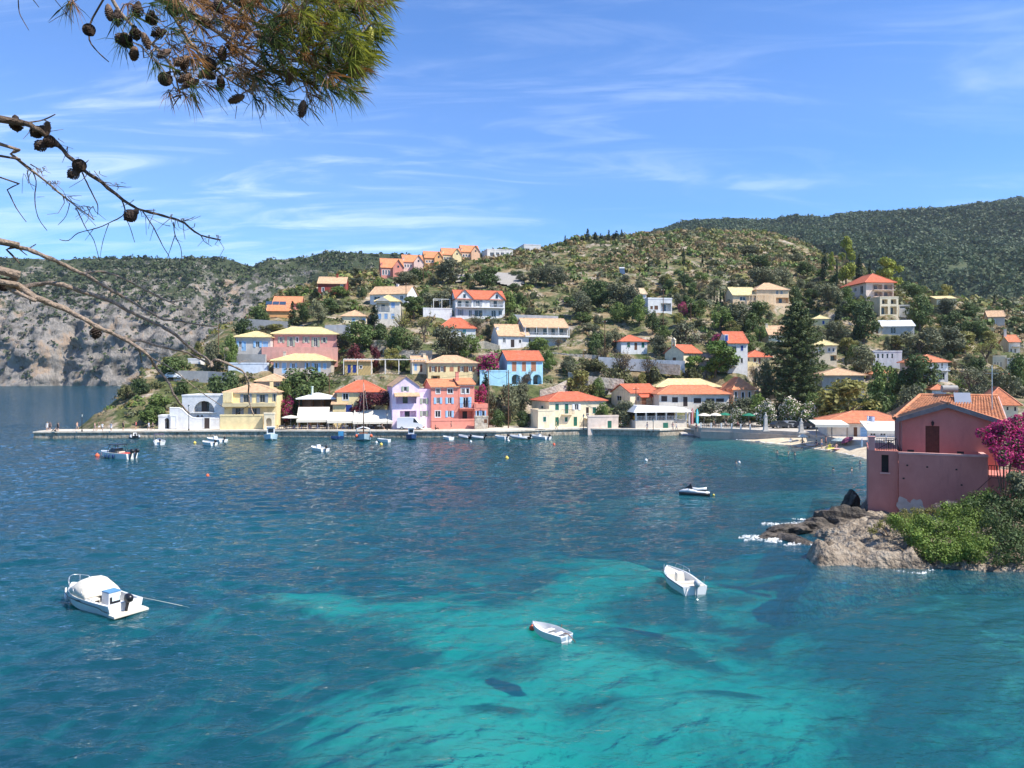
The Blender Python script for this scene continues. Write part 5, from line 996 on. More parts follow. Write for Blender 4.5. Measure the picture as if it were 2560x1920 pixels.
def scrub_all():
    g=np.random.default_rng(77);n=19000;u=g.uniform((150-HX)/F,(2700-HX)/F,n);Y=160+250*g.random(n)**.8;X=u*Y;z=h_land(X,Y);ok=z>2.6
    for(ax,ay,bx_,by_,hw,z0)in PADS:
        dx,dy=bx_-ax,by_-ay;q=max(dx*dx+dy*dy,1e-6);t=np.clip(((X-ax)*dx+(Y-ay)*dy)/q,0,1);ok&=np.hypot(X-ax-t*dx,Y-ay-t*dy)>hw*1.02
    ok&=g.random(n)<.20+.75*sstep(.43,.57,fbm(X*.045,Y*.045,3,15))+.25*sstep(200,300,Y)
    px,py=proj(X,Y,z);gravel=(abs(px-1265)<75)&(abs(py-700)<22);ok&=~gravel
    X,Y,z=X[ok],Y[ok],z[ok];r=(.45+1.3*g.random(len(X))**2.2)*(1+.6*(Y>230))
    scatter_leaves('hill_scrub',np.stack([X,Y,z+r*.15],-1),r,20,.34,[LM['scrub'],LM['olive'],LM['fresh'],LM['dry'],LM['broad'],LM['lime'],LM['dry'],LM['scrub']],'low green and brown scrub scattered over the village hill',5)
    # far cliffs
    nr,nc,_=CLIFF.shape;n=26000;i=g.integers(0,nr,n);j=g.integers(0,nc,n);zc=CLIFFZ[i,j];pt=CLIFF[i,j]
    dens=.11+.85*sstep(.18,.90,zc)*(.16+sstep(.43,.57,fbm(pt[:,0]*.02,pt[:,2]*.03,4,44)));pxx=HX+F*pt[:,0]/pt[:,1];ok=(g.random(n)<dens)&(pxx>-250)&(pxx<1250)&(pt[:,2]>6)
    pt=pt[ok]+g.normal(size=(ok.sum(),3))*[2,.5,.6];r=g.uniform(1.5,3.6,len(pt))
    scatter_leaves('cliff_scrub',pt,r,9,.5,[LM['cyp'],LM['broad'],LM['cyp'],LM['olive']],'dark scrub clinging to the far sea cliffs',6,.9)
    # wooded mountain
    n=46000;Y=430+1080*g.random(n)**.75;px=g.uniform(1560,2720,n);X=(px-HX)/F*Y;z=mtn_h(X,Y);ok=g.random(n)<.45+.6*sstep(.38,.55,fbm(X*.008,Y*.008,4,46));X,Y,z=X[ok],Y[ok],z[ok]
    r=g.uniform(2.6,5.2,len(X))*(.75+.35*Y/1000);tall=g.random(len(X))<.3
    scatter_leaves('mountain_wood',np.stack([X,Y,z+r*.5],-1),r,12,.40,[leafmat('wood_dark',(.050,.090,.038)),leafmat('wood_mid',(.070,.115,.046)),leafmat('wood_olive',(.105,.14,.06))],'dense dark wood covering the mountain behind the village',7,1.15)
# ================================================================== QUAY, SQUARE, BEACH
QZ=1.33
QF=[(82,1096),(240,1095),(400,1093.5),(600,1092),(700,1092),(860,1093),(1080,1093.5),(1240,1094),(1330,1091),(1390,1088),(1450,1086.5),(1600,1089),(1650,1090),(1712,1087),(1744,1089)]
QFP=[G(*p)for p in QF]
QUAYM=mat_multi('quay_stone',[(.3,(.40,.34,.26)),(.5,(.58,.51,.41)),(.7,(.68,.62,.52))],.8,bump=.4,bscale=3,bdist=.1)
WETM=mat_multi('wet_quay_wall',[(.3,(.14,.11,.08)),(.5,(.38,.32,.24)),(.7,(.54,.47,.37))],1.6,bump=1,bscale=2.5,bdist=.2,zs=.6)
def foam_mat():
    m=mat('white_foam',(.80,.81,.80),.9,.1);n,l=m.node_tree.nodes,m.node_tree.links;b=n['Principled BSDF'];g=n.new('ShaderNodeNewGeometry');t=n.new('ShaderNodeTexNoise');t.inputs['Scale'].default_value=2.6;t.inputs['Detail'].default_value=6;t.inputs['Roughness'].default_value=.75;l.new(g.outputs['Position'],t.inputs['Vector']);r=n.new('ShaderNodeMapRange');r.inputs['From Min'].default_value=.46;r.inputs['From Max'].default_value=.62;l.new(t.outputs['Fac'],r.inputs['Value']);l.new(r.outputs[0],b.inputs['Alpha']);return m
def quay():
    mb=MB();n=len(QFP)
    for i in range(n-1):
        a,b=QFP[i],QFP[i+1];jet=QF[i+1][0]<=400;ya,yb=(a.y+6.2,b.y+6.2)if jet else(178,178)
        lo=-1.5
        A=[(a.x,a.y,QZ-.28),(b.x,b.y,QZ-.28),(b.x,yb,QZ-.28),(a.x,ya,QZ-.28)];B=[(p[0],p[1],QZ)for p in A]
        mb.cur=0;mb.hull(A,B);mb.cur=1
        mb.hull([(a.x,a.y+.22,lo),(b.x,b.y+.22,lo),(b.x,yb-.1,lo),(a.x,ya-.1,lo)],[(a.x,a.y+.22,QZ-.283),(b.x,b.y+.22,QZ-.283),(b.x,yb-.1,QZ-.283),(a.x,ya-.1,QZ-.283)])
    o=mb.build('quay',[QUAYM,WETM]);tag(o,kind='structure')
    # slipway beside the square
    a,b=G(1706,1086,.3),G(1752,1091,-.2);m2=MB();m2.hull([(a.x,a.y+.4,-1),(b.x,b.y,-1),(b.x+.8,b.y+9,-1),(a.x,a.y+9,-1)],[(a.x,a.y+.4,.25),(b.x,b.y,-.2),(b.x+.8,b.y+9,1.9),(a.x,a.y+9,1.5)]);tag(m2.build('slipway',CONC),kind='structure')
    # square
    fr=[P(1753,0,150),P(1830,0,147.5),P(1900,0,144),P(1960,0,141.5),P(2024,0,138)];m3=MB();ring=[(p.x,p.y)for p in fr]+[(fr[-1].x+2,150),(fr[-1].x+4,176),(fr[0].x,176)]
    m3.hull([(x,y,-1)for x,y in ring],[(x,y,2.0)for x,y in ring]);tag(m3.build('village_square',mat('square_paving',(.47,.42,.35),.9,.2,1.2,.2,5,stain=.3)),kind='structure')
    m4=MB()
    for a,b in zip(fr[:-1],fr[1:]):
        d=Vector((b.x-a.x,b.y-a.y,0)).normalized();q=Vector((d.y,-d.x,0))*.35;m4.hull([(a.x,a.y-.004,-1),(b.x,b.y-.004,-1),(b.x+q.x,b.y+q.y,-1),(a.x+q.x,a.y+q.y,-1)][::-1],[(a.x,a.y-.004,1.35),(b.x,b.y-.004,1.35),(b.x+q.x,b.y+q.y,1.35),(a.x+q.x,a.y+q.y,1.35)][::-1])
    tag(m4.build('sea_wall',plaster((.44,.37,.30))),'long pale sea wall between the square and the sand','wall')
    r_=empty('square_railing',(fr[0].x,fr[0].y,2.0),0,'white-posted railing along the cafe terrace above the sea wall','railing');O=Vector((fr[0].x,fr[0].y,2.0))
    for a,b in zip(fr[:2],fr[1:3]):
        k=max(2,int((b-a).length/1.9))
        for i in range(k):
            p=a.lerp(b,i/k)-O;p.z=0;MB().box(p.x-.12,p.y+.1,0,p.x+.12,p.y+.34,1.0).build('post',WHITE,r_)
        for z in(.35,.6,.85):m_=MB();a2,b2=a-O,b-O;m_.tube([(a2.x,a2.y+.22,z),(b2.x,b2.y+.22,z)],.035,5);m_.build('rail',IRON,r_)
    # beach
    wl=[(1744,1090.5),(1800,1094),(1860,1100),(1920,1106.5),(2000,1116),(2060,1124),(2110,1133),(2170,1147),(2230,1163),(2320,1185),(2420,1200)];wp=[G(*p)for p in wl]
    tb=np.array([(-26,-12),(-16,-4.5),(-9,-2.0),(-4,-.75),(-1.2,-.16),(0,.03),(1.5,.28),(4,.75),(8,1.2),(13,1.45)]);V=[]
    for p in wp:
        nrm=Vector((.45,.89,0))
        for d,z in tb:V.append((p.x+nrm.x*d,p.y+nrm.y*d,z))
    tag(mesh_np('beach',np.array(V),grid_faces(len(wp),len(tb))[:,::-1],mat_multi('beach_sand',[(.3,(.42,.33,.22)),(.5,(.60,.49,.34)),(.7,(.70,.60,.44))],.9,bump=.5,bscale=5,bdist=.08),smooth=True),kind='structure')
    g=random.Random(4);m5=MB();prev=None
    for i in range(120):
        t=i/119*(len(wp)-1);k=min(int(t),len(wp)-2);p=wp[k].lerp(wp[k+1],t-k);q=.10+.16*g.random();c=p+Vector((.45,.89,0))*(math.sin(i*.5)*.25-.35);cur=[(c.x-.45*q*2,c.y-.89*q*2,.02),(c.x,c.y,.10),(c.x+.45*q,c.y+.89*q,.09)]
        if prev:m5.poly([prev[0],cur[0],cur[1],prev[1]]);m5.poly([prev[1],cur[1],cur[2],prev[2]])
        prev=cur
    tag(m5.build('surf_foam',foam_mat()),'thin white line of surf along the sand','foam',kind='stuff')
TW=[(1753,150),(1830,147.5),(1900,144),(1960,141.5),(2024,138),(2050,133),(2110,127),(2165,122.5),(2240,116.5),(2330,110)]
def tavern_terrace():
    fr=[P(p[0],0,p[1])for p in TW[4:]];mb=MB();ring=[(p.x+.02,p.y)for p in fr]+[(fr[-1].x+10,112),(fr[-1].x+10,160),(fr[0].x+2.1,160)]
    mb.hull([(x,y,-1)for x,y in ring],[(x,y,1.72)for x,y in ring]);tag(mb.build('tavern_terrace',plaster((.50,.45,.39))),kind='structure')
tavern_terrace();quay()
def quay_limit(X,Y,Z):
    wy=np.interp(X,[P(p[0],0,p[1]).x for p in TW],[p[1]for p in TW]);Z=np.where((X>QFP[-1].x)&(Y<wy+1),np.minimum(Z,-2.5),Z)
    Z=np.where((X>QFP[-1].x)&(Y>=wy+1)&(Y<160),np.minimum(Z,1.4),Z);yf=np.interp(X,[p.x for p in QFP],[p.y for p in QFP]);m_=(X>QFP[2].x-3)&(X<QFP[-1].x+2)&(Y<yf+1.2);Z=np.where(m_,np.minimum(Z,-2.5),Z)
    m2=(X>QFP[2].x)&(X<QFP[-1].x+2)&(Y<176);Z=np.where(m2&(Z<1.5),np.minimum(Z,QZ-.1),Z);m3=(X>=QFP[0].x-2)&(X<=QFP[2].x)&(Y<yf+7.5);return np.where(m3,np.minimum(Z,-.8),Z)
# ================================================================== BOATS
GEL=mat('white_gelcoat',(.68,.68,.66),.28,.05,2,spec=.5);BLACK=mat('black_plastic',(.012,.012,.014),.35,.05,spec=.5);CREAM=mat('cream_gelcoat',(.66,.60,.49),.35,.05,2);NAVY=mat('navy_paint',(.02,.05,.14),.3,.05);PALEB=mat('pale_blue_paint',(.42,.56,.62),.4,.08);REDP=mat('red_vinyl',(.50,.06,.035),.5,.1);GREYP=mat('grey_hypalon',(.42,.44,.46),.55,.1)
ORANGE=mat('orange_float',(.75,.13,.05),.45,.08);YELLOW=mat('yellow_float',(.75,.55,.10),.45,.08);ROPE=mat('rope',(.6,.57,.5),.9,.1);TINT=mat('tinted_screen',(.03,.035,.04),.1,0,spec=.6);VARN=mat('varnished_wood',(.22,.08,.03),.4,.2,4)
def hull_mb(L,B,fb,dr,floor,bow=.5,sheer=.35,rim=.1,n=16,stern=.92,flare=.84):
    rs=[]
    for i in range(n+1):
        s=i/n;q=max(0,(s-(1-bow))/bow);b=B/2*(stern+(1-stern)*min(1,s*2.2))*max(.012,(1-q**2.3));g=fb*(1+sheer*s*s);k=-dr+(dr+fb*.35)*s**5;ch=-.12*dr+(fb*.55+.12*dr)*s**3
        x=L*(s-.5);t=min(rim,b*.45);d=floor+(g-floor)*max(0,(s-.80)/.2)**.6*.85 if s>.80 else floor
        if i==0:d=floor
        rs.append([(x,b,g),(x-.04*q,b*flare,ch),(x-.10*q*L*.3,0,k),(x-.04*q,-b*flare,ch),(x,-b,g),(x,-(b-t),g+.015),(x,-(b-t)*.96,d if 0<i<n else g),(x,(b-t)*.96,d if 0<i<n else g),(x,b-t,g+.015)])
    return MB().rings(rs)
def outboard(par,x,y,z,sc_=1.0,tilt=0,m=None,cowl=None):
    e=MB();M=Matrix.Translation((x,y,z))@ Matrix.Rotation(tilt,4,'Y')
    def ring(zc,lx,ly,ox=0):return[tuple(M @ Vector(((ox+lx*a)*sc_,ly*b*sc_,zc*sc_)))for a,b in((1,.6),(.6,1),(-.6,1),(-1,.6),(-1,-.6),(-.6,-1),(.6,-1),(1,-.6))]
    e.rings([ring(.30,.17,.13),ring(.42,.25,.17,-.03),ring(.60,.26,.17,-.04),ring(.70,.20,.13,-.04),ring(.73,.10,.07,-.04)]);o=e.build('outboard_motor',cowl or BLACK,par,True)
    s_=MB();s_.rings([ring(.30,.10,.07),ring(-.1,.08,.055),ring(-.42,.075,.045),ring(-.46,.17,.06,-.05),ring(-.56,.17,.06,-.05),ring(-.58,.08,.015),ring(-.78,.05,.012)]);s_.build('leg',m or BLACK,o)
    p_=MB();c=M @ Vector((-.25*sc_,0,-.51*sc_))
    for k in range(3):
        a=2.1*k;u=Vector((0,math.cos(a),math.sin(a)))*.13*sc_;v=Vector((.05,-math.sin(a)*.06,math.cos(a)*.06))*sc_;p_.poly([c,c+u*.6+v,c+u,c+u*.6-v])
    p_.build('propeller',STEEL,o);return o
def boat_at(name,label,stern,bow,L=None,group=None,cat='boat'):
    """stern / bow: photo pixels at the waterline"""
    a,b=G(*stern),G(*bow);d=b-a;c=(a+b)/2;return empty(name,(c.x,c.y,0),math.atan2(d.y,d.x),label,cat,group)
def rail(par,pts,r=.018,name='rail',m=None):mb=MB();mb.tube(pts,r,6);return mb.build(name,m or STEEL,par,True)
def buoy(px,py,r,m,label,z=0):
    p=G(px,py);mb=MB();mb.lathe([(.01,-r*.9),(r*.75,-r*.6),(r,0),(r*.8,r*.55),(r*.35,r*.85),(r*.2,r*1.15),(.01,r*1.2)],(0,0,0),12);o=empty('mooring_buoy',(p.x,p.y,.05),0,label,'buoy','mooring buoys on the water');mb.build('float',m,o,True);e=MB();e.lathe([(.02,0),(.05,.03),(.05,.06),(.02,.08)],(0,0,r*1.18),8);e.build('eye',STEEL,o)
def boats():
    # --- white cuddy boat under a canvas cover
    o=boat_at('cabin_boat','white motorboat with cream canvas cover and black outboard, nearest on the left',(322,1536),(172,1494));L,B,fb=5.3,2.15,.62
    h=hull_mb(L,B,fb,.32,.22,.5,.45,.14);h.build('hull',GEL,o)
    s_=MB()
    for sg in(1,-1):s_.tube([(-L/2+.02,sg*(B/2*.925),fb*.46),(-L*.42,sg*(B/2*.955),fb*.52),(-L*.36,sg*(B/2*1.0),fb*.72),(-.3,sg*(B/2*1.003),fb*.80),(L*.22,sg*B/2*.93,fb*.92),(L*.38,sg*B/2*.66,fb*1.02)],.022,6)
    s_.build('rubbing_strake',BLACK,o)
    c=MB();rs=[]
    for x,w_,z,zt in((-.55,.98,.66,.98),(-.35,.98,.68,1.28),(.1,.98,.70,1.52),(.6,.94,.74,1.55),(1.1,.86,.80,1.32),(1.6,.66,.84,1.02),(1.95,.40,.86,.90)):
        q=B/2*w_;rs.append([(x,-q,z),(x,-q*.88,z+(zt-z)*.45),(x,-q*.55,z+(zt-z)*.92),(x,0,zt),(x,q*.55,z+(zt-z)*.92),(x,q*.88,z+(zt-z)*.45),(x,q,z)])
    c.rings(rs);co=c.build('canvas_cover',mat('cream_cover',(.68,.62,.51),.85,.08,2.5,.5,3),o,True)
    d=MB();d.rings([[(x,-q,z),(x,q,z),(x,q*.9,z+.07),(x,-q*.9,z+.07)]for x,q,z in((1.5,.78,.72),(1.9,.58,.78),(2.3,.30,.84),(2.55,.06,.88))]);d.build('foredeck',GEL,o)
    e=MB();e.hull([(-1.75,-.30,.24),(-1.05,-.30,.24),(-1.05,.42,.24),(-1.75,.42,.24)],[(-1.72,-.27,1.02),(-1.08,-.27,1.02),(-1.08,.39,1.02),(-1.72,.39,1.02)]);eo=e.build('console',GEL,o);e=MB();e.box(-1.74,-.29,1.023,-1.06,.41,1.09);e.build('seat_cushion',mat('blue_vinyl',(.10,.25,.42),.5,.08),eo)
    e=MB();e.box(-1.80,-.22,.45,-1.752,.34,.80);e.build('engine_hatch',BLACK,eo);e=MB();e.box(-1.83,-.16,.58,-1.803,.26,.86);e.build('towel',mat('pale_towel',(.6,.7,.72),.9,.1),eo)
    e=MB();e.box(-1.02,.45,.24,-.6,.9,.7);e.build('side_locker',CREAM,o);e=MB();e.box(-1.03,.5,.26,-1.015,.85,.6);e.build('locker_opening',DARK,o)
    e=MB();e.hull([(-L/2-.55,-.98,.05),(-L/2+.0,-.98,.05),(-L/2,.98,.05),(-L/2-.55,.98,.05)],[(-L/2-.55,-.98,.15),(-L/2,-.98,.19),(-L/2,.98,.19),(-L/2-.55,.98,.15)]);e.build('swim_platform',CREAM,o)
    e=MB();e.box(-L/2+.02,-.95,fb-.1,-L/2+.16,.95,fb+.03);e.build('transom_board',GEL,o)
    outboard(o,-L/2-.18,.05,.42,1.0,-.25);rail(o,[(1.7,-.62,.92),(1.9,-.58,1.28),(2.3,-.3,1.36),(2.5,0,1.38),(2.3,.3,1.36),(1.9,.58,1.28),(1.7,.62,.92)],.02,'bow_rail');rail(o,[(2.3,-.3,.9),(2.3,-.3,1.36)],.016,'rail_post');rail(o,[(2.3,.3,.9),(2.3,.3,1.36)],.016,'rail_post')
    for x in(-.2,.6):rail(o,[(x,.95,.75),(x+.1,.98,1.1)],.015,'rail_post')
    e=MB();e.tube([(2.25,.52,.80),(2.05,.62,.35),(1.95,.64,.12)],[.05,.10,.09],8);e.build('fender',GEL,o,True);rail(o,[(-L/2+.1,-.95,.62),(-L/2-1.0,-1.8,.28),(-L/2-1.9,-2.5,-.02)],.012,'mooring_line',ROPE)
    e=MB();e.box(-.15,1.065,.50,.25,1.085,.57);e.build('registration_plate',BLACK,o)
    # --- open white boat
    o=boat_at('open_boat','white open boat with bow rails and grey outboard, right of centre',(1741,1490),(1665,1440));L,B,fb=4.1,1.65,.5;hull_mb(L,B,fb,.25,.18,.55,.5,.12).build('hull',GEL,o)
    e=MB();e.rings([[(x,-q,z-.5),(x,q,z-.5),(x,q,z),(x,-q,z)]for x,q,z in((.75,.60,.52),(1.1,.50,.56),(1.5,.33,.62),(1.85,.12,.68))]);e.build('foredeck',CREAM,o)
    e=MB();e.hull([(-.35,-.15,.19),(.15,-.15,.19),(.15,.35,.19),(-.35,.35,.19)],[(-.25,-.12,.82),(.05,-.12,.86),(.05,.32,.86),(-.25,.32,.82)]);e.build('console',CREAM,o);e=MB();e.box(-1.0,-.62,.19,-.62,.62,.45);e.build('bench',CREAM,o);e=MB();e.box(-1.95,-.68,.19,-1.55,.68,.50);e.build('stern_locker',CREAM,o)
    outboard(o,-L/2-.12,-.05,.28,.85,.0,GREYP,GREYP)
    for sg in(1,-1):rail(o,[(.3,sg*.76,.56),(.5,sg*.78,.84),(1.0,sg*.66,.92),(1.5,sg*.42,.96),(1.62,sg*.34,.70)],.018,'bow_rail');rail(o,[(1.0,sg*.64,.6),(1.0,sg*.66,.92)],.014,'rail_post')
    rail(o,[(-L/2-.02,.52,.45),(-L/2-.12,.52,.1),(-L/2-.12,.52,-.2)],.02,'boarding_ladder');rail(o,[(-1.6,-.75,.5),(-1.65,-.78,.95)],.012,'antenna');s_=MB()
    for sg in(1,-1):s_.tube([(-L/2,sg*.79,.45),(0,sg*.835,.50),(L*.25,sg*.74,.55),(L*.42,sg*.38,.63)],.02,5)
    s_.build('rubbing_strake',BLACK,o)
    # --- dinghy
    o=boat_at('rowing_dinghy','small white rowing dinghy tied to an orange buoy',(1408,1602),(1340,1578));L,B,fb=2.35,1.12,.34;hull_mb(L,B,fb,.14,.07,.6,.35,.06,stern=.78).build('hull',GEL,o)
    for x in(-.55,.15):MB().box(x-.13,-.46,.22,x+.13,.46,.25).build('thwart',GEL,o)
    for y in(-.22,.22):e=MB();e.box(-L/2-.012,y-.17,.10,-L/2-.002,y+.17,.27);e.build('transom_panel',mat('faded_blue_paint',(.25,.33,.40),.6,.2),o)
    rail(o,[(-.9,-.05,.36),(-1.15,-.12,.36),(-1.5,-.25,.02)],.02,'oar',VARN);rail(o,[(-.3,-.5,.3),(-.3,-.58,.52)],.018,'oar',VARN)
    buoy(1330,1573,.16,ORANGE,'bright orange buoy at the bow of the rowing dinghy')
    # --- jet ski
    o=boat_at('jet_ski','white and black jet ski floating off the pink house',(1776,1239),(1697,1236),cat='jet ski');L=3.2
    h=MB();h.rings([[(x,b,.18),(x,b*.8,-.05),(x,0,-.18),(x,-b*.8,-.05),(x,-b,.18),(x,-b*.9,.3),(x,b*.9,.3)]for x,b in((-1.6,.45),(-1.0,.55),(0,.58),(.8,.5),(1.3,.3),(1.6,.05))]);h.build('hull',BLACK,o,True)
    d=MB();d.rings([[(x,b,.30),(x,b*.75,z),(x,0,z+.05),(x,-b*.75,z),(x,-b,.30)]for x,b,z in((-1.55,.42,.36),(-1.0,.5,.42),(-.3,.5,.46),(.35,.46,.62),(.75,.38,.66),(1.2,.24,.52),(1.6,.04,.36))]);d.build('deck',GEL,o,True)
    d=MB();d.rings([[(x,w_,z0),(x,w_*.8,z1),(x,-w_*.8,z1),(x,-w_,z0)]for x,w_,z0,z1 in((-1.25,.2,.62,.86),(-.85,.22,.55,.80),(-.35,.22,.5,.74),(.1,.2,.5,.80),(.25,.12,.55,.82))]);d.build('saddle',GEL,o,True);d=MB();d.rings([[(x,w_,z0),(x,w_,z1),(x,-w_,z1),(x,-w_,z0)]for x,w_,z0,z1 in((-1.25,.21,.52,.61),(-.3,.24,.40,.50),(.1,.22,.42,.5))]);d.build('seat_base',BLACK,o)
    d=MB();d.rings([[(x,w_,.62),(x,w_*.6,z),(x,-w_*.6,z),(x,-w_,.62)]for x,w_,z in((.25,.2,.98),(.5,.2,1.05),(.8,.14,.86),(1.0,.08,.70))]);d.build('fairing',BLACK,o);rail(o,[(.30,-.4,1.02),(.38,0,1.08),(.30,.4,1.02)],.035,'handlebar',BLACK);e=MB();e.tube([(.45,.1,1.05),(.4,.18,1.22)],.05,6);e.build('mirror',BLACK,o)
    buoy(1784,1239,.13,YELLOW,'pale buoy at the stern of the jet ski')
    # --- sport boat with T-top
    o=boat_at('sport_boat','white sport boat with black T-top and red seats off the jetty',(335,1147),(248,1142));L,B,fb=6.4,2.3,.8;hull_mb(L,B,fb,.35,.35,.45,.3,.12).build('hull',GEL,o)
    e=MB();e.rings([[(x,-q,.75),(x,q,.75),(x,q*.9,z),(x,-q*.9,z)]for x,q,z in((.6,.95,.95),(1.6,.75,1.0),(2.4,.45,1.02),(2.9,.12,1.03))]);e.build('foredeck',GEL,o);e=MB();e.rings([[(x,-q,z0),(x,-q*.8,z1),(x,q*.8,z1),(x,q,z0)]for x,q,z0,z1 in((-.6,.8,.9,1.5),(.2,.85,.9,1.55),(.9,.7,.95,1.1))]);e.build('windscreen',TINT,o)
    e=MB();e.hull([(-1.2,-.95,2.0),(.8,-.95,2.0),(.8,.95,2.0),(-1.2,.95,2.0)],[(-1.1,-.85,2.1),(.7,-.85,2.1),(.7,.85,2.1),(-1.1,.85,2.1)]);e.build('t_top',BLACK,o)
    for x,xt in((-1.5,-1.1),(-1.0,-.7),(.9,.5)):
        for sg in(1,-1):rail(o,[(x,sg*.85,.8),(xt,sg*.8,2.0)],.035,'t_top_post',BLACK)
    e=MB();e.box(-2.3,-.8,.36,-1.1,.8,.82);e.build('seat',REDP,o);e=MB();e.box(-1.08,-.6,.36,-.65,.6,.98);e.build('helm_seat',CREAM,o)
    for y in(-.45,.45):outboard(o,-L/2-.25,y,.55,1.35,-.3)
    for x in(.9,.2,-.6,-.75):e=MB();e.lathe([(.02,-.3),(.11,-.24),(.11,.24),(.02,.3)],(x,1.2,.35),8);e.build('fender',NAVY,o,True)
    buoy(243,1140,.35,ORANGE,'red mooring buoy at the bow of the T-top boat')
    # --- small craft near the quay
    def runabout(label,stern,bow,L,B=1.8,m=None,con=True,bim=False,motor=True,rub=False,tilt=-.35,mo=1.0):
        o=boat_at('motor_dinghy' if not rub else 'inflatable_boat',label,stern,bow,cat='boat',group='small boats moored along the quay')
        if rub:
            t=MB();q=B/2-.22
            for sg in(1,-1):t.tube([(-L/2,sg*q,.32),(-.1*L,sg*q,.34),(.22*L,sg*q*.9,.42),(.4*L,sg*q*.55,.52),(.5*L,0,.60)],[.2,.22,.22,.2,.17],8)
            t.build('tube',m or GREYP,o,True);MB().box(-L/2+.1,-q,.1,L*.3,q,.22).build('floor',GREYP,o);MB().box(-L/2+.02,-q,.05,-L/2+.1,q,.55).build('transom',BLACK,o)
        else:hull_mb(L,B,.5,.22,.2,.5,.35,.1).build('hull',m or GEL,o)
        if con:e=MB();e.hull([(-.3,-.35,.2),(.25,-.35,.2),(.25,.35,.2),(-.3,.35,.2)],[(-.2,-.3,.95),(.1,-.3,1.0),(.1,.3,1.0),(-.2,.3,.95)]);e.build('console',GEL,o)
        MB().box(-L*.36,-B*.3,.21,-L*.24,B*.3,.48).build('bench',CREAM,o)
        if bim:
            MB().box(-.9,-.8,1.75,.4,.8,1.80).build('bimini',BLACK if bim==1 else mat('purple_canvas',(.12,.09,.13),.9),o)
            for sg in(1,-1):rail(o,[(-.3,sg*.8,.5),(-.8,sg*.78,1.75)],.025,'bimini_frame');rail(o,[(-.3,sg*.8,.5),(.35,sg*.78,1.75)],.025,'bimini_frame')
        if motor:outboard(o,-L/2-.15,0,.35,mo,tilt)
        return o
    runabout('grey inflatable seen from behind, tied to the inner jetty',(338,1097),(336,1092),4.2,1.9,rub=True);runabout('white boat with purple sunshade seen from behind off the jetty',(400,1113),(396,1106),4.6,2.0,bim=2,tilt=0)
    runabout('white speedboat with roll bar beside the yellow wall quay',(575,1107),(503,1100),5.4,2.0,bim=0);runabout('small white outboard boat in front of the roll-bar speedboat',(541,1114),(502,1110),3.6,1.6,con=False);runabout('white boat with raised black outboard off the pavilion awning',(820,1130),(773,1123),4.4,1.8)
    runabout('small white covered dinghy right of the masted caique',(972,1105),(944,1104),2.6,1.3,con=False,motor=False);runabout('low white dinghy below the coral house',(1132,1100),(1106,1097),2.6,1.4,con=False,motor=False);runabout('pale inflatable below the coral wing',(1176,1098),(1146,1095),3.2,1.5,rub=True,con=False)
    runabout('pale inflatable with black motor at the stone wall',(1206,1098),(1178,1097),3.2,1.5,rub=True,con=False);runabout('white dinghy with black motor below the olive trees',(1266,1098),(1238,1096),3.0,1.5,con=False);runabout('large grey inflatable moored by the green-shuttered house',(1322,1099),(1276,1096),4.6,2.0,rub=True);runabout('white boat with black canopy moored by the green-shuttered house',(1375,1099),(1322,1094),5.0,2.0,bim=1)
    runabout('small blue rowing boat at the blue steps of the quay',(858,1096),(824,1099),2.8,1.2,NAVY,con=False,motor=False)
    # --- caiques bow-on to the camera
    o=boat_at('wooden_caique','pale blue wooden caique with white wheelhouse moored stern-to',(678,1092),(676,1106));o.scale=(1,1,1);L,B,fb=6.5,2.7,.85;hull_mb(L,B,fb,.4,.3,.55,.55,.12,stern=.6).build('hull',PALEB,o)
    e=MB();e.hull([(-1.8,-.75,.3),(.3,-.75,.3),(.3,.75,.3),(-1.8,.75,.3)],[(-1.7,-.68,2.35),(.1,-.68,2.35),(.1,.68,2.35),(-1.7,.68,2.35)]);w_=e.build('wheelhouse',GEL,o);MB().box(.21,-.5,1.35,.26,.5,2.1).build('window',GLASS,w_);MB().box(-1.9,-.85,2.353,.3,.85,2.43).build('wheelhouse_roof',GEL,w_);rail(o,[(3.2,0,1.2),(4.6,.4,.1)],.03,'mooring_line',ROPE)
    o=boat_at('masted_caique','blue-grey wooden caique with tall brown mast and white hoop cover',(906,1093),(912,1108));L,B,fb=7.5,3.2,1.0;hull_mb(L,B,fb,.5,.4,.55,.5,.14,stern=.55).build('hull',mat('blue_grey_paint',(.30,.40,.44),.45,.1),o);m_=MB();m_.tube([(.4,0,.4),(.4,0,12.0)],[.11,.06],8);m_.build('mast',VARN,o,True)
    for x,y in((3.4,0),(-.6,1.4),(-.6,-1.4),(-3.3,0)):rail(o,[(x,y,1.2),(.4,0,11.2)],.018,'stay',ROPE)
    rail(o,[(.4,-1.2,9.2),(.4,1.2,9.2)],.03,'spreader',VARN);MB().box(-1.2,-.8,.4,.9,.8,1.35).build('cabin',VARN,o)
    for x in(-2.6,-1.6):rail(o,[(x,-1.4,1.1),(x,-1.2,2.0),(x,0,2.35),(x,1.2,2.0),(x,1.4,1.1)],.09,'cover_hoop',GEL)
    for sg in(1,-1):e=MB();e.lathe([(.02,-.32),(.24,-.18),(.28,0),(.22,.2),(.05,.34)],(2.0,sg*1.35,.95),10);e.build('fender',ORANGE,o,True)
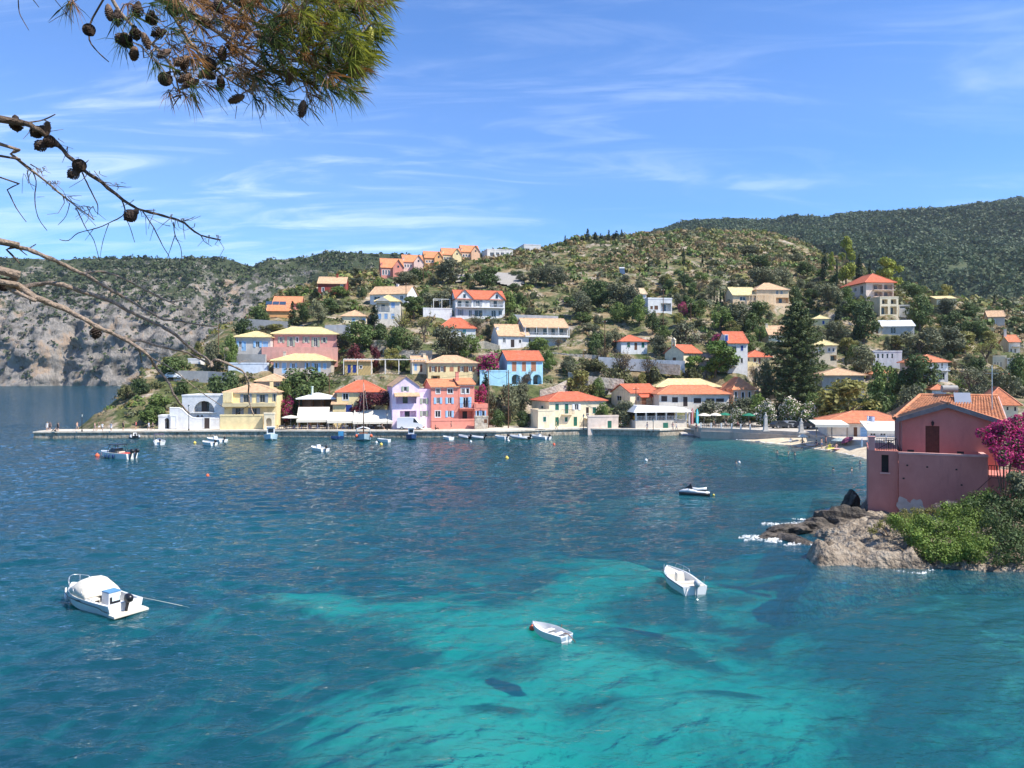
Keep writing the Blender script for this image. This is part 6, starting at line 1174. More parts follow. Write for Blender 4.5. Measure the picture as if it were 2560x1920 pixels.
    o=boat_at('fishing_boat','dark blue fishing boat with a white cabin below the van',(1026,1092),(1030,1104));L,B,fb=5.5,2.2,.8;hull_mb(L,B,fb,.4,.3,.55,.5,.12,stern=.6).build('hull',NAVY,o);e=MB();e.hull([(-1.4,-.6,.3),(.2,-.6,.3),(.2,.6,.3),(-1.4,.6,.3)],[(-1.3,-.55,2.1),(.05,-.55,2.1),(.05,.55,2.1),(-1.3,.55,2.1)]);w_=e.build('cabin',GEL,o);MB().box(.14,-.4,1.3,.19,.4,1.9).build('window',GLASS,w_);MB().box(-1.5,-.7,2.103,.2,.7,2.18).build('cabin_roof',GEL,w_)
    for px,py,r,m,lb in((519,1190,.22,ORANGE,'small orange buoy alone left of centre'),(1267,1146,.3,YELLOW,'yellow buoy off the olive trees'),(487,1108,.28,YELLOW,'yellow buoy by the roll-bar speedboat'),(1177,1105,.25,GEL,'white buoy off the coral wing'),(1271,1103,.25,GEL,'white buoy off the quay shrubs'),(1385,1112,.25,ORANGE,'small red buoy off the green-shuttered house'),(953,1112,.3,YELLOW,'yellow buoy right of the masted caique'),(941,1107,.26,GEL,'white buoy under the bow of the masted caique'),(1615,1152,.25,GEL,'white buoy off the white pavilion'),(1848,1157,.2,GEL,'small white buoy off the beach')):buoy(px,py,r,m,lb)
boats()
# ================================================================== PINK HOUSE ON THE ROCKS
ROCK=mat_multi('limestone',[(.27,(.05,.04,.03)),(.40,(.17,.135,.10)),(.52,(.31,.25,.185)),(.66,(.42,.36,.28)),(.8,(.30,.20,.12))],.9,bump=1,bscale=3.0,bdist=.6)
DROCK=mat_multi('dark_wet_rock',[(.28,(.025,.022,.02)),(.45,(.07,.06,.05)),(.6,(.14,.115,.09)),(.78,(.26,.21,.16))],.9,rough=.7,bump=1,bscale=2.2,bdist=.35)
HL=[(2014,1419),(2100,1421),(2200,1423),(2290,1426),(2360,1429),(2460,1433),(2560,1437),(2700,1443),(3000,1455)];HLP=[G(*p)for p in HL]
def h_head(X,Y):
    yf=np.interp(X,[p.x for p in HLP],[p.y for p in HLP]);xl=np.interp(Y,[48,51,55,60,66,72,90,112],[19.6,19.8,21.2,24.5,29.0,32.5,46,66])
    d1=Y-yf;d2=(X-xl);d=np.minimum(d1,d2*.8)+.8*(fbm(X*.5,Y*.5,3,201)-.5)
    up=np.interp(X,[18,24,29,33,37,41,46,70],[.45,.55,.85,1.0,1.9,3.2,4.6,6.0]);up=np.where(X<27,up,up*np.clip(.4+.6*(Y-49)/10,.3,1.0))
    lo=-2.6-np.clip((-d-1)*4,0,14);z=lo+(up-lo)*sstep(-1.2,1.3,d);rid=1-2*abs(fbm(X*.55,Y*.55,4,203)-.5);pil=1.5*np.exp(-((X-21.4)/.8)**2-((Y-53.2)/1.2)**2)
    far=sstep(70,80,Y);z=z*(1-far)+far*np.where(d2>1,np.minimum(1.2+.05*(Y-80),1.7),np.minimum(z,-.5+d2))
    return z+sstep(-.5,.6,d)*(1-far)*(1.1*(rid-.7)+.9*(fbm(X*1.9,Y*1.9,3,205)-.5))+pil
def headland():
    gx=np.arange(17,110,.3);gy=np.concatenate([np.arange(46,76,.3),np.arange(76.5,116,1.5)]);Yg,Xg=np.meshgrid(gy,gx,indexing='ij');o=mesh_np('rocky_headland',np.stack([Xg,Yg,h_head(Xg,Yg)],-1).reshape(-1,3),grid_faces(*Xg.shape),ROCK,smooth=True);tag(o,kind='structure')
headland()
def rock(px,py,sx,sy,sz,label,m=None,seed=0,z=-.2,rz=0,group='rocks at the foot of the pink house'):
    p=G(px,py);me=bpy.data.meshes.new('rock');import bmesh
    bm=bmesh.new();bmesh.ops.create_icosphere(bm,subdivisions=4,radius=1);V=np.array([v.co[:]for v in bm.verts]);nn=fbm(V[:,0]*1.6+seed*7,V[:,1]*1.6+V[:,2]*2.1,4,211+seed);n2=1-2*abs(fbm(V[:,0]*3+seed,V[:,2]*3+V[:,1]*2,3,217+seed)-.5)
    for v,a,b in zip(bm.verts,nn,n2):v.co*=.72+.75*(a-.3)+.22*(b-.7)
    for v in bm.verts:v.co=Vector((v.co.x*sx,v.co.y*sy,v.co.z*sz))
    bm.to_mesh(me);bm.free();me.materials.append(m or DROCK);o=bpy.data.objects.new('rock',me);o.location=(p.x,p.y,z);o.rotation_euler=(0,0,rz);link(o);tag(o,label,'rock',group)
for i,a in enumerate([(2120,1322,3.2,1.5,2.3,'largest dark boulder under the tower corner of the pink house'),(2050,1325,3.0,1.4,1.35,'dark slab boulder left of the limestone ledge'),(1985,1330,3.1,1.4,1.05,'low dark rock in the surf'),(1935,1340,2.2,1.0,.62,'outermost low rock awash in the surf'),(2130,1284,1.4,1.0,2.3,'upright pointed rock standing left of the pink tower'),(2185,1306,2.8,1.5,1.8,'broad dark rock directly below the pink tower'),(2065,1296,1.8,.9,.9,'small dark rock behind the surf'),(2200,1335,2.8,1.4,1.5,'dark rock below the peeling plaster'),(1985,1352,2.0,.9,.65,'flat brown rock beside the limestone pillar'),(2100,1350,2.2,1.0,1.3,'sunlit pale boulder beside the ledge')]):rock(*a,seed=i+1,m=ROCK if i in(9,)else None,rz=.25*i)
def foam(px,py,L_,w_,seed,rz):
    pass
def surf():
    g=np.random.default_rng(8);V=[];Fc=[]
    for(px,py,rx,ry,n)in((1925,1345,2.6,.9,420),(1985,1312,2.8,.9,380),(2050,1300,2.4,.7,260),(1905,1352,1.5,.5,200),(2005,1362,1.6,.45,150),(2085,1274,1.4,.4,120),(2290,1430,1.6,.2,40)):
        c=G(px,py);a=g.random(n)*6.28;q=g.random(n)**.6;X=c.x+rx*q*np.cos(a);Y=c.y+ry*q*np.sin(a)+.35*np.sin(X*2.1);s=g.uniform(.02,.11,n)*(1.3-q*.8)
        for x,y,r in zip(X,Y,s):
            b=len(V);k=6;zz_=.06+.05*g.random();V.append((x,y,zz_+r*.35));t0=g.random()*6.28
            for j in range(k):w2=r*(.6+.8*g.random());V.append((x+1.7*w2*math.cos(t0+j*6.28/k),y+w2*math.sin(t0+j*6.28/k),.0))
            for j in range(k):Fc.append((b,b+1+j,b+1+(j+1)%k))
    tag(mesh_np('surf_on_rocks',np.array(V),np.array(Fc),MATS['white_foam'],smooth=True),'white surf breaking on the dark rocks','foam',kind='stuff')
surf()
def pinkm():
    m,n,l,b=nodes_of('rose_plaster');b.inputs['Roughness'].default_value=.9;b.inputs['Specular IOR Level'].default_value=.15;g=n.new('ShaderNodeNewGeometry')
    def nz(s,d,zs=1):
        mp=n.new('ShaderNodeMapping');mp.inputs['Scale'].default_value=(1,1,zs);l.new(g.outputs['Position'],mp.inputs[0]);t=n.new('ShaderNodeTexNoise');t.inputs['Scale'].default_value=s;t.inputs['Detail'].default_value=d;t.inputs['Roughness'].default_value=.65;l.new(mp.outputs[0],t.inputs['Vector']);return t.outputs['Fac']
    c=n.new('ShaderNodeValToRGB');e=c.color_ramp.elements;e[0].position=.3;e[0].color=(.45,.165,.13,1);e[1].position=.7;e[1].color=(.58,.235,.19,1);l.new(nz(.5,7,.6),c.inputs[0])
    r=n.new('ShaderNodeMapRange');r.inputs['From Min'].default_value=.56;r.inputs['From Max'].default_value=.78;r.inputs['To Max'].default_value=.45;l.new(nz(1.1,8,.22),r.inputs['Value']);x=n.new('ShaderNodeMix');x.data_type='RGBA';l.new(r.outputs[0],x.inputs[0]);l.new(c.outputs[0],x.inputs[6]);x.inputs[7].default_value=(.20,.085,.08,1);l.new(x.outputs[2],b.inputs['Base Color'])
    bp=n.new('ShaderNodeBump');bp.inputs['Strength'].default_value=.35;bp.inputs['Distance'].default_value=.05;l.new(nz(6,6),bp.inputs['Height']);l.new(bp.outputs[0],b.inputs['Normal']);return m
PINK=pinkm();TILE=roofm((.62,.25,.12))
def tiled_slope(name,parent,A,B,Cc,Dd,pitch=.26,row=.36):
    """barrel tiles on a slope: A,B eave left/right; Dd,Cc ridge left/right. Real relief in one mesh."""
    A,B,Cc,Dd=map(Vector,(A,B,Cc,Dd));W_=max((B-A).length,(Cc-Dd).length);Lh=((Dd+Cc)/2-(A+B)/2).length;nu=max(4,int(W_/pitch)*6);nv=max(2,int(Lh/row));nrm=(B-A).cross(Dd-A).normalized();V=[];rows=0
    for j in range(nv):
        for t,lift in((j/nv,.045),((j+1)/nv-.001,.0)):
            for i in range(nu+1):
                s=i/nu;p=(A.lerp(B,s)).lerp(Dd.lerp(Cc,s),t);hh=.055*abs(math.sin(math.pi*i/6))**.8;V.append(p+nrm*(hh+lift));
            rows+=1
    o=mesh_np(name,np.array([tuple(v)for v in V]),grid_faces(rows,nu+1),TILE,parent,smooth=False);o['kind']='stuff';return o
def pink_house():
    f=Facade(2247,1300,63,-24);o=empty('seaside_house',f.p,f.r,'rose-pink house with orange tiled roof standing on the rocks','house');W=f.t(2470);Ht=f.z(1130);loc=lambda x,y,z:(x,y,z)
    # terrace block with parapet
    mb=MB();zt=Ht-.95;mb.box(0,0,-3,W,.3,Ht-.16);mb.box(W-.3,.303,-3,W,9,Ht-.16);mb.box(0,.303,-3,W-.303,9,zt);mb.build('terrace_wall',PINK,o);mb=MB();mb.box(-.03,-.04,Ht-.157,W+.04,.34,Ht);mb.box(W-.34,.343,Ht-.157,W+.04,5,Ht);mb.build('parapet_coping',plaster((.62,.34,.29)),o)
    # tower-like left block with slot window
    x0=f.t(2171);a,b,c,e=f.rect(2204,1138,2222,1182);mb=MB();zf=f.z(1129)
    cut=[(a-x0,b,c-x0,e,.4,True)];cells(mb,-x0-.02,-1.6,zf,cut,lambda x,y,z:(x+x0,.25+y,z));mb.poly([(x0,.25,-1.6),(x0,8,-1.6),(x0,8,zf),(x0,.25,zf)]);mb.poly([(x0,.25,zf),(-.02,.25,zf),(-.02,8,zf),(x0,8,zf)]);mb.poly([(x0,8,-1.6),(-.02,8,-1.6),(-.02,8,zf),(x0,8,zf)]);mb.build('tower_wall',PINK,o)
    w_=MB();w_.box(a,.55,b,c,.6,e);wo=w_.build('slot_window',DARK,o);w_=MB();w_.box(a-.12,.16,b-.12,c+.12,.246,b-.003);w_.build('sill',plaster((.62,.34,.29)),wo)
    mb=MB();mb.box(x0,.25,zf+.003,x0+.5,.75,f.z(1097));mb.box(x0-.04,.2,f.z(1097)+.003,x0+.54,.8,f.z(1097)+.1);mb.build('corner_post',plaster((.60,.28,.24)),o)
    rl=MB();railing(rl,loc,x0+.6,-.1,.45,zf,zf+1.05,.13,.018);rl.tube([(x0+.7,.45,zf+.1),(-.2,.45,zf+1.0)],.03,5);ro=rl.build('railing',IRON,o);tb=MB();tb.lathe([(.25,0),(.05,.05),(.05,.7),(.45,.72),(.45,.75)],(x0+1.6,2.2,zf),12);tb.build('terrace_table',IRON,o)
    # gabled wing
    d0=2.7;g=Facade(2252,1300,63,-24);gx0,gx1=f.t(2257)*1.04+.1,f.t(2480)*1.045+.25;zw=zt;ym=f.p.y+f.n[1]*d0
    ze=f.z(1046,W/2,d0);zr=f.z(1012,W/2,d0);xm=(gx0+gx1)/2;DL=4.2
    q0,q1=f.t(2318)*1.043,f.t(2353)*1.043;zd=f.z(1065,(q0+q1)/2,d0);mb=MB();cells(mb,gx1-gx0,zw-.1,ze,[(q0-gx0,zw,q1-gx0,zd,.22,False)],lambda x,y,z:(x+gx0,d0+y,z));mb.poly([(gx0,d0,ze),(gx1,d0,ze),(xm,d0,zr)])
    for x in(gx0,gx1):mb.poly([(x,d0,zw-.1),(x,d0+DL,zw-.1),(x,d0+DL,ze),(x,d0,ze)])
    mb.build('gable_wall',PINK,o)
    dm=MB();dm.box(q0,d0+.14,zw,q1,d0+.2,zd);do=dm.build('door',mat('dark_red_wood',(.10,.03,.02),.6,.3,4),o)
    for k in range(6):x=q0+(q1-q0)*(k+.5)/6;MB().box(x-.075,d0+.115,zw+.05,x+.075,d0+.138,zd-.05).build('plank',MATS['dark_red_wood'],do)
    lm=MB();lx=(q0+q1)/2;lm.box(lx-.03,d0-.22,zd+.42,lx+.03,d0-.003,zd+.46);lm.rings([[(lx+r_*a_,d0-.2+r_*b_,zd+.4+z)for a_,b_ in((1,0),(0,1),(-1,0),(0,-1))]for r_,z in((.05,0),(.09,-.04),(.12,-.1),(.08,-.34),(.03,-.38))]);lm.build('wall_lamp',IRON,o)
    s=(zr-ze)/((gx1-gx0)/2);ov=.45;yb=d0-.35;yr=d0+DL;th=.1
    sl=MB()
    for sg,xe in((-1,gx0-ov),(1,gx1+ov)):zE=ze-ov*s;sl.hull([(xm,yb,zr),(xe,yb,zE),(xe,yr,zE),(xm,yr,zr)],[(xm,yb,zr+th),(xe,yb,zE+th),(xe,yr,zE+th),(xm,yr,zr+th)])
    rf=sl.build('wing_roof',mat('roof_soffit',(.30,.16,.12),.9,.2),o)
    zE=ze-ov*s+th;tiled_slope('roof_tiles',rf,(gx1+ov,yb,zE),(gx1+ov,yr,zE),(xm,yr,zr+th),(xm,yb,zr+th));tiled_slope('roof_tiles',rf,(gx0-ov,yr,zE),(gx0-ov,yb,zE),(xm,yb,zr+th),(xm,yr,zr+th))
    vb=MB();hgt=.34
    for xe in(gx0-ov,gx1+ov):vb.hull([(xm,yb-.1,zr-hgt+.12),(xe,yb-.1,zE-hgt),(xe,yb-.003,zE-hgt),(xm,yb-.003,zr-hgt+.12)],[(xm,yb-.1,zr+.2),(xe,yb-.1,zE+.06),(xe,yb-.003,zE+.06),(xm,yb-.003,zr+.2)])
    vb.build('bargeboard',mat('weathered_grey_board',(.22,.18,.165),.9,.3,2,.4,6),rf);cp=MB();cp.tube([(xm,yb-.1,zr+.16),(xm,yr,zr+.16)],.13,8);cp.build('ridge_tiles',TILE,rf)
    # rear main block with its ridge along the facade
    ry=d0+DL+2.2;rx0,rx1=gx0-.1,gx1+.7;re=ze-.1;rr=f.z(992,W/2,ry);dy=3.9;mb=MB();mb.box(rx0,ry-dy,zw-3,rx1,ry+dy,re)
    mb.poly([(rx1,ry-dy,re),(rx1,ry+dy,re),(rx1,ry,rr)]);hp=rx0+1.9
    mb.build('main_wall',PINK,o);sl=MB();o2=.5;s2=(rr-re)/dy
    for sg in(-1,1):sl.hull([(hp,ry,rr),(rx1+.5,ry,rr),(rx1+.5,ry+sg*(dy+o2),re-o2*s2),(rx0-.5,ry+sg*(dy+o2),re-o2*s2)],[(hp,ry,rr+th),(rx1+.5,ry,rr+th),(rx1+.5,ry+sg*(dy+o2),re-o2*s2+th),(rx0-.5,ry+sg*(dy+o2),re-o2*s2+th)])
    rf=sl.build('main_roof',MATS['roof_soffit'],o);zE=re-o2*s2+th
    tiled_slope('roof_tiles',rf,(rx0-.5,ry-dy-o2,zE),(rx1+.5,ry-dy-o2,zE),(rx1+.5,ry,rr+th),(hp,ry,rr+th));tiled_slope('roof_tiles',rf,(rx0-.5,ry+dy+o2,zE),(rx0-.5,ry-dy-o2,zE),(hp,ry,rr+th),(hp-.01,ry+.01,rr+th));tiled_slope('roof_tiles',rf,(rx1+.5,ry+dy+o2,zE),(rx0-.5,ry+dy+o2,zE),(hp,ry,rr+th),(rx1+.5,ry,rr+th));cp=MB();cp.tube([(hp,ry,rr+.16),(rx1+.5,ry,rr+.16)],.14,8);cp.tube([(rx0-.5,ry-dy-o2,zE+.05),(hp,ry,rr+.16)],.13,8);cp.build('ridge_tiles',TILE,rf)
    gb=MB();gx=rx1+.52
    for sg in(-1,1):gb.hull([(gx,ry,rr-.25),(gx,ry+sg*(dy+o2),re-o2*s2-.25),(gx+.08,ry+sg*(dy+o2),re-o2*s2-.25),(gx+.08,ry,rr-.25)],[(gx,ry,rr+.12),(gx,ry+sg*(dy+o2),re-o2*s2+.1),(gx+.08,ry+sg*(dy+o2),re-o2*s2+.1),(gx+.08,ry,rr+.12)])
    gb.build('bargeboard',plaster((.62,.40,.34)),rf)
    # solar water heater
    hx=f.t(2372)*1.13;hz=rr+.5;ht=MB();ht.tube([(hx-.1,ry-.1,hz+.25),(hx+1.15,ry+.25,hz+.25)],.32,14);so=ht.build('solar_tank',mat('dull_grey_metal',(.32,.30,.27),.5,.1),rf);ft=MB()
    for x in(hx+.1,hx+.9):ft.box(x-.03,ry-.1,rr,x+.03,ry+.1,hz)
    ft.build('tank_stand',STEEL,so);pn=MB();pn.hull([(hx+.8,ry-1.9,rr-1.0),(hx+2.1,ry-1.9,rr-1.0),(hx+2.1,ry-.3,rr+.35),(hx+.8,ry-.3,rr+.35)],[(hx+.8,ry-1.95,rr-.93),(hx+2.1,ry-1.95,rr-.93),(hx+2.1,ry-.35,rr+.42),(hx+.8,ry-.35,rr+.42)]);po=pn.build('panel_frame',STEEL,so);pn=MB();pn.poly([(hx+.88,ry-1.9,rr-.89),(hx+2.02,ry-1.9,rr-.89),(hx+2.02,ry-.42,rr+.36),(hx+.88,ry-.42,rr+.36)]);pn.build('solar_panel',mat('solar_glass',(.03,.06,.11),.6,.05,spec=.2),so)
    at=MB();ax=rx1-.3;at.tube([(ax,ry-2.6,re+.4),(ax,ry-2.6,re+4.6)],.04,6)
    for z in(3.9,4.2):at.tube([(ax-.5,ry-2.6,re+z),(ax+.5,ry-2.6,re+z)],.015,4)
    at.build('antenna',STEEL,rf)
    # peeled plaster, weep holes, handrail
    g_=random.Random(3);pp=MB()
    for(px,py,rx,rz)in((2262,1264,.55,.5),(2280,1272,.65,.42),(2292,1256,.42,.35),(2256,1252,.35,.35),(2298,1268,.35,.5),(2268,1280,.6,.3)):
        x,z=f.t(px),f.z(py);k=12;pp.poly([(x+rx*(.75+.5*g_.random())*math.cos(6.283*i/k),-.004-.002*len(pp.f),z+rz*(.75+.5*g_.random())*math.sin(6.283*i/k))for i in range(k)])
    pp.build('peeled_plaster',mat('bare_plaster',(.46,.38,.33),.95,.2,2),o);wh=MB()
    for px,py in((2268,1162),(2318,1164),(2391,1167),(2259,1195),(2404,1204)):x,z=f.t(px),f.z(py);wh.lathe([(.07,0),(.07,.02),(.03,.03)],(x,0,z),8)if False else wh.box(x-.07,-.03,z-.07,x+.07,-.003,z+.05)
    wh.build('weep_holes',DARK,o);hr=MB();A_,B_=(f.t(2404),-.6,f.z(1246)),(f.t(2474),-.6,f.z(1181));hr.tube([A_,B_,(B_[0]+.5,-.6,B_[2])],.03,6);hr.tube([(A_[0]+.5,-.6,A_[2]-.1),(B_[0]+.2,-.6,B_[2]-.55)],.03,6);hr.build('handrail',mat('rusty_rail',(.15,.06,.05),.8,.2),o)
    sb=MB();sb.hull([(W+.003,.4,-3),(W+3.2,.4,-3),(W+3.2,6,-3),(W+.003,6,-3)],[(W+.003,.4,f.z(1182)),(W+3.2,.4,f.z(1182)),(W+3.2,6,f.z(1182)),(W+.003,6,f.z(1182))]);sb.build('side_terrace',PINK,o);r3=MB();railing(r3,loc,W+.1,W+3.1,.5,f.z(1182),f.z(1182)+.9,.2);r3.build('side_railing',IRON,o)
    for k,(x,y)in enumerate(((q0-1.2,1.2),(q1+1.4,1.3))):
        ch=MB();ch.box(x-.25,y-.25,zt+.42,x+.25,y+.25,zt+.47);ch.box(x-.25,y+.22,zt+.47,x+.25,y+.27,zt+1.05)
        for ax_ in(-.22,.22):
            for ay_ in(-.22,.22):ch.box(x+ax_-.02,y+ay_-.02,zt,x+ax_+.02,y+ay_+.02,zt+.42)
        co=ch.build('terrace_chair',BLACK);co.matrix_world=o.matrix_basis.copy();tag(co,'dark chair on the pink house terrace %s the door'%('left of' if k==0 else 'right of'),'chair','terrace chairs')
    return f
pink_house()
LM['creeper']=leafmat('sunny_creeper_leaves',(.17,.25,.045),.5)
def near_bush(name,label,blobs,n,size,lm,cat='shrub',flower=None,seed=0,stems=6,z0=None):
    """blobs: (px, py, Y, r) clumps in photo pixels at the depth where they grow"""
    gg=random.Random(seed);blobs=[(a,b,y,r*.88)for a,b,y,r in blobs]+[(a+gg.uniform(-1,1)*r*34,b+gg.uniform(-1,.7)*r*28,y+gg.uniform(-.4,.4),r*gg.uniform(.3,.5))for a,b,y,r in blobs for k in(0,1)];sc_=.85 if cat=='bougainvillea' else 1.25;cl=[(*P(a,b-12,y),r*sc_)for a,b,y,r in blobs];c=cl[0];zz_=float(h_head(np.array(c[0]),np.array(c[1])))if z0 is None else z0;O=Vector((c[0],c[1],zz_));o=empty(name,O,0,label,cat);L2=[(a[0]-O.x,a[1]-O.y,a[2]-O.z,a[3])for a in cl]
    v,f=leaves(L2,n,size,.5,seed,.3,.3,.85);mesh_np('foliage',v,f,LM[lm],o)
    if flower:v,f=leaves([(a[0],a[1],a[2],a[3]*1.06)for a in L2],flower[0],flower[1],.75,seed+1,.8,.2);mesh_np('flowers',v,f,LM[flower[2]],o)
    mb=MB()
    for a in L2[:stems]:mb.tube([(0,0,-.4),(a[0]*.5,a[1]*.5,a[2]*.4),(a[0],a[1],a[2])],[.06,.045,.02],5)
    mb.build('stem',BARK,o)
near_bush('ivy_bank','dense bright green creeper hanging over the rock edge',[(2260,1330,54,.9),(2300,1320,55,1.0),(2340,1340,53,1.1),(2310,1370,51.5,.9),(2360,1380,51,1.0),(2400,1340,53,1.2),(2410,1385,50.6,1.0),(2290,1350,52,.8),(2330,1395,50.5,.7),(2380,1400,50.2,.7),(2435,1310,55,1.1),(2450,1370,51,1.0),(2370,1300,56,.9),(2440,1400,50,.7),(2240,1318,55.5,.6)],20000,.08,'creeper','creeper',seed=31)
near_bush('yellow_shrub','low yellow-green shrub at the foot of the pink wall',[(2225,1312,57,.5),(2260,1302,58,.55),(2300,1295,58.5,.6),(2340,1290,58.5,.6),(2200,1325,56,.4),(2180,1338,55,.35),(2280,1308,57,.5)],4200,.06,'lime',seed=37)
near_bush('dark_thicket','dark green thicket in shade right of the creeper',[(2490,1330,53,1.3),(2540,1300,54,1.6),(2520,1370,51,1.2),(2580,1350,52,1.6),(2500,1270,57,1.3),(2560,1240,57,1.5),(2470,1290,55,1.0),(2550,1400,50,1.0),(2600,1280,54,1.6),(2620,1400,50,1.2),(2500,1410,49.8,.6),(2660,1330,53,1.7),(2720,1280,55,1.8),(2700,1390,50.5,1.4)],18000,.09,'broad',seed=41)
near_bush('light_shrub','bright green bush in front of the pink wall handrail',[(2440,1265,58,.9),(2410,1285,57.5,.8),(2470,1255,58,.8),(2390,1300,57,.7)],4200,.075,'pine',seed=43)
near_bush('bougainvillea','magenta bougainvillea climbing the right corner of the pink house',[(2510,1090,60,1.2),(2480,1115,60,.9),(2540,1075,60,1.0),(2530,1130,59,1.2),(2565,1110,59,1.4),(2490,1085,60.5,.7),(2590,1075,59.5,1.2),(2470,1090,60.3,.5),(2510,1150,58.5,.9),(2556,1165,58.5,1.0)],5200,.09,'broad','bougainvillea',(7500,.075,'boug'),47)
near_bush('agave_shrub','pale spiky shrub at the right edge below the bougainvillea',[(2540,1205,57,.6),(2560,1215,56.5,.7),(2550,1230,56,.5)],900,.16,'olive',seed=51)
def dead_shrub():
    p=P(2372,1290,58.5);o=empty('dead_shrub',p,0,'leafless pale grey shrub against the pink wall','shrub');g=random.Random(5);mb=MB()
    def grow(a,d,L_,r,n):
        b=a+d*L_;mb.tube([a,a+d*L_*.5+Vector((g.uniform(-.05,.05),g.uniform(-.05,.05),0)),b],[r,r*.8,r*.6],4)
        if n:
            for k in range(3):grow(b,(d+Vector((g.uniform(-.7,.7),g.uniform(-.7,.7),g.uniform(-.2,.5)))).normalized(),L_*.72,r*.6,n-1)
    for k in range(7):grow(Vector((0,0,-.3)),Vector((g.uniform(-.9,.9),g.uniform(-.5,.5),1)).normalized(),.62,.028,3)
    mb.build('branch',mat('dead_wood',(.42,.36,.32),.9,.15),o)
dead_shrub()
# ================================================================== PEOPLE
SKIN=mat('skin',(.50,.30,.21),.6,.05);HAIR=[mat('dark_hair',(.025,.018,.014),.6,.1),mat('fair_hair',(.30,.20,.10),.6,.1),mat('brown_hair',(.08,.045,.025),.6,.1)]
POSE={}
def pose_mesh(kind):
    if kind in POSE:return POSE[kind]
    J=dict(pel=(0,0,.95,.135),sp=(0,0,1.14,.12),ch=(0,.01,1.36,.145),nk=(0,0,1.50,.055),hd=(0,-.02,1.60,.082),tp=(0,-.01,1.70,.075),nose=(0,-.10,1.60,.018))
    for s,n in((1,'l'),(-1,'r')):
        J.update({n+'sh':(s*.19,.01,1.42,.06),n+'el':(s*.25,.04,1.14,.042),n+'wr':(s*.26,-.04,.90,.03),n+'ha':(s*.26,-.07,.80,.034),n+'hi':(s*.10,0,.90,.092),n+'kn':(s*.11,-.02,.50,.062),n+'an':(s*.11,.02,.09,.04),n+'to':(s*.12,-.14,.04,.036)})
    if kind=='walk':
        J.update(lkn=(.11,-.16,.52,.062),lan=(.11,-.18,.12,.04),lto=(.12,-.34,.10,.036),rkn=(-.11,.08,.50,.062),ran=(-.11,.30,.14,.04),rto=(-.12,.18,.05,.036),lel=(.25,.16,1.16,.042),lwr=(.25,.10,.93,.03),lha=(.25,.06,.85,.034),rel=(-.25,-.06,1.15,.042),rwr=(-.24,-.24,.98,.03),rha=(-.24,-.30,.92,.034))
    if kind=='sit':
        for k in J:J[k]=(J[k][0],J[k][1],J[k][2]-.50,J[k][3])
        for s,n in((1,'l'),(-1,'r')):J.update({n+'kn':(s*.13,-.42,.50,.07),n+'an':(s*.13,-.40,.09,.04),n+'to':(s*.14,-.56,.04,.036),n+'el':(s*.26,-.08,.66,.042),n+'wr':(s*.2,-.3,.58,.03),n+'ha':(s*.17,-.38,.58,.034)})
    if kind=='ground':
        for k in J:J[k]=(J[k][0],J[k][1]+.1,J[k][2]-.82,J[k][3])
        for s,n in((1,'l'),(-1,'r')):J.update({n+'kn':(s*.14,-.40,.42,.065),n+'an':(s*.13,-.62,.08,.04),n+'to':(s*.14,-.76,.06,.036),n+'el':(s*.27,.25,.34,.042),n+'wr':(s*.26,.36,.12,.03),n+'ha':(s*.26,.36,.05,.034)})
    names=list(J);ix={k:i for i,k in enumerate(names)};E=[('pel','sp'),('sp','ch'),('ch','nk'),('nk','hd'),('hd','tp'),('hd','nose')]
    for n in 'lr':E+=[('ch',n+'sh'),(n+'sh',n+'el'),(n+'el',n+'wr'),(n+'wr',n+'ha'),('pel',n+'hi'),(n+'hi',n+'kn'),(n+'kn',n+'an'),(n+'an',n+'to')]
    me=bpy.data.meshes.new('body');me.from_pydata([J[k][:3]for k in names],[(ix[a],ix[b])for a,b in E],[]);o=bpy.data.objects.new('body',me);COL.objects.link(o);md=o.modifiers.new('s','SKIN');md.use_smooth_shade=True
    for k in names:sv=me.skin_vertices[0].data[ix[k]];sv.radius=(J[k][3],J[k][3]*(.75 if k in('pel','sp','ch')else 1));sv.use_root=(k=='pel')
    o.modifiers.new('u','SUBSURF').levels=1;bpy.context.view_layer.update();ev=o.evaluated_get(bpy.context.evaluated_depsgraph_get());r=bpy.data.meshes.new_from_object(ev);bpy.data.objects.remove(o)
    zp=J['pel'][2];lab=[]
    for p in r.polygons:
        c=p.center;up=c.z-zp;legz=abs(c.x)<.25 and up<.08
        lab.append(1 if(-.02<up<.50 and abs(c.x)<.235)else 2 if(up<=-.02 and(c-Vector((0,J['pel'][1],zp))).length<.36 and abs(c.x)<.22)else 0)
    r.polygons.foreach_set('material_index',lab);POSE[kind]=(r,J);return POSE[kind]
def person(px,py,z,kind,shirt,shorts,label,hair=0,rz=0.0,cat='person',group=None,sc_=1.0,drop=0.0,pos=None):
    p=G(px,py,z)if pos is None else Vector(pos);me,J=pose_mesh(kind);o=empty('person',(p.x,p.y,z-drop),rz,label,cat,group);o.scale=(sc_,)*3
    b=me.copy()
    for m in(SKIN,paint(shirt)if shirt else SKIN,paint(shorts)):b.materials.append(m)
    link(bpy.data.objects.new('body',b),o);h=MB();t=J['tp'];h.lathe([(.088,-.09),(.102,-.03),(.098,.03),(.06,.08),(.01,.095)],(t[0],t[1]+.02,t[2]),10);h.build('hair',HAIR[hair],o,True)
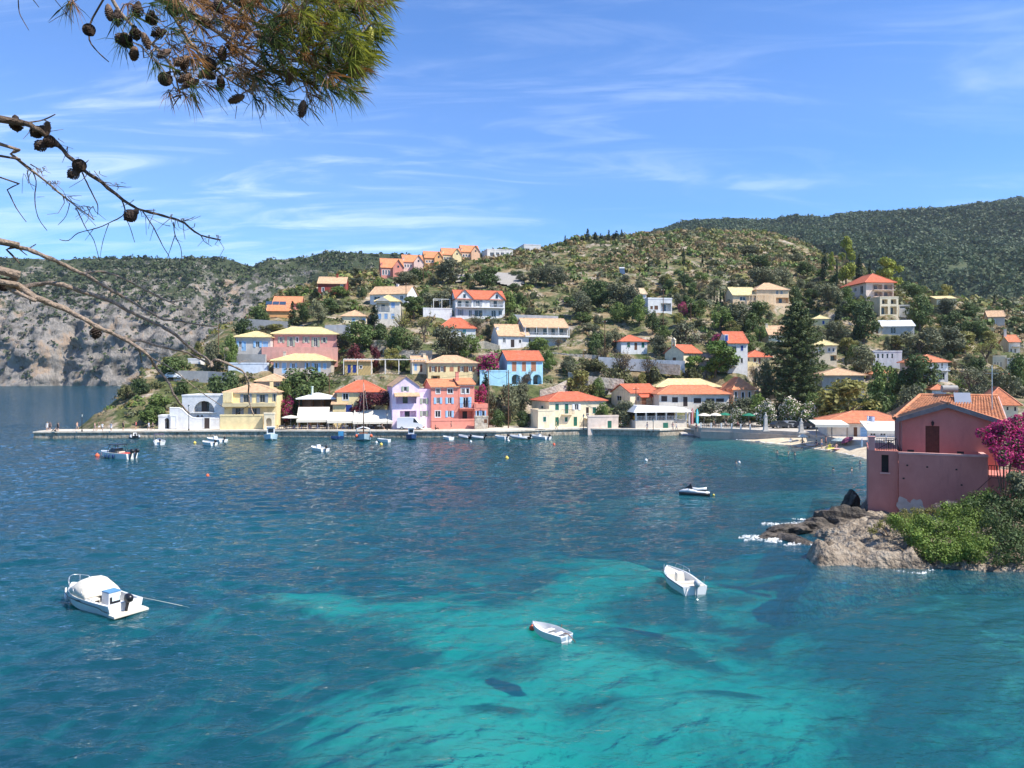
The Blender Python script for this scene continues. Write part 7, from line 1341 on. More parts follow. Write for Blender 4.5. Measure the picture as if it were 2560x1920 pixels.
def people():
    W_,K,B_,Rr,Sk=(.75,.74,.72),(.02,.02,.022),(.10,.16,.35),(.5,.08,.07),None
    J=[(118,1077,'stand',W_,W_,'person in white standing at the end of the jetty',1),(125,1077,'stand',(.12,.08,.07),K,'person in dark top beside the one in white at the jetty end',0),(145,1078,'stand',K,K,'person dressed in black standing near the jetty end',0),(138,1079,'ground',K,B_,'person sitting on the jetty edge beside the one in black',0),(193,1076,'walk',Sk,(.3,.25,.2),'bare-chested person left of the jetty lamp post',2),
         (237,1078,'walk',(.6,.35,.33),(.4,.3,.28),'person in pale pink walking on the jetty',1),(247,1076,'walk',K,W_,'person in black top and white shorts on the jetty',0),(256,1079,'walk',W_,(.35,.3,.3),'person in white top on the middle of the jetty',2),(278,1078,'walk',(.25,.28,.34),W_,'person in grey top walking towards the houses',0),(308,1076,'stand',K,K,'person in a dark dress on the inner jetty',0),(340,1074,'stand',Rr,K,'person in a red top above the grey inflatable',0),(372,1076,'walk',(.45,.5,.6),(.5,.45,.4),'person in pale blue top near the outbuilding',2),(382,1076,'walk',(.2,.14,.16),K,'person in dark clothes nearest the outbuilding',0)]
    for i,(x,y,k,s,q,lb,h)in enumerate(J):person(x,y,QZ,k,s,q,lb,h,rz=[0,.3,2.8,-1.4,1.2,-1.5,1.7][i%7])
    person(1128,1074.5,QZ,'walk',K,(.2,.1,.1),'runner in dark clothes in front of the coral wall',0,rz=1.5);person(1090,1074,QZ,'ground',K,K,'person in black sitting by the coral wall',0,rz=1.2)
    person(1391,1075,QZ,'walk',(.5,.5,.2),(.4,.4,.35),'person in pale yellow by the green door',2,rz=1.4);person(1618,1077,QZ,'walk',(.15,.2,.3),(.3,.3,.3),'person in blue in front of the white pavilion',0,rz=-1.5);person(1682,1077,QZ,'stand',(.55,.3,.25),(.5,.45,.4),'person in salmon top right of the pavilion door',2);person(1691,1077,QZ,'walk',W_,(.2,.2,.25),'person in white top right of the pavilion',1,rz=1.2);person(1741,1080,QZ+.1,'walk',(.12,.05,.05),K,'person in dark red walking down the slipway',0,rz=.4)
    Bc=[(2006,1108,.55,'ground',Sk,Rr,'sunbather sitting under the small white parasol',2),(2054,1121,.25,'stand',Sk,B_,'person standing on the sand at the water edge',0),(2065,1117,.4,'stand',Rr,K,'person in a red top behind the one at the water edge',0),(2042,1114,.45,'ground',(.05,.05,.12),K,'person in dark swimsuit sitting left of the standing bathers',0),(2074,1120,.3,'ground',(.7,.65,.1),(.7,.65,.1),'person in bright yellow sitting on the sand',1),(2090,1121,.3,'ground',(.6,.35,.3),K,'person on a pink towel beside the striped tent',2),(2104,1119,.35,'ground',K,K,'dark-haired bather right of the striped tent',0),(2113,1120,.35,'ground',Sk,K,'bather at the right end of the beach group',2),(1977,1106,.5,'ground',W_,(.3,.4,.2),'bather in white lying near the sea wall',1)]
    for i,(x,y,z,k,s,q,lb,h)in enumerate(Bc):person(x,y,z,k,s,q,lb,h,rz=.7*i)
    for i,(x,y,lb)in enumerate([(1943,1131,'swimmer farthest left off the beach'),(1971,1134,'left swimmer of the pair off the beach'),(1987,1136,'right swimmer of the pair off the beach'),(2083,1175,'swimmer left of the one nearest the pink tower'),(2129,1175,'swimmer nearest the pink tower'),(2150,1157,'swimmer close to the beach by the pink tower'),(1840,1158,'lone swimmer off the square')]):person(x,y,0,'stand',Sk,B_,lb,i%3,rz=i,group='swimmers',drop=1.42)
# ================================================================== SMALL THINGS
def lamp_post(px,py,top,label,z=None):
    p=G(px,py,QZ if z is None else z);h=CZ+(HY-top)*p.y/F-p.z;o=empty('lamp_post',p,0,label,'lamp post','lamp posts along the quay');m_=MB();m_.lathe([(.14,0),(.14,.25),(.07,.4),(.055,h-.7),(.09,h-.66)],(0,0,0),8);m_.build('post',IRON,o);m_=MB();m_.lathe([(.08,h-.65),(.19,h-.2),(.19,h-.15)],(0,0,0),6);m_.build('lantern',mat('lantern_glass',(.5,.5,.45),.3,.05),o);m_=MB();m_.lathe([(.22,h-.148),(.05,h)],(0,0,0),6);m_.build('cap',IRON,o)
def utility_pole(px,base,top,label,Y=None):
    if Y is None:X,Y=ray_land(px,base)
    X=(px-HX)*Y/F;z=float(h_land(X,Y));zt=CZ+(HY-top)*Y/F;o=empty('utility_pole',(X,Y,z),.3,label,'utility pole','wooden utility poles');m_=MB();m_.tube([(0,0,-.8),(0,0,zt-z)],[.13,.09],7);m_.build('pole',WOOD,o);m_=MB();m_.box(-.6,-.05,zt-z-.5,.6,.05,zt-z-.4);co=m_.build('crossarm',WOOD,o);m_=MB()
    for x in(-.5,0,.5):m_.lathe([(.05,0),(.06,.1),(.03,.15)],(x,0,zt-z-.4),6)
    m_.build('insulators',GEL,co)
def parasol(px,py,z,w_,h,m,label,tilt=0,closed=False,group='parasols'):
    p=G(px,py,z);o=empty('parasol',p,0,label,'parasol',group);o.rotation_euler=(0,tilt,0);m_=MB();m_.tube([(0,0,0),(0,0,h)],.03,6);m_.build('pole',STEEL,o);m_=MB();k=8
    if closed:m_.lathe([(.10,h-1.5),(.18,h-1.2),(.12,h-.4),(.02,h)],(0,0,0),8)
    else:
        r=w_/2;m_.rings([[(q*math.cos(6.283*i/k),q*math.sin(6.283*i/k),zz_)for i in range(k)]for q,zz_ in((r,h-.55),(r,h-.48),(r*.55,h-.18),(.02,h))])
    m_.build('canopy',m,o)
def chair(par_pos,rz,m,label,group):
    if 'c' not in chair.__dict__:
        s=MB();s.box(-.22,-.22,.43,.22,.22,.47)
        for x in(-.2,.2):
            for y in(-.2,.2):s.box(x-.02,y-.02,0,x+.02,y+.02,.43)
        s.box(-.22,.19,.47,-.18,.22,.92);s.box(.18,.19,.47,.22,.22,.92);s.box(-.18,.195,.75,.18,.215,.92);s.box(-.18,.195,.55,.18,.215,.65);o=s.build('chair',m);chair.c=o.data;bpy.data.objects.remove(o)
    me=chair.c if m.name in[x.name for x in chair.c.materials]else chair.__dict__.setdefault(m.name,None)or chair.c.copy()
    if me.materials[0]!=m:me.materials.clear();me.materials.append(m);chair.__dict__[m.name]=me
    o=bpy.data.objects.new('chair',me);o.location=par_pos;o.rotation_euler=(0,0,rz);link(o);tag(o,label,'chair',group)
def table(pos,label,group,m=None):
    o=empty('table',pos,0,label,'table',group);MB().box(-.4,-.4,.70,.4,.4,.74).build('top',m or WHITE,o);q=MB();q.lathe([(.25,0),(.04,.04),(.04,.7)],(0,0,0),8);q.build('pedestal',IRON,o)
def vehicle(name,label,pos,rz,prof,w_,body,wheels,glass,cat='car',group=None):
    o=empty(name,pos,rz,label,cat,group);m_=MB();m_.hull([(x,-w_/2,z)for x,z in prof],[(x,w_/2,z)for x,z in prof]);m_.build('body',body,o)
    for sg in(-1,1):
        for x in wheels:t=MB();t.rings([[(x+r*math.cos(a*.5236),sg*(w_/2-.16)+sg*y,.33+r*math.sin(a*.5236))for a in range(12)]for r,y in((.31,0),(.33,.03),(.33,.16),(.29,.19))]);wo=t.build('wheel',BLACK,o,True);t=MB();t.rings([[(x+r*math.cos(a*.5236),sg*(w_/2-.16)+sg*y,.33+r*math.sin(a*.5236))for a in range(12)]for r,y in((.2,.18),(.2,.205))]);t.build('rim',STEEL,wo)
        for q in glass:t=MB();t.poly([(x,sg*(w_/2+.006),z)for x,z in q]);t.build('window',GLASS,o)
    return o
def small_things():
    lamp_post(205,1079,1034,'black lamp post on the jetty');lamp_post(472,1076,1012,'black lamp post in front of the courtyard wall');lamp_post(1459,1075,1036,'lamp post in front of the green-shuttered house');lamp_post(1633,1081,1046,'lamp post on the quay corner by the pavilion');lamp_post(968,1075,1032,'lamp post beside the van')
    for a in[(1221,1071,922,'utility pole left of the quay shrubs',158.5),(1271,1071,925,'utility pole right of the quay shrubs',158.5),(1590,1040,968,'utility pole behind the yellow panel',163),(1512,890,800,'tall utility pole on the slope above the terrace wall',197),(1658,807,722,'tall utility pole in front of the white terrace house',217),(1015,784,706,'utility pole by the umbrella pine',226),(806,776,734,'utility pole below the dark red house',236),(823,992,935,'utility pole right of the large dark tree',170),(1727,790,756,'short utility pole below the bright tree',222),(546,864,816,'thin green mast at the left of the village',194),(1814,1005,972,'utility pole beside the long white building',170),(1058,706,664,'utility pole in front of the coloured row',268)]:utility_pole(*a[:4],Y=a[4])
    # overhead cables
    def cable(a,b,label):
        A,B_=P(*a),P(*b);m_=MB();m_.tube([A.lerp(B_,t/10)-Vector((0,0,1.2*4*(t/10)*(1-t/10)))for t in range(11)],.03,4);tag(m_.build('power_cable',IRON),label,'cable','overhead cables')
    cable((1221,930,158.5),(1271,933,158.5),'cable between the two poles by the quay shrubs');cable((1271,933,158.5),(1590,974,163),'long cable sagging to the pole by the yellow panel');cable((823,942,170),(1221,930,158.5),'long cable crossing above the tavern roofs')
    # van and cars
    p=G(993,1074.5,QZ);k=1/1.0
    prof=[(0,.35),(0,1.2),(.03,2.35),(.25,2.5),(3.3,2.5),(3.6,2.42),(4.4,1.45),(5.15,1.15),(5.25,.75),(5.25,.35)]
    o=vehicle('delivery_van','white panel van parked on the quay beside the lilac house',(p.x,p.y+1.0,QZ),R(-4),prof,1.95,mat('white_car_paint',(.78,.78,.78),.3,.04),(1.0,4.25),[[(3.35,1.5),(4.35,1.42),(3.75,2.2),(3.4,2.3)]],'van')
    for sg in(-1,1):MB().box(5.0,sg*.75-.15,.85,5.27,sg*.75+.15,1.05).build('headlight',STEEL,o)
    MB().box(-.06,-.9,.38,-.003,.9,.55).build('bumper',BLACK,o);MB().box(5.253,-.9,.38,5.33,.9,.62).build('bumper',BLACK,o)
    cp=[(0,.35),(-.02,.8),(.15,1.0),(.7,1.42),(2.1,1.45),(2.9,.98),(3.8,.85),(3.95,.6),(3.95,.35)];gl=[[(.55,1.0),(2.7,.98),(2.0,1.36),(.8,1.36)]]
    for(px,py,z,rz,c,lb)in[(1935,1072,2.0,.3,(.04,.045,.05),'dark parked car left of the bust monuments'),(1962,1071,2.0,.2,(.30,.31,.32),'grey parked car under the middle oleander'),(1988,1071,2.0,-.1,(.03,.035,.045),'black parked car under the right oleander'),(2026,1068,2.0,.1,(.10,.11,.13),'dark car behind the right monument')]:
        q=G(px,py,z);vehicle('parked_car',lb,(q.x,q.y+1,z),rz,cp,1.65,mat('car_paint_%d'%px,c,.25,.04,spec=.6),(.75,3.1),gl,'car','cars parked on the square')
    X,Y=(1672-HX)*184/F,184.;vehicle('parked_car','red car parked in front of the chapel',(X,Y,float(h_land(X,Y))+.15),.1,cp,1.65,mat('red_car_paint',(.30,.02,.03),.3,.04),(.75,3.1),gl,'car')
    X,Y=(414-HX)*181/F,181.;vehicle('parked_car','white car parked at the left end of the village road',(X,Y,float(h_land(X,Y))+.15),.1,cp,1.65,MATS['white_car_paint'],(.75,3.1),gl,'car')
    # tavern furniture and guests
    g=random.Random(9);BLUE=paint((.05,.10,.26));DK=paint((.07,.05,.04));n=0
    for i in range(13):
        px=700+i*20.5;y=1074.3-.4*(i%2);p=G(px,y,QZ);table((p.x,p.y+.9,QZ),'small tavern table under the cream awnings','tavern tables under the awnings')
        for dx,rz in((-.62,R(90)),(.62,R(-90))):chair((p.x+dx,p.y+.9+g.uniform(-.1,.1),QZ),rz,BLUE if i%3 else DK,'tavern chair at a table under the cream awnings','tavern chairs under the awnings')
        if i%3!=1:
            n+=1;person(px,y,QZ-.02,'sit',[(.04,.04,.05),(.3,.28,.27),(.12,.16,.25),(.3,.08,.08)][n%4],(.05,.05,.07),'guest seated at a tavern table under the awnings',n%3,rz=R(90)if n%2 else R(-90),group='seated tavern guests',pos=(p.x+(.60 if n%2 else-.60),p.y+.9,0))
    for i in range(9):
        px=1762+i*15;p=G(px,1069-(i%2)*2,2.0);table((p.x,p.y,2.0),'cafe table on the terrace behind the railing','cafe tables on the square',paint((.3,.28,.26)))
        for dx,rz in((-.6,R(90)),(.6,R(-90))):chair((p.x+dx,p.y,2.0),rz,DK,'dark cafe chair on the terrace behind the railing','cafe chairs on the square')
        if i%2:person(px,1069,1.98,'sit',[(.6,.58,.55),(.05,.05,.06),(.35,.12,.1)][i%3],(.08,.08,.1),'guest seated on the cafe terrace behind the railing',i%3,rz=R(90),group='seated cafe guests',pos=(p.x+.58,p.y,0))
    GREENC=mat('green_canvas',(.03,.22,.13),.8,.1,tr=.2)
    for px,py,w_,m,lb in((1760,1066,2.8,CANVAS,'white cafe parasol nearest the slipway'),(1788,1065,2.6,CANVAS,'second white cafe parasol from the slipway'),(1812,1064,2.6,GREENC,'dark green cafe parasol under the olives'),(1872,1066,2.8,GREENC,'green cafe parasol beside the small oleander'),(1896,1064,2.6,CANVAS,'white cafe parasol left of the bust monument')):parasol(px,py,2.0,w_,2.7,m,lb)
    parasol(727,1073.5,QZ,3.8,2.9,CANVAS,'wide cream parasol left of the pavilion awning')
    parasol(2007,1109,.55,1.8,1.7,CANVAS,'small white beach parasol');parasol(2128,1119,.5,2.2,1.9,mat('purple_blue_canvas',(.30,.08,.14),.8,.1,tr=.2),'tilted purple beach parasol',tilt=-.5);parasol(2155,1127,.4,1.0,2.0,mat('pale_blue_canvas',(.55,.68,.72),.8,.1),'folded pale blue beach parasol by the pink tower',closed=True);parasol(2098,1118,.4,2.6,1.6,mat('striped_canvas',(.28,.34,.34),.8,.5,4),'grey striped beach shelter over the bathers')
    for i,(px,py,c)in enumerate([(2030,1113,(.7,.6,.65)),(2078,1121,(.7,.66,.1)),(2092,1122,(.6,.35,.33)),(2140,1126,(.72,.7,.66)),(2010,1110,(.65,.62,.6))]):p=G(px,py,.4);m_=MB();m_.box(-.9,-.35,0,.9,.35,.03);o=m_.build('beach_towel',paint(c));o.location=(p.x,p.y,.42);o.rotation_euler=(R(4),0,.4*i);tag(o,['mauve towel by the dark swimsuit','yellow towel on the sand','pink towel beside the striped shelter','white towel near the pink tower','pale towel under the white parasol'][i],'towel')
    # monuments
    MARB=mat('weathered_marble',(.52,.49,.44),.7,.2,2)
    for px,py,top,lb in((1914,1078,1031,'tall white bust monument on the square'),(2003,1083,1046,'shorter white bust monument near the beach tavern')):
        p=G(px,py,2.0);h=CZ+(HY-top)*p.y/F-2.0;o=empty('bust_monument',p,0,lb,'monument');m_=MB();m_.box(-.6,-.6,0,.6,.6,.2);m_.hull([(-.4,-.4,.2),(.4,-.4,.2),(.4,.4,.2),(-.4,.4,.2)],[(-.33,-.33,.9),(.33,-.33,.9),(.33,.33,.9),(-.33,.33,.9)]);m_.build('base',MARB,o);m_=MB();m_.hull([(-.3,-.3,.903),(.3,-.3,.903),(.3,.3,.903),(-.3,.3,.903)],[(-.24,-.24,h-.75),(.24,-.24,h-.75),(.24,.24,h-.75),(-.24,.24,h-.75)]);m_.box(-.3,-.3,h-.75,.3,.3,h-.65);m_.build('pedestal',MARB,o);m_=MB();m_.lathe([(.26,h-.65),(.28,h-.5),(.12,h-.38),(.09,h-.3),(.15,h-.2),(.15,h-.08),(.06,h)],(0,0,0),10);m_.build('bust',MARB,o,True)
    # surfboards
    for px,top,c,lb in((1743,1022,(.04,.42,.48),'teal paddle board standing upright'),(1731,1020,(.35,.10,.11),'dark red paddle board standing upright'),(1724,1021,(.55,.5,.48),'pale paddle board behind the red one')):
        p=G(px,1069,QZ);h=CZ+(HY-top)*p.y/F-p.z;o=empty('paddle_board',(p.x,p.y,QZ),.4,lb,'paddle board','paddle boards by the pavilion');m_=MB();m_.rings([[(w_*a,.06*b,z*h)for a,b in((1,0),(.6,1),(-.6,1),(-1,0),(-.6,-1),(.6,-1))]for w_,z in((.12,0),(.3,.12),(.38,.45),(.32,.8),(.12,.97),(.02,1))]);m_.build('board',paint(c),o,True);MB().box(-.03,-.075,.1*h,.03,-.062,.9*h).build('stripe',WHITE,o)
    # greek flag
    p=G(2168,1108,1.4);o=empty('flagpole',p,0,'pole flying a blue and white striped flag by the beach tavern','flag');h=CZ+(HY-1038)*p.y/F-p.z;m_=MB();m_.tube([(0,0,0),(0,0,h)],.035,6);m_.build('pole',STEEL,o)
    fl=MB();w_,fh=1.25,.85;nn=8
    for s in range(9):
        for i in range(nn):
            x0,x1=w_*i/nn,w_*(i+1)/nn;z0,z1=h-.1-fh*(s+1)/9,h-.1-fh*s/9;y=lambda x:.09*math.sin(x*6);dz=lambda x:-.12*x;canton=s<5 and i<3;fl.cur=(0 if s%2==0 else 1)if not canton else(1 if(s==2 or i==1)else 0)
            fl.poly([(x0,y(x0),z0+dz(x0)),(x1,y(x1),z0+dz(x1)),(x1,y(x1),z1+dz(x1)),(x0,y(x0),z1+dz(x0))])
    fl.build('flag',[paint((.03,.12,.42)),WHITE],o)
    # blue harbour steps, solar panels, gravel slope, road
    p=G(852,1094,.1);o=empty('harbour_steps',(p.x,p.y+.3,0),0,'blue metal steps down the quay wall','steps');MB().box(-.5,-.2,.1,.5,.1,1.3).build('frame',paint((.08,.35,.6)),o)
    for z in(.3,.6,.9,1.2):MB().box(.55,-.25,z,1.0,.05,z+.05).build('step',WHITE,o)
    p=P(664,765,219);o=empty('panel_rack',(p.x,p.y,p.z+.4),R(8),'row of dark solar panels in front of the orange roof','solar panel')
    for i in range(3):m_=MB();m_.hull([(i*1.9,0,0),(i*1.9+1.75,0,0),(i*1.9+1.75,1.2,1.0),(i*1.9,1.2,1.0)],[(i*1.9,-.05,.06),(i*1.9+1.75,-.05,.06),(i*1.9+1.75,1.15,1.06),(i*1.9,1.15,1.06)]);m_.build('panel',MATS['solar_glass'],o)
    for i in(0,5.5):MB().box(i,.9,-1.2,i+.08,1.0,.7).build('stand',STEEL,o)
    X,Y=ray_land(1557,690);o=empty('solar_heater',(X,Y,float(h_land(X,Y))),0,'solar water heater standing alone on the scrub slope','solar heater');m_=MB();m_.hull([(-.9,0,.5),(.9,0,.5),(.9,2.4,2.6),(-.9,2.4,2.6)],[(-.9,-.06,.58),(.9,-.06,.58),(.9,2.34,2.68),(-.9,2.34,2.68)]);m_.build('panel',MATS['solar_glass'],o);m_=MB();m_.tube([(-1,2.5,3.0),(1,2.5,3.0)],.35,10);m_.build('tank',GEL,o)
    for x in(-.8,.8):MB().box(x-.05,2.3,-.3,x+.05,2.4,2.7).build('leg',STEEL,o)
def patch(name,pts,m,lift=.12):
    """ground cover laid over the hillside inside a polygon of photo pixels"""
    xy=[ray_land(*p)for p in pts];c=np.array(xy);g=[];x0,y0=c.min(0);x1,y1=c.max(0);gx=np.arange(x0,x1,1.2);gy=np.arange(y0,y1,1.2);Y,X=np.meshgrid(gy,gx,indexing='ij');ins=np.zeros(X.shape,bool);n=len(c)
    for i in range(n):
        (ax,ay),(bx_,by_)=c[i],c[(i+1)%n];t=((ay>Y)!=(by_>Y))&(X<(bx_-ax)*(Y-ay)/(by_-ay+1e-9)+ax);ins ^=t
    Z=LANDZ(X,Y)+lift;idx=np.arange(X.size).reshape(X.shape);f=grid_faces(*X.shape);k=ins.ravel()[f].all(1);o=mesh_np(name,np.stack([X,Y,Z],-1).reshape(-1,3),f[k],m,smooth=True);tag(o,kind='structure')
# ================================================================== OVERHANGING PINE AT THE CAMERA
def near_pine():
    g=random.Random(21);T=Vector((-3.7,2.4,11.2));o=empty('overhanging_pine',T,0,'pine tree with bare twigs, cones and a needled bough hanging into the picture','tree');q=lambda v:Vector(v)-T
    bm_=mat('pine_bark',(.15,.105,.075),.95,.4,30,.8,60);tw=mat('pale_twig_bark',(.30,.225,.165),.9,.35,25,.5,70)
    m_=MB();m_.tube([q((-3.9,2.2,10.6)),q((-3.75,2.35,13)),q((-3.5,2.5,15.2)),q((-3.0,2.7,17.5))],[.24,.2,.17,.12],10);m_.build('trunk',bm_,o,True)
    def Z6(pts):return[(x*.452,y*.452)for x,y in pts]
    def Z2(pts):return[(x*.2712,600+y*.2712)for x,y in pts]
    def Z1(pts):return[(400+x*.217,800+y*.217)for x,y in pts]
    def limb(pts,w0,w1,d0=3.0,d1=3.0,root=True,m=None,name='branch'):
        n=len(pts);P3=[P(x,y,d0+(d1-d0)*i/(n-1)+.03*math.sin(i*1.7))for i,(x,y)in enumerate(pts)]
        rr=[(w0+(w1-w0)*(i/(n-1))**.8)/2/F*d0 for i in range(n)]
        if root:z=P3[0].z;P3=[Vector((-3.62,2.45,max(11.6,min(16.5,z+.3)))),(P3[0]+Vector((-3.62,2.45,z+.2)))/2]+P3;rr=[rr[0]*2.2,rr[0]*1.4]+rr
        out=[]
        for i in range(len(P3)-1):  # subdivide with Catmull-Rom
            a,b,c,d=P3[max(i-1,0)],P3[i],P3[i+1],P3[min(i+2,len(P3)-1)]
            for k in range(3):
                t=k/3;out.append((.5*((2*b)+(c-a)*t+(2*a-5*b+4*c-d)*t*t+(3*b-a-3*c+d)*t**3),(rr[i]+(rr[i+1]-rr[i])*t)*(1+.18*g.uniform(-1,1))))
        out.append((P3[-1],rr[-1]));b=MB();b.tube([q(p)+Vector((g.uniform(-1,1),0,g.uniform(-1,1)))*r*.3 for p,r in out],[r for p,r in out],7);b.build(name,m or bm_,o,True)
    A=Z6([(0,660),(90,668),(165,690),(215,720),(270,765),(330,810),(400,885),(470,945),(560,1010),(680,1105),(760,1155),(870,1185),(960,1210),(1020,1235),(1110,1300),(1220,1327)]);limb(A,17,4,3.0,3.3)
    for pts,w_ in((([(165,678),(240,662),(305,632)]),5),(([(240,662),(280,678)]),3.5),(([(1110,1300),(1130,1335),(1170,1362)]),2.2),(([(1000,1225),(1035,1215),(1070,1205)]),3),(([(780,1165),(860,1162)]),3),(([(790,1170),(850,1260),(900,1360),(935,1420),(930,1470)]),3),(([(850,1260),(830,1330)]),1.6),(([(960,1230),(968,1300),(1000,1370),(1005,1450)]),3),(([(968,1300),(935,1400),(900,1490)]),2),(([(968,1320),(1010,1340)]),1.6),(([(675,1110),(690,1180),(620,1225),(540,1260),(430,1290),(380,1330),(330,1325)]),3.4),(([(690,1190),(720,1260),(745,1340)]),2.6),(([(455,955),(480,1010),(515,1080),(540,1135),(540,1185)]),4),(([(545,1005),(615,1012)]),3),(([(470,905),(490,885)]),3),(([(600,1240),(570,1330),(550,1440)]),2),(([(520,1262),(470,1330)]),1.6),(([(940,1250),(900,1240),(820,1200)]),2),(([(805,1200),(810,1300)]),1.5)):limb(Z6(pts),w_,w_*.5,3.1,3.15,False,name='twig')
    Bp=Z6([(0,797),(60,850),(160,930),(250,1000),(350,1085),(420,1140),(520,1215)]);limb(Bp,9,3,3.2,3.4,m=tw);limb(Z6([(0,860),(60,870),(110,890),(170,935)]),6,4,3.1,3.2,m=bm_);limb(Z6([(0,980),(40,1050),(90,1150),(145,1228)]),4,1.8,3.2,3.3)
    for pts,w_ in((([(170,930),(200,1000),(192,1100),(210,1200),(260,1275)]),3),(([(195,1030),(160,1010),(130,960),(122,1070)]),1.8),(([(150,940),(165,1010),(185,1050)]),1.8),(([(350,1085),(356,1118)]),3),(([(385,1125),(365,1195),(320,1245)]),2.2),(([(420,1150),(450,1210),(480,1270),(520,1330),(550,1440)]),2.8),(([(430,1155),(480,1195),(530,1250)]),2),(([(205,1090),(245,1088)]),1.4),(([(170,910),(222,938)]),3)):limb(Z6(pts),w_,w_*.5,3.25,3.3,False,name='twig')
    limb(Z2([(-40,10),(120,55),(250,80),(420,150),(560,215),(700,285),(830,340),(1000,450),(1100,500),(1250,590),(1420,685),(1510,735),(1650,745),(1800,775),(2000,798)]),14,4,2.9,3.3,m=tw);limb(Z2([(-40,20),(60,90),(180,215)]),9,3,2.9,2.95,m=bm_)
    limb(Z2([(-40,270),(100,390),(210,450),(330,535),(480,590),(620,650),(760,720),(900,800),(1040,860),(1180,930),(1290,1000),(1390,1090),(1430,1170),(1540,1290),(1600,1420),(1680,1530),(1745,1600)]),20,4.5,2.8,3.2,m=tw);limb(Z2([(-40,380),(60,430),(200,505),(330,560)]),15,9,2.8,2.85,m=tw)
    for pts,w0,w1 in((Z2([(760,305),(900,290),(1000,300),(1150,360),(1300,440),(1450,510),(1560,565),(1690,555)]),6.5,2.6),(Z2([(1300,440),(1450,525),(1560,570),(1650,610)]),3.5,1.6),(Z2([(210,440),(330,410),(480,400),(640,430),(750,475),(900,520),(1050,575),(1180,650),(1300,710),(1450,780),(1560,830),(1680,930),(1800,1030),(1900,1090),(1960,1170)]),12,7),(Z1([(590,540),(600,475),(660,460),(760,495),(870,545),(950,590),(1000,660),(1020,740),(1020,850),(1040,980),(1080,1100)]),8,3),(Z2([(1180,930),(1300,925),(1400,960),(1560,1000),(1700,1030),(1800,1075),(1940,1150)]),8,5),(Z2([(1400,1090),(1560,1170),(1700,1280),(1850,1400),(2000,1500),(2080,1560)]),3.5,1.4),(Z2([(1290,1000),(1400,1020),(1480,1050),(1550,1062)]),3,1.2),(Z2([(1540,1290),(1640,1300),(1720,1310)]),2.2,1.2),(Z1([(1020,640),(1090,665),(1170,650)]),2.2,1.1),(Z1([(905,500),(960,475),(1030,460)]),2,1),(Z1([(1020,740),(1050,780)]),1.8,1),(Z1([(1020,985),(950,1030),(870,1095)]),2,1),(Z1([(980,610),(1060,625)]),2,1),(Z2([(1280,1000),(1310,1130)]),5,3),(Z2([(250,85),(330,40)]),4,2.5),(Z2([(180,85),(250,140)]),4,2),(Z2([(420,150),(432,190)]),3,2),(Z2([(270,540),(285,590)]),5,3)):limb(pts,w0,w1,3.05,3.25,False,tw,'twig')
    # needled bough hanging from above
    BL=[[(180,-90),(420,10),(600,110),(760,150),(900,90),(926,74)],[(330,-80),(520,60),(640,160),(760,205),(850,225)],[(240,-80),(300,30),(380,110),(430,170),(452,245)],[(480,-80),(700,40),(880,30),(960,8)],[(380,-60),(470,100),(560,190),(640,240)],[(480,-60),(640,60),(730,120),(800,200),(880,235)]]
    for i,b in enumerate(BL):limb(b,13,3.5,3.0+.12*(i%3),3.1+.15*(i%3),False,tw)
    for pts,w_ in(([(270,-20),(232,45),(222,80),(228,110),(250,135),(272,155)],5),([(45,-10),(48,30),(60,55),(72,75)],3),([(130,-10),(150,15),(175,45),(185,58)],2.2),([(170,30),(150,40),(122,57)],2),([(80,-5),(97,18)],3),([(395,0),(412,0),(450,20),(466,45)],2.5),([(500,210),(540,250),(570,288)],2),([(592,265),(588,297)],2),([(740,285),(772,315)],2.2),([(425,150),(428,200),(452,248)],4),([(700,150),(740,155),(800,145)],3.5),([(610,120),(600,190)],3)):limb(pts,w_,w_*.5,3.0,3.05,False,name='twig')
    hubs=[]
    for i,b in enumerate(BL):
        for j in range(len(b)-1):
            for k in range(4):t=k/4;hubs.append((b[j][0]+(b[j+1][0]-b[j][0])*t,b[j][1]+(b[j+1][1]-b[j][1])*t,3.05+.12*(i%3)))
    hubs=[h for h in hubs if h[1]>-60];poly=[(255,-40),(290,60),(330,110),(400,170),(450,235),(520,215),(600,240),(690,262),(780,250),(850,262),(900,225),(915,170),(935,120),(955,50),(985,-40)]
    def inside(x,y):
        c=False
        for i in range(len(poly)):
            (ax,ay),(bx_,by_)=poly[i],poly[(i+1)%len(poly)]
            if(ay>y)!=(by_>y)and x<(bx_-ax)*(y-ay)/(by_-ay)+ax:c=not c
        return c
    tuft=[];tries=0
    while len(tuft)<380 and tries<20000:
        tries+=1;x,y=g.uniform(240,985),g.uniform(-40,270)
        if not inside(x,y)or g.random()>((.10 if x<430 else .30 if x<560 else .55 if x<650 else 1.0)*(.45 if y>190 else 1)):continue
        tuft.append((x,y,g.uniform(2.75,3.55)))
    tuft+=[(424,232,3.0),(462,238,3.0),(480,236,3.0),(300,108,3.0),(310,112,3.05),(380,140,3.05),(925,85,3.0),(930,92,3.0),(945,75,3.0),(770,268,3.0),(640,250,3.0),(180,5,3.0),(172,12,3.0)]
    tb=MB();V={0:[],1:[],2:[]}
    for(x,y,d)in tuft:
        h=min(hubs,key=lambda b:(b[0]+45-x)**2+(b[1]-25-y)**2);c=P(x,y,d);a=P(h[0],h[1],h[2])
        if(c-a).length<.6:mid=(a+c)/2+Vector((0,0,.02));tb.tube([q(a),q(mid),q(c)],[.0028,.0022,.0016],4)
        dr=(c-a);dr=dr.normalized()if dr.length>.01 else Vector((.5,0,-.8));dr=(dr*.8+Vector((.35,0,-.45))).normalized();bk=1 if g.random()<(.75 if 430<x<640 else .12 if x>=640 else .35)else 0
        if bk==0 and x>700 and g.random()<.7:bk=2
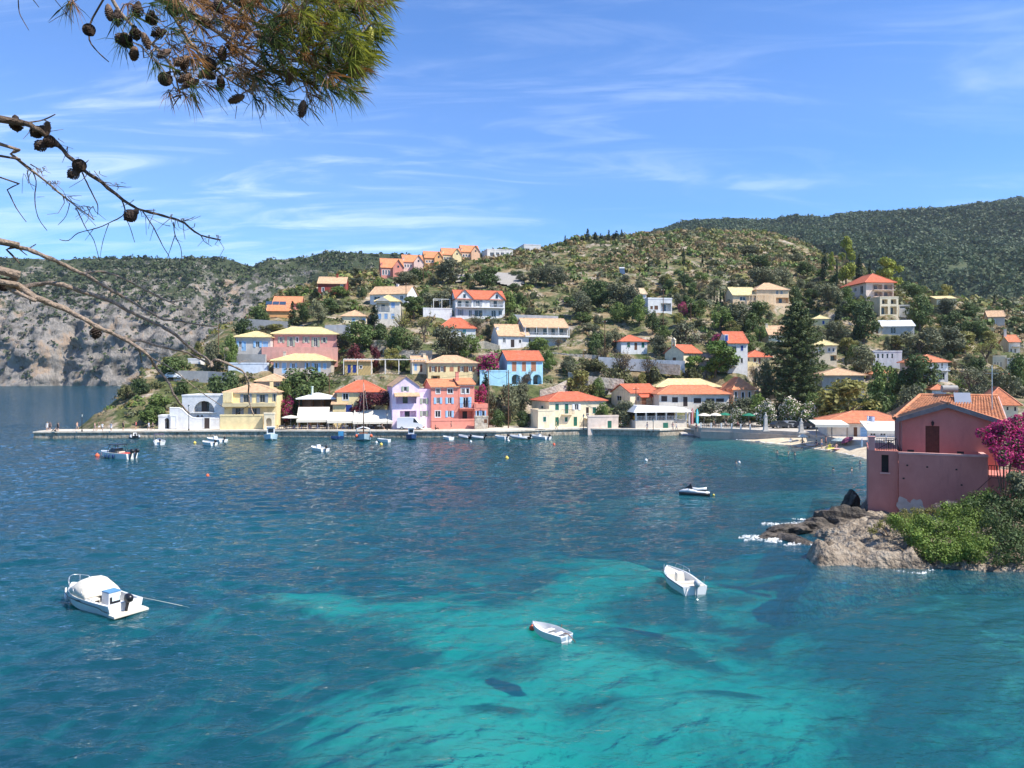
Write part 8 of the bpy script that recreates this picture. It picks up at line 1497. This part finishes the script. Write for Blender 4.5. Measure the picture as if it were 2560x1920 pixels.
        for k in range(26):
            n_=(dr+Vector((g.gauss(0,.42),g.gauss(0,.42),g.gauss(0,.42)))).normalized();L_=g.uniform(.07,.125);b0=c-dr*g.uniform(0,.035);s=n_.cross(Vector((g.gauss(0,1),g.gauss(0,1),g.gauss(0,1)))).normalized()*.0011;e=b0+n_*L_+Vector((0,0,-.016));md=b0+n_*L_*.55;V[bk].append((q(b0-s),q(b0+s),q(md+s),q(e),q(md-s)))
    for k in range(170):
        x,y=g.uniform(330,860),g.uniform(20,250)
        if not inside(x,y):continue
        d=g.uniform(2.85,3.3);a=P(x,y,d);dx,dy=g.uniform(.2,1),g.uniform(-.1,1);L_=g.uniform(25,75);pts=[a]
        for j in range(3):dx+=g.uniform(-.35,.35);dy+=g.uniform(-.35,.35);pts.append(P(x+dx*L_*(j+1)/3,y+dy*L_*(j+1)/3,d))
        tb.tube([q(p)for p in pts],[.0034,.003,.0024,.0015],4)
    for k in range(75):
        b=(A,Bp)[k%2];i=g.randrange(2,len(b)-1);x,y=b[i][0]+g.uniform(0,1)*(b[i+1][0]-b[i][0])if i+1<len(b)else b[i][0],b[i][1];d=3.12 if b is A else 3.27;dx,dy=g.uniform(-.2,.6),g.uniform(.2,1);L_=g.uniform(18,62);pts=[P(x,y,d)]
        for j in range(3):dx+=g.uniform(-.5,.5);dy+=g.uniform(-.3,.3);pts.append(P(x+dx*L_*(j+1)/3,y+dy*L_*(j+1)/3,d))
        tb.tube([q(p)for p in pts],[.0017,.0015,.0012,.0008],4)
    tb.build('twigs',tw,o)['kind']='stuff'
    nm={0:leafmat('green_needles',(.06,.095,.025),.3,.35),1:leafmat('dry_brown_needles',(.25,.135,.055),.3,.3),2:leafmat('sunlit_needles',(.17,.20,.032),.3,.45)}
    for b,nmn in((0,'needles'),(1,'dry_needles'),(2,'sunlit_needles')):
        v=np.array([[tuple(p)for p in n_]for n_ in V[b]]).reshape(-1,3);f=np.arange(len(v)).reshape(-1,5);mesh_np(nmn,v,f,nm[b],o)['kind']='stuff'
    # cones: open (scales spread) and closed
    def cone_mesh(openc):
        b=MB();n=62 if openc else 70
        b.lathe([(.002,-.004),(.012,.005),(.014 if openc else .019,.025),(.011 if openc else .016,.05),(.003,.072)],(0,0,0),8)
        for k in range(n):
            t=k/n;a=k*2.39996;z=.004+.066*t;r=(.026 if openc else .0205)*math.sin(math.pi*(.16+.80*t))**.7;w_=.0075;u=Vector((math.cos(a),math.sin(a),0));s=Vector((-u.y,u.x,0));tilt=(.012*(1-1.9*t)+.003)if openc else .010;p0=u*r*.35+Vector((0,0,z));p1=u*r+Vector((0,0,z+tilt));up=Vector((0,0,.0035))
            b.poly([p0-s*w_*.4,p1-s*w_,p1+s*w_,p0+s*w_*.4]);b.poly([p1-s*w_,p1-s*w_*.6+up+u*.002,p1+s*w_*.6+up+u*.002,p1+s*w_])
        return b
    om=mat('open_cone_scales',(.055,.036,.026),.85,.3,60);cm=mat('closed_cone',(.15,.095,.065),.7,.25,60);ym=mat('young_green_cone',(.35,.33,.06),.6,.15,60)
    oo=cone_mesh(True).build('cone',om);od=oo.data;bpy.data.objects.remove(oo);oo=cone_mesh(False).build('cone',cm);cd=oo.data;bpy.data.objects.remove(oo);yd=cd.copy();yd.materials.clear();yd.materials.append(ym)
    z6=[(492,165,0,'x'),(605,75,1,'d'),(650,105,0,'d'),(665,215,0,'l'),(700,230,0,'x'),(750,190,0,'d'),(742,298,1,'d'),(810,235,1,'d'),(840,105,0,'d'),(870,185,0,'l'),(900,300,1,'l'),(1000,340,1,'l'),(1020,355,1,'d'),(915,440,0,'x'),(1015,438,1,'l'),(1052,462,1,'l'),(1125,412,1,'l'),(1152,416,1,'r'),(1160,360,0,'x'),(1222,460,1,'d'),(1305,548,1,'l'),(1672,605,1,'d'),(1822,318,1,'d'),(1742,365,1,'d'),(1940,275,1,'d'),(2045,205,2,'d'),(1560,330,1,'d'),(1600,425,1,'d'),(760,60,0,'d'),(960,50,0,'d'),(1140,125,1,'d'),(1450,205,1,'r'),(1210,30,1,'d'),(1330,15,1,'r'),(1700,190,1,'d'),(1230,300,1,'d'),(1520,240,1,'r'),
          (90,685,0,'d'),(205,728,0,'l'),(257,712,1,'u'),(278,785,0,'x'),(225,805,0,'l'),(440,918,0,'x'),(405,962,0,'l'),(725,1190,0,'l')]
    pts=[(x*.452,y*.452,k,d)for x,y,k,d in z6]+[(12,712,0,'x'),(239,834,0,'d')]
    for i,(x,y,k,d)in enumerate(pts):
        c=bpy.data.objects.new('cone',[od,cd,yd][k]);dirv={'d':Vector((g.uniform(-.3,.3),g.uniform(-.4,.4),-1)),'l':Vector((-1,g.uniform(-.5,.3),-.6)),'r':Vector((1,0,-.4)),'u':Vector((.2,0,1)),'x':Vector((g.uniform(-.4,.4),-1,.1))}[d]
        c.rotation_euler=dirv.to_track_quat('Z','Y').to_euler();c.scale=(g.uniform(.72,.85)if k else g.uniform(.85,1.0),)*3;p=P(x,y,2.95+(.1*g.random()if y<300 else .12));c.location=q(p)-dirv.normalized()*.035;link(c,o)
near_pine()
# the bank the photographer and the pine stand on, below the frame
_x=np.arange(-30,22,1.0);_y=np.array([-22,-14,-6,-1,1.2,2.2,2.8,3.1,3.4]);_z=np.array([13.5,12.3,11.5,11.2,11.1,10.9,9.0,4.0,-3.0]);YY_,XX_=np.meshgrid(_y,_x,indexing='ij');ZZ_=np.repeat(_z[:,None],len(_x),1)+.25*(fbm(XX_*.4,YY_*.4,3,300)-.5)
tag(mesh_np('near_bank',np.stack([XX_,YY_,ZZ_],-1).reshape(-1,3),grid_faces(*XX_.shape),LANDMAT,smooth=True),kind='structure')
# ================================================================== ASSEMBLE: land (after all house pads are known), trees, details
build_land()
LANDZ=h_land
plant_trees();fill_trees();scrub_all();small_things();people()
patch('gravel_slope',[(1108,705),(1130,692),(1190,688),(1245,684),(1312,686),(1316,700),(1308,722),(1270,722),(1235,712),(1150,712)],mat('grey_gravel',(.31,.285,.25),.95,.2,2,.5,8),.7)
# ------------------------------------------------------------------ air
hz=MB();hz.box(-4300,-260,-18,4300,6600,470);ho=hz.build('haze',());m=bpy.data.materials.new('sea_air');m.use_nodes=True;n=m.node_tree.nodes;n.remove(n['Principled BSDF']);pv=n.new('ShaderNodeVolumePrincipled')
pv.inputs['Color'].default_value=(.80,.90,1,1);pv.inputs['Density'].default_value=.00006;pv.inputs['Anisotropy'].default_value=.2;m.node_tree.links.new(pv.outputs[0],n['Material Output'].inputs['Volume']);ho.data.materials.append(m);tag(ho,'thin bluish sea air between the bay and the far mountain','haze',kind='stuff')
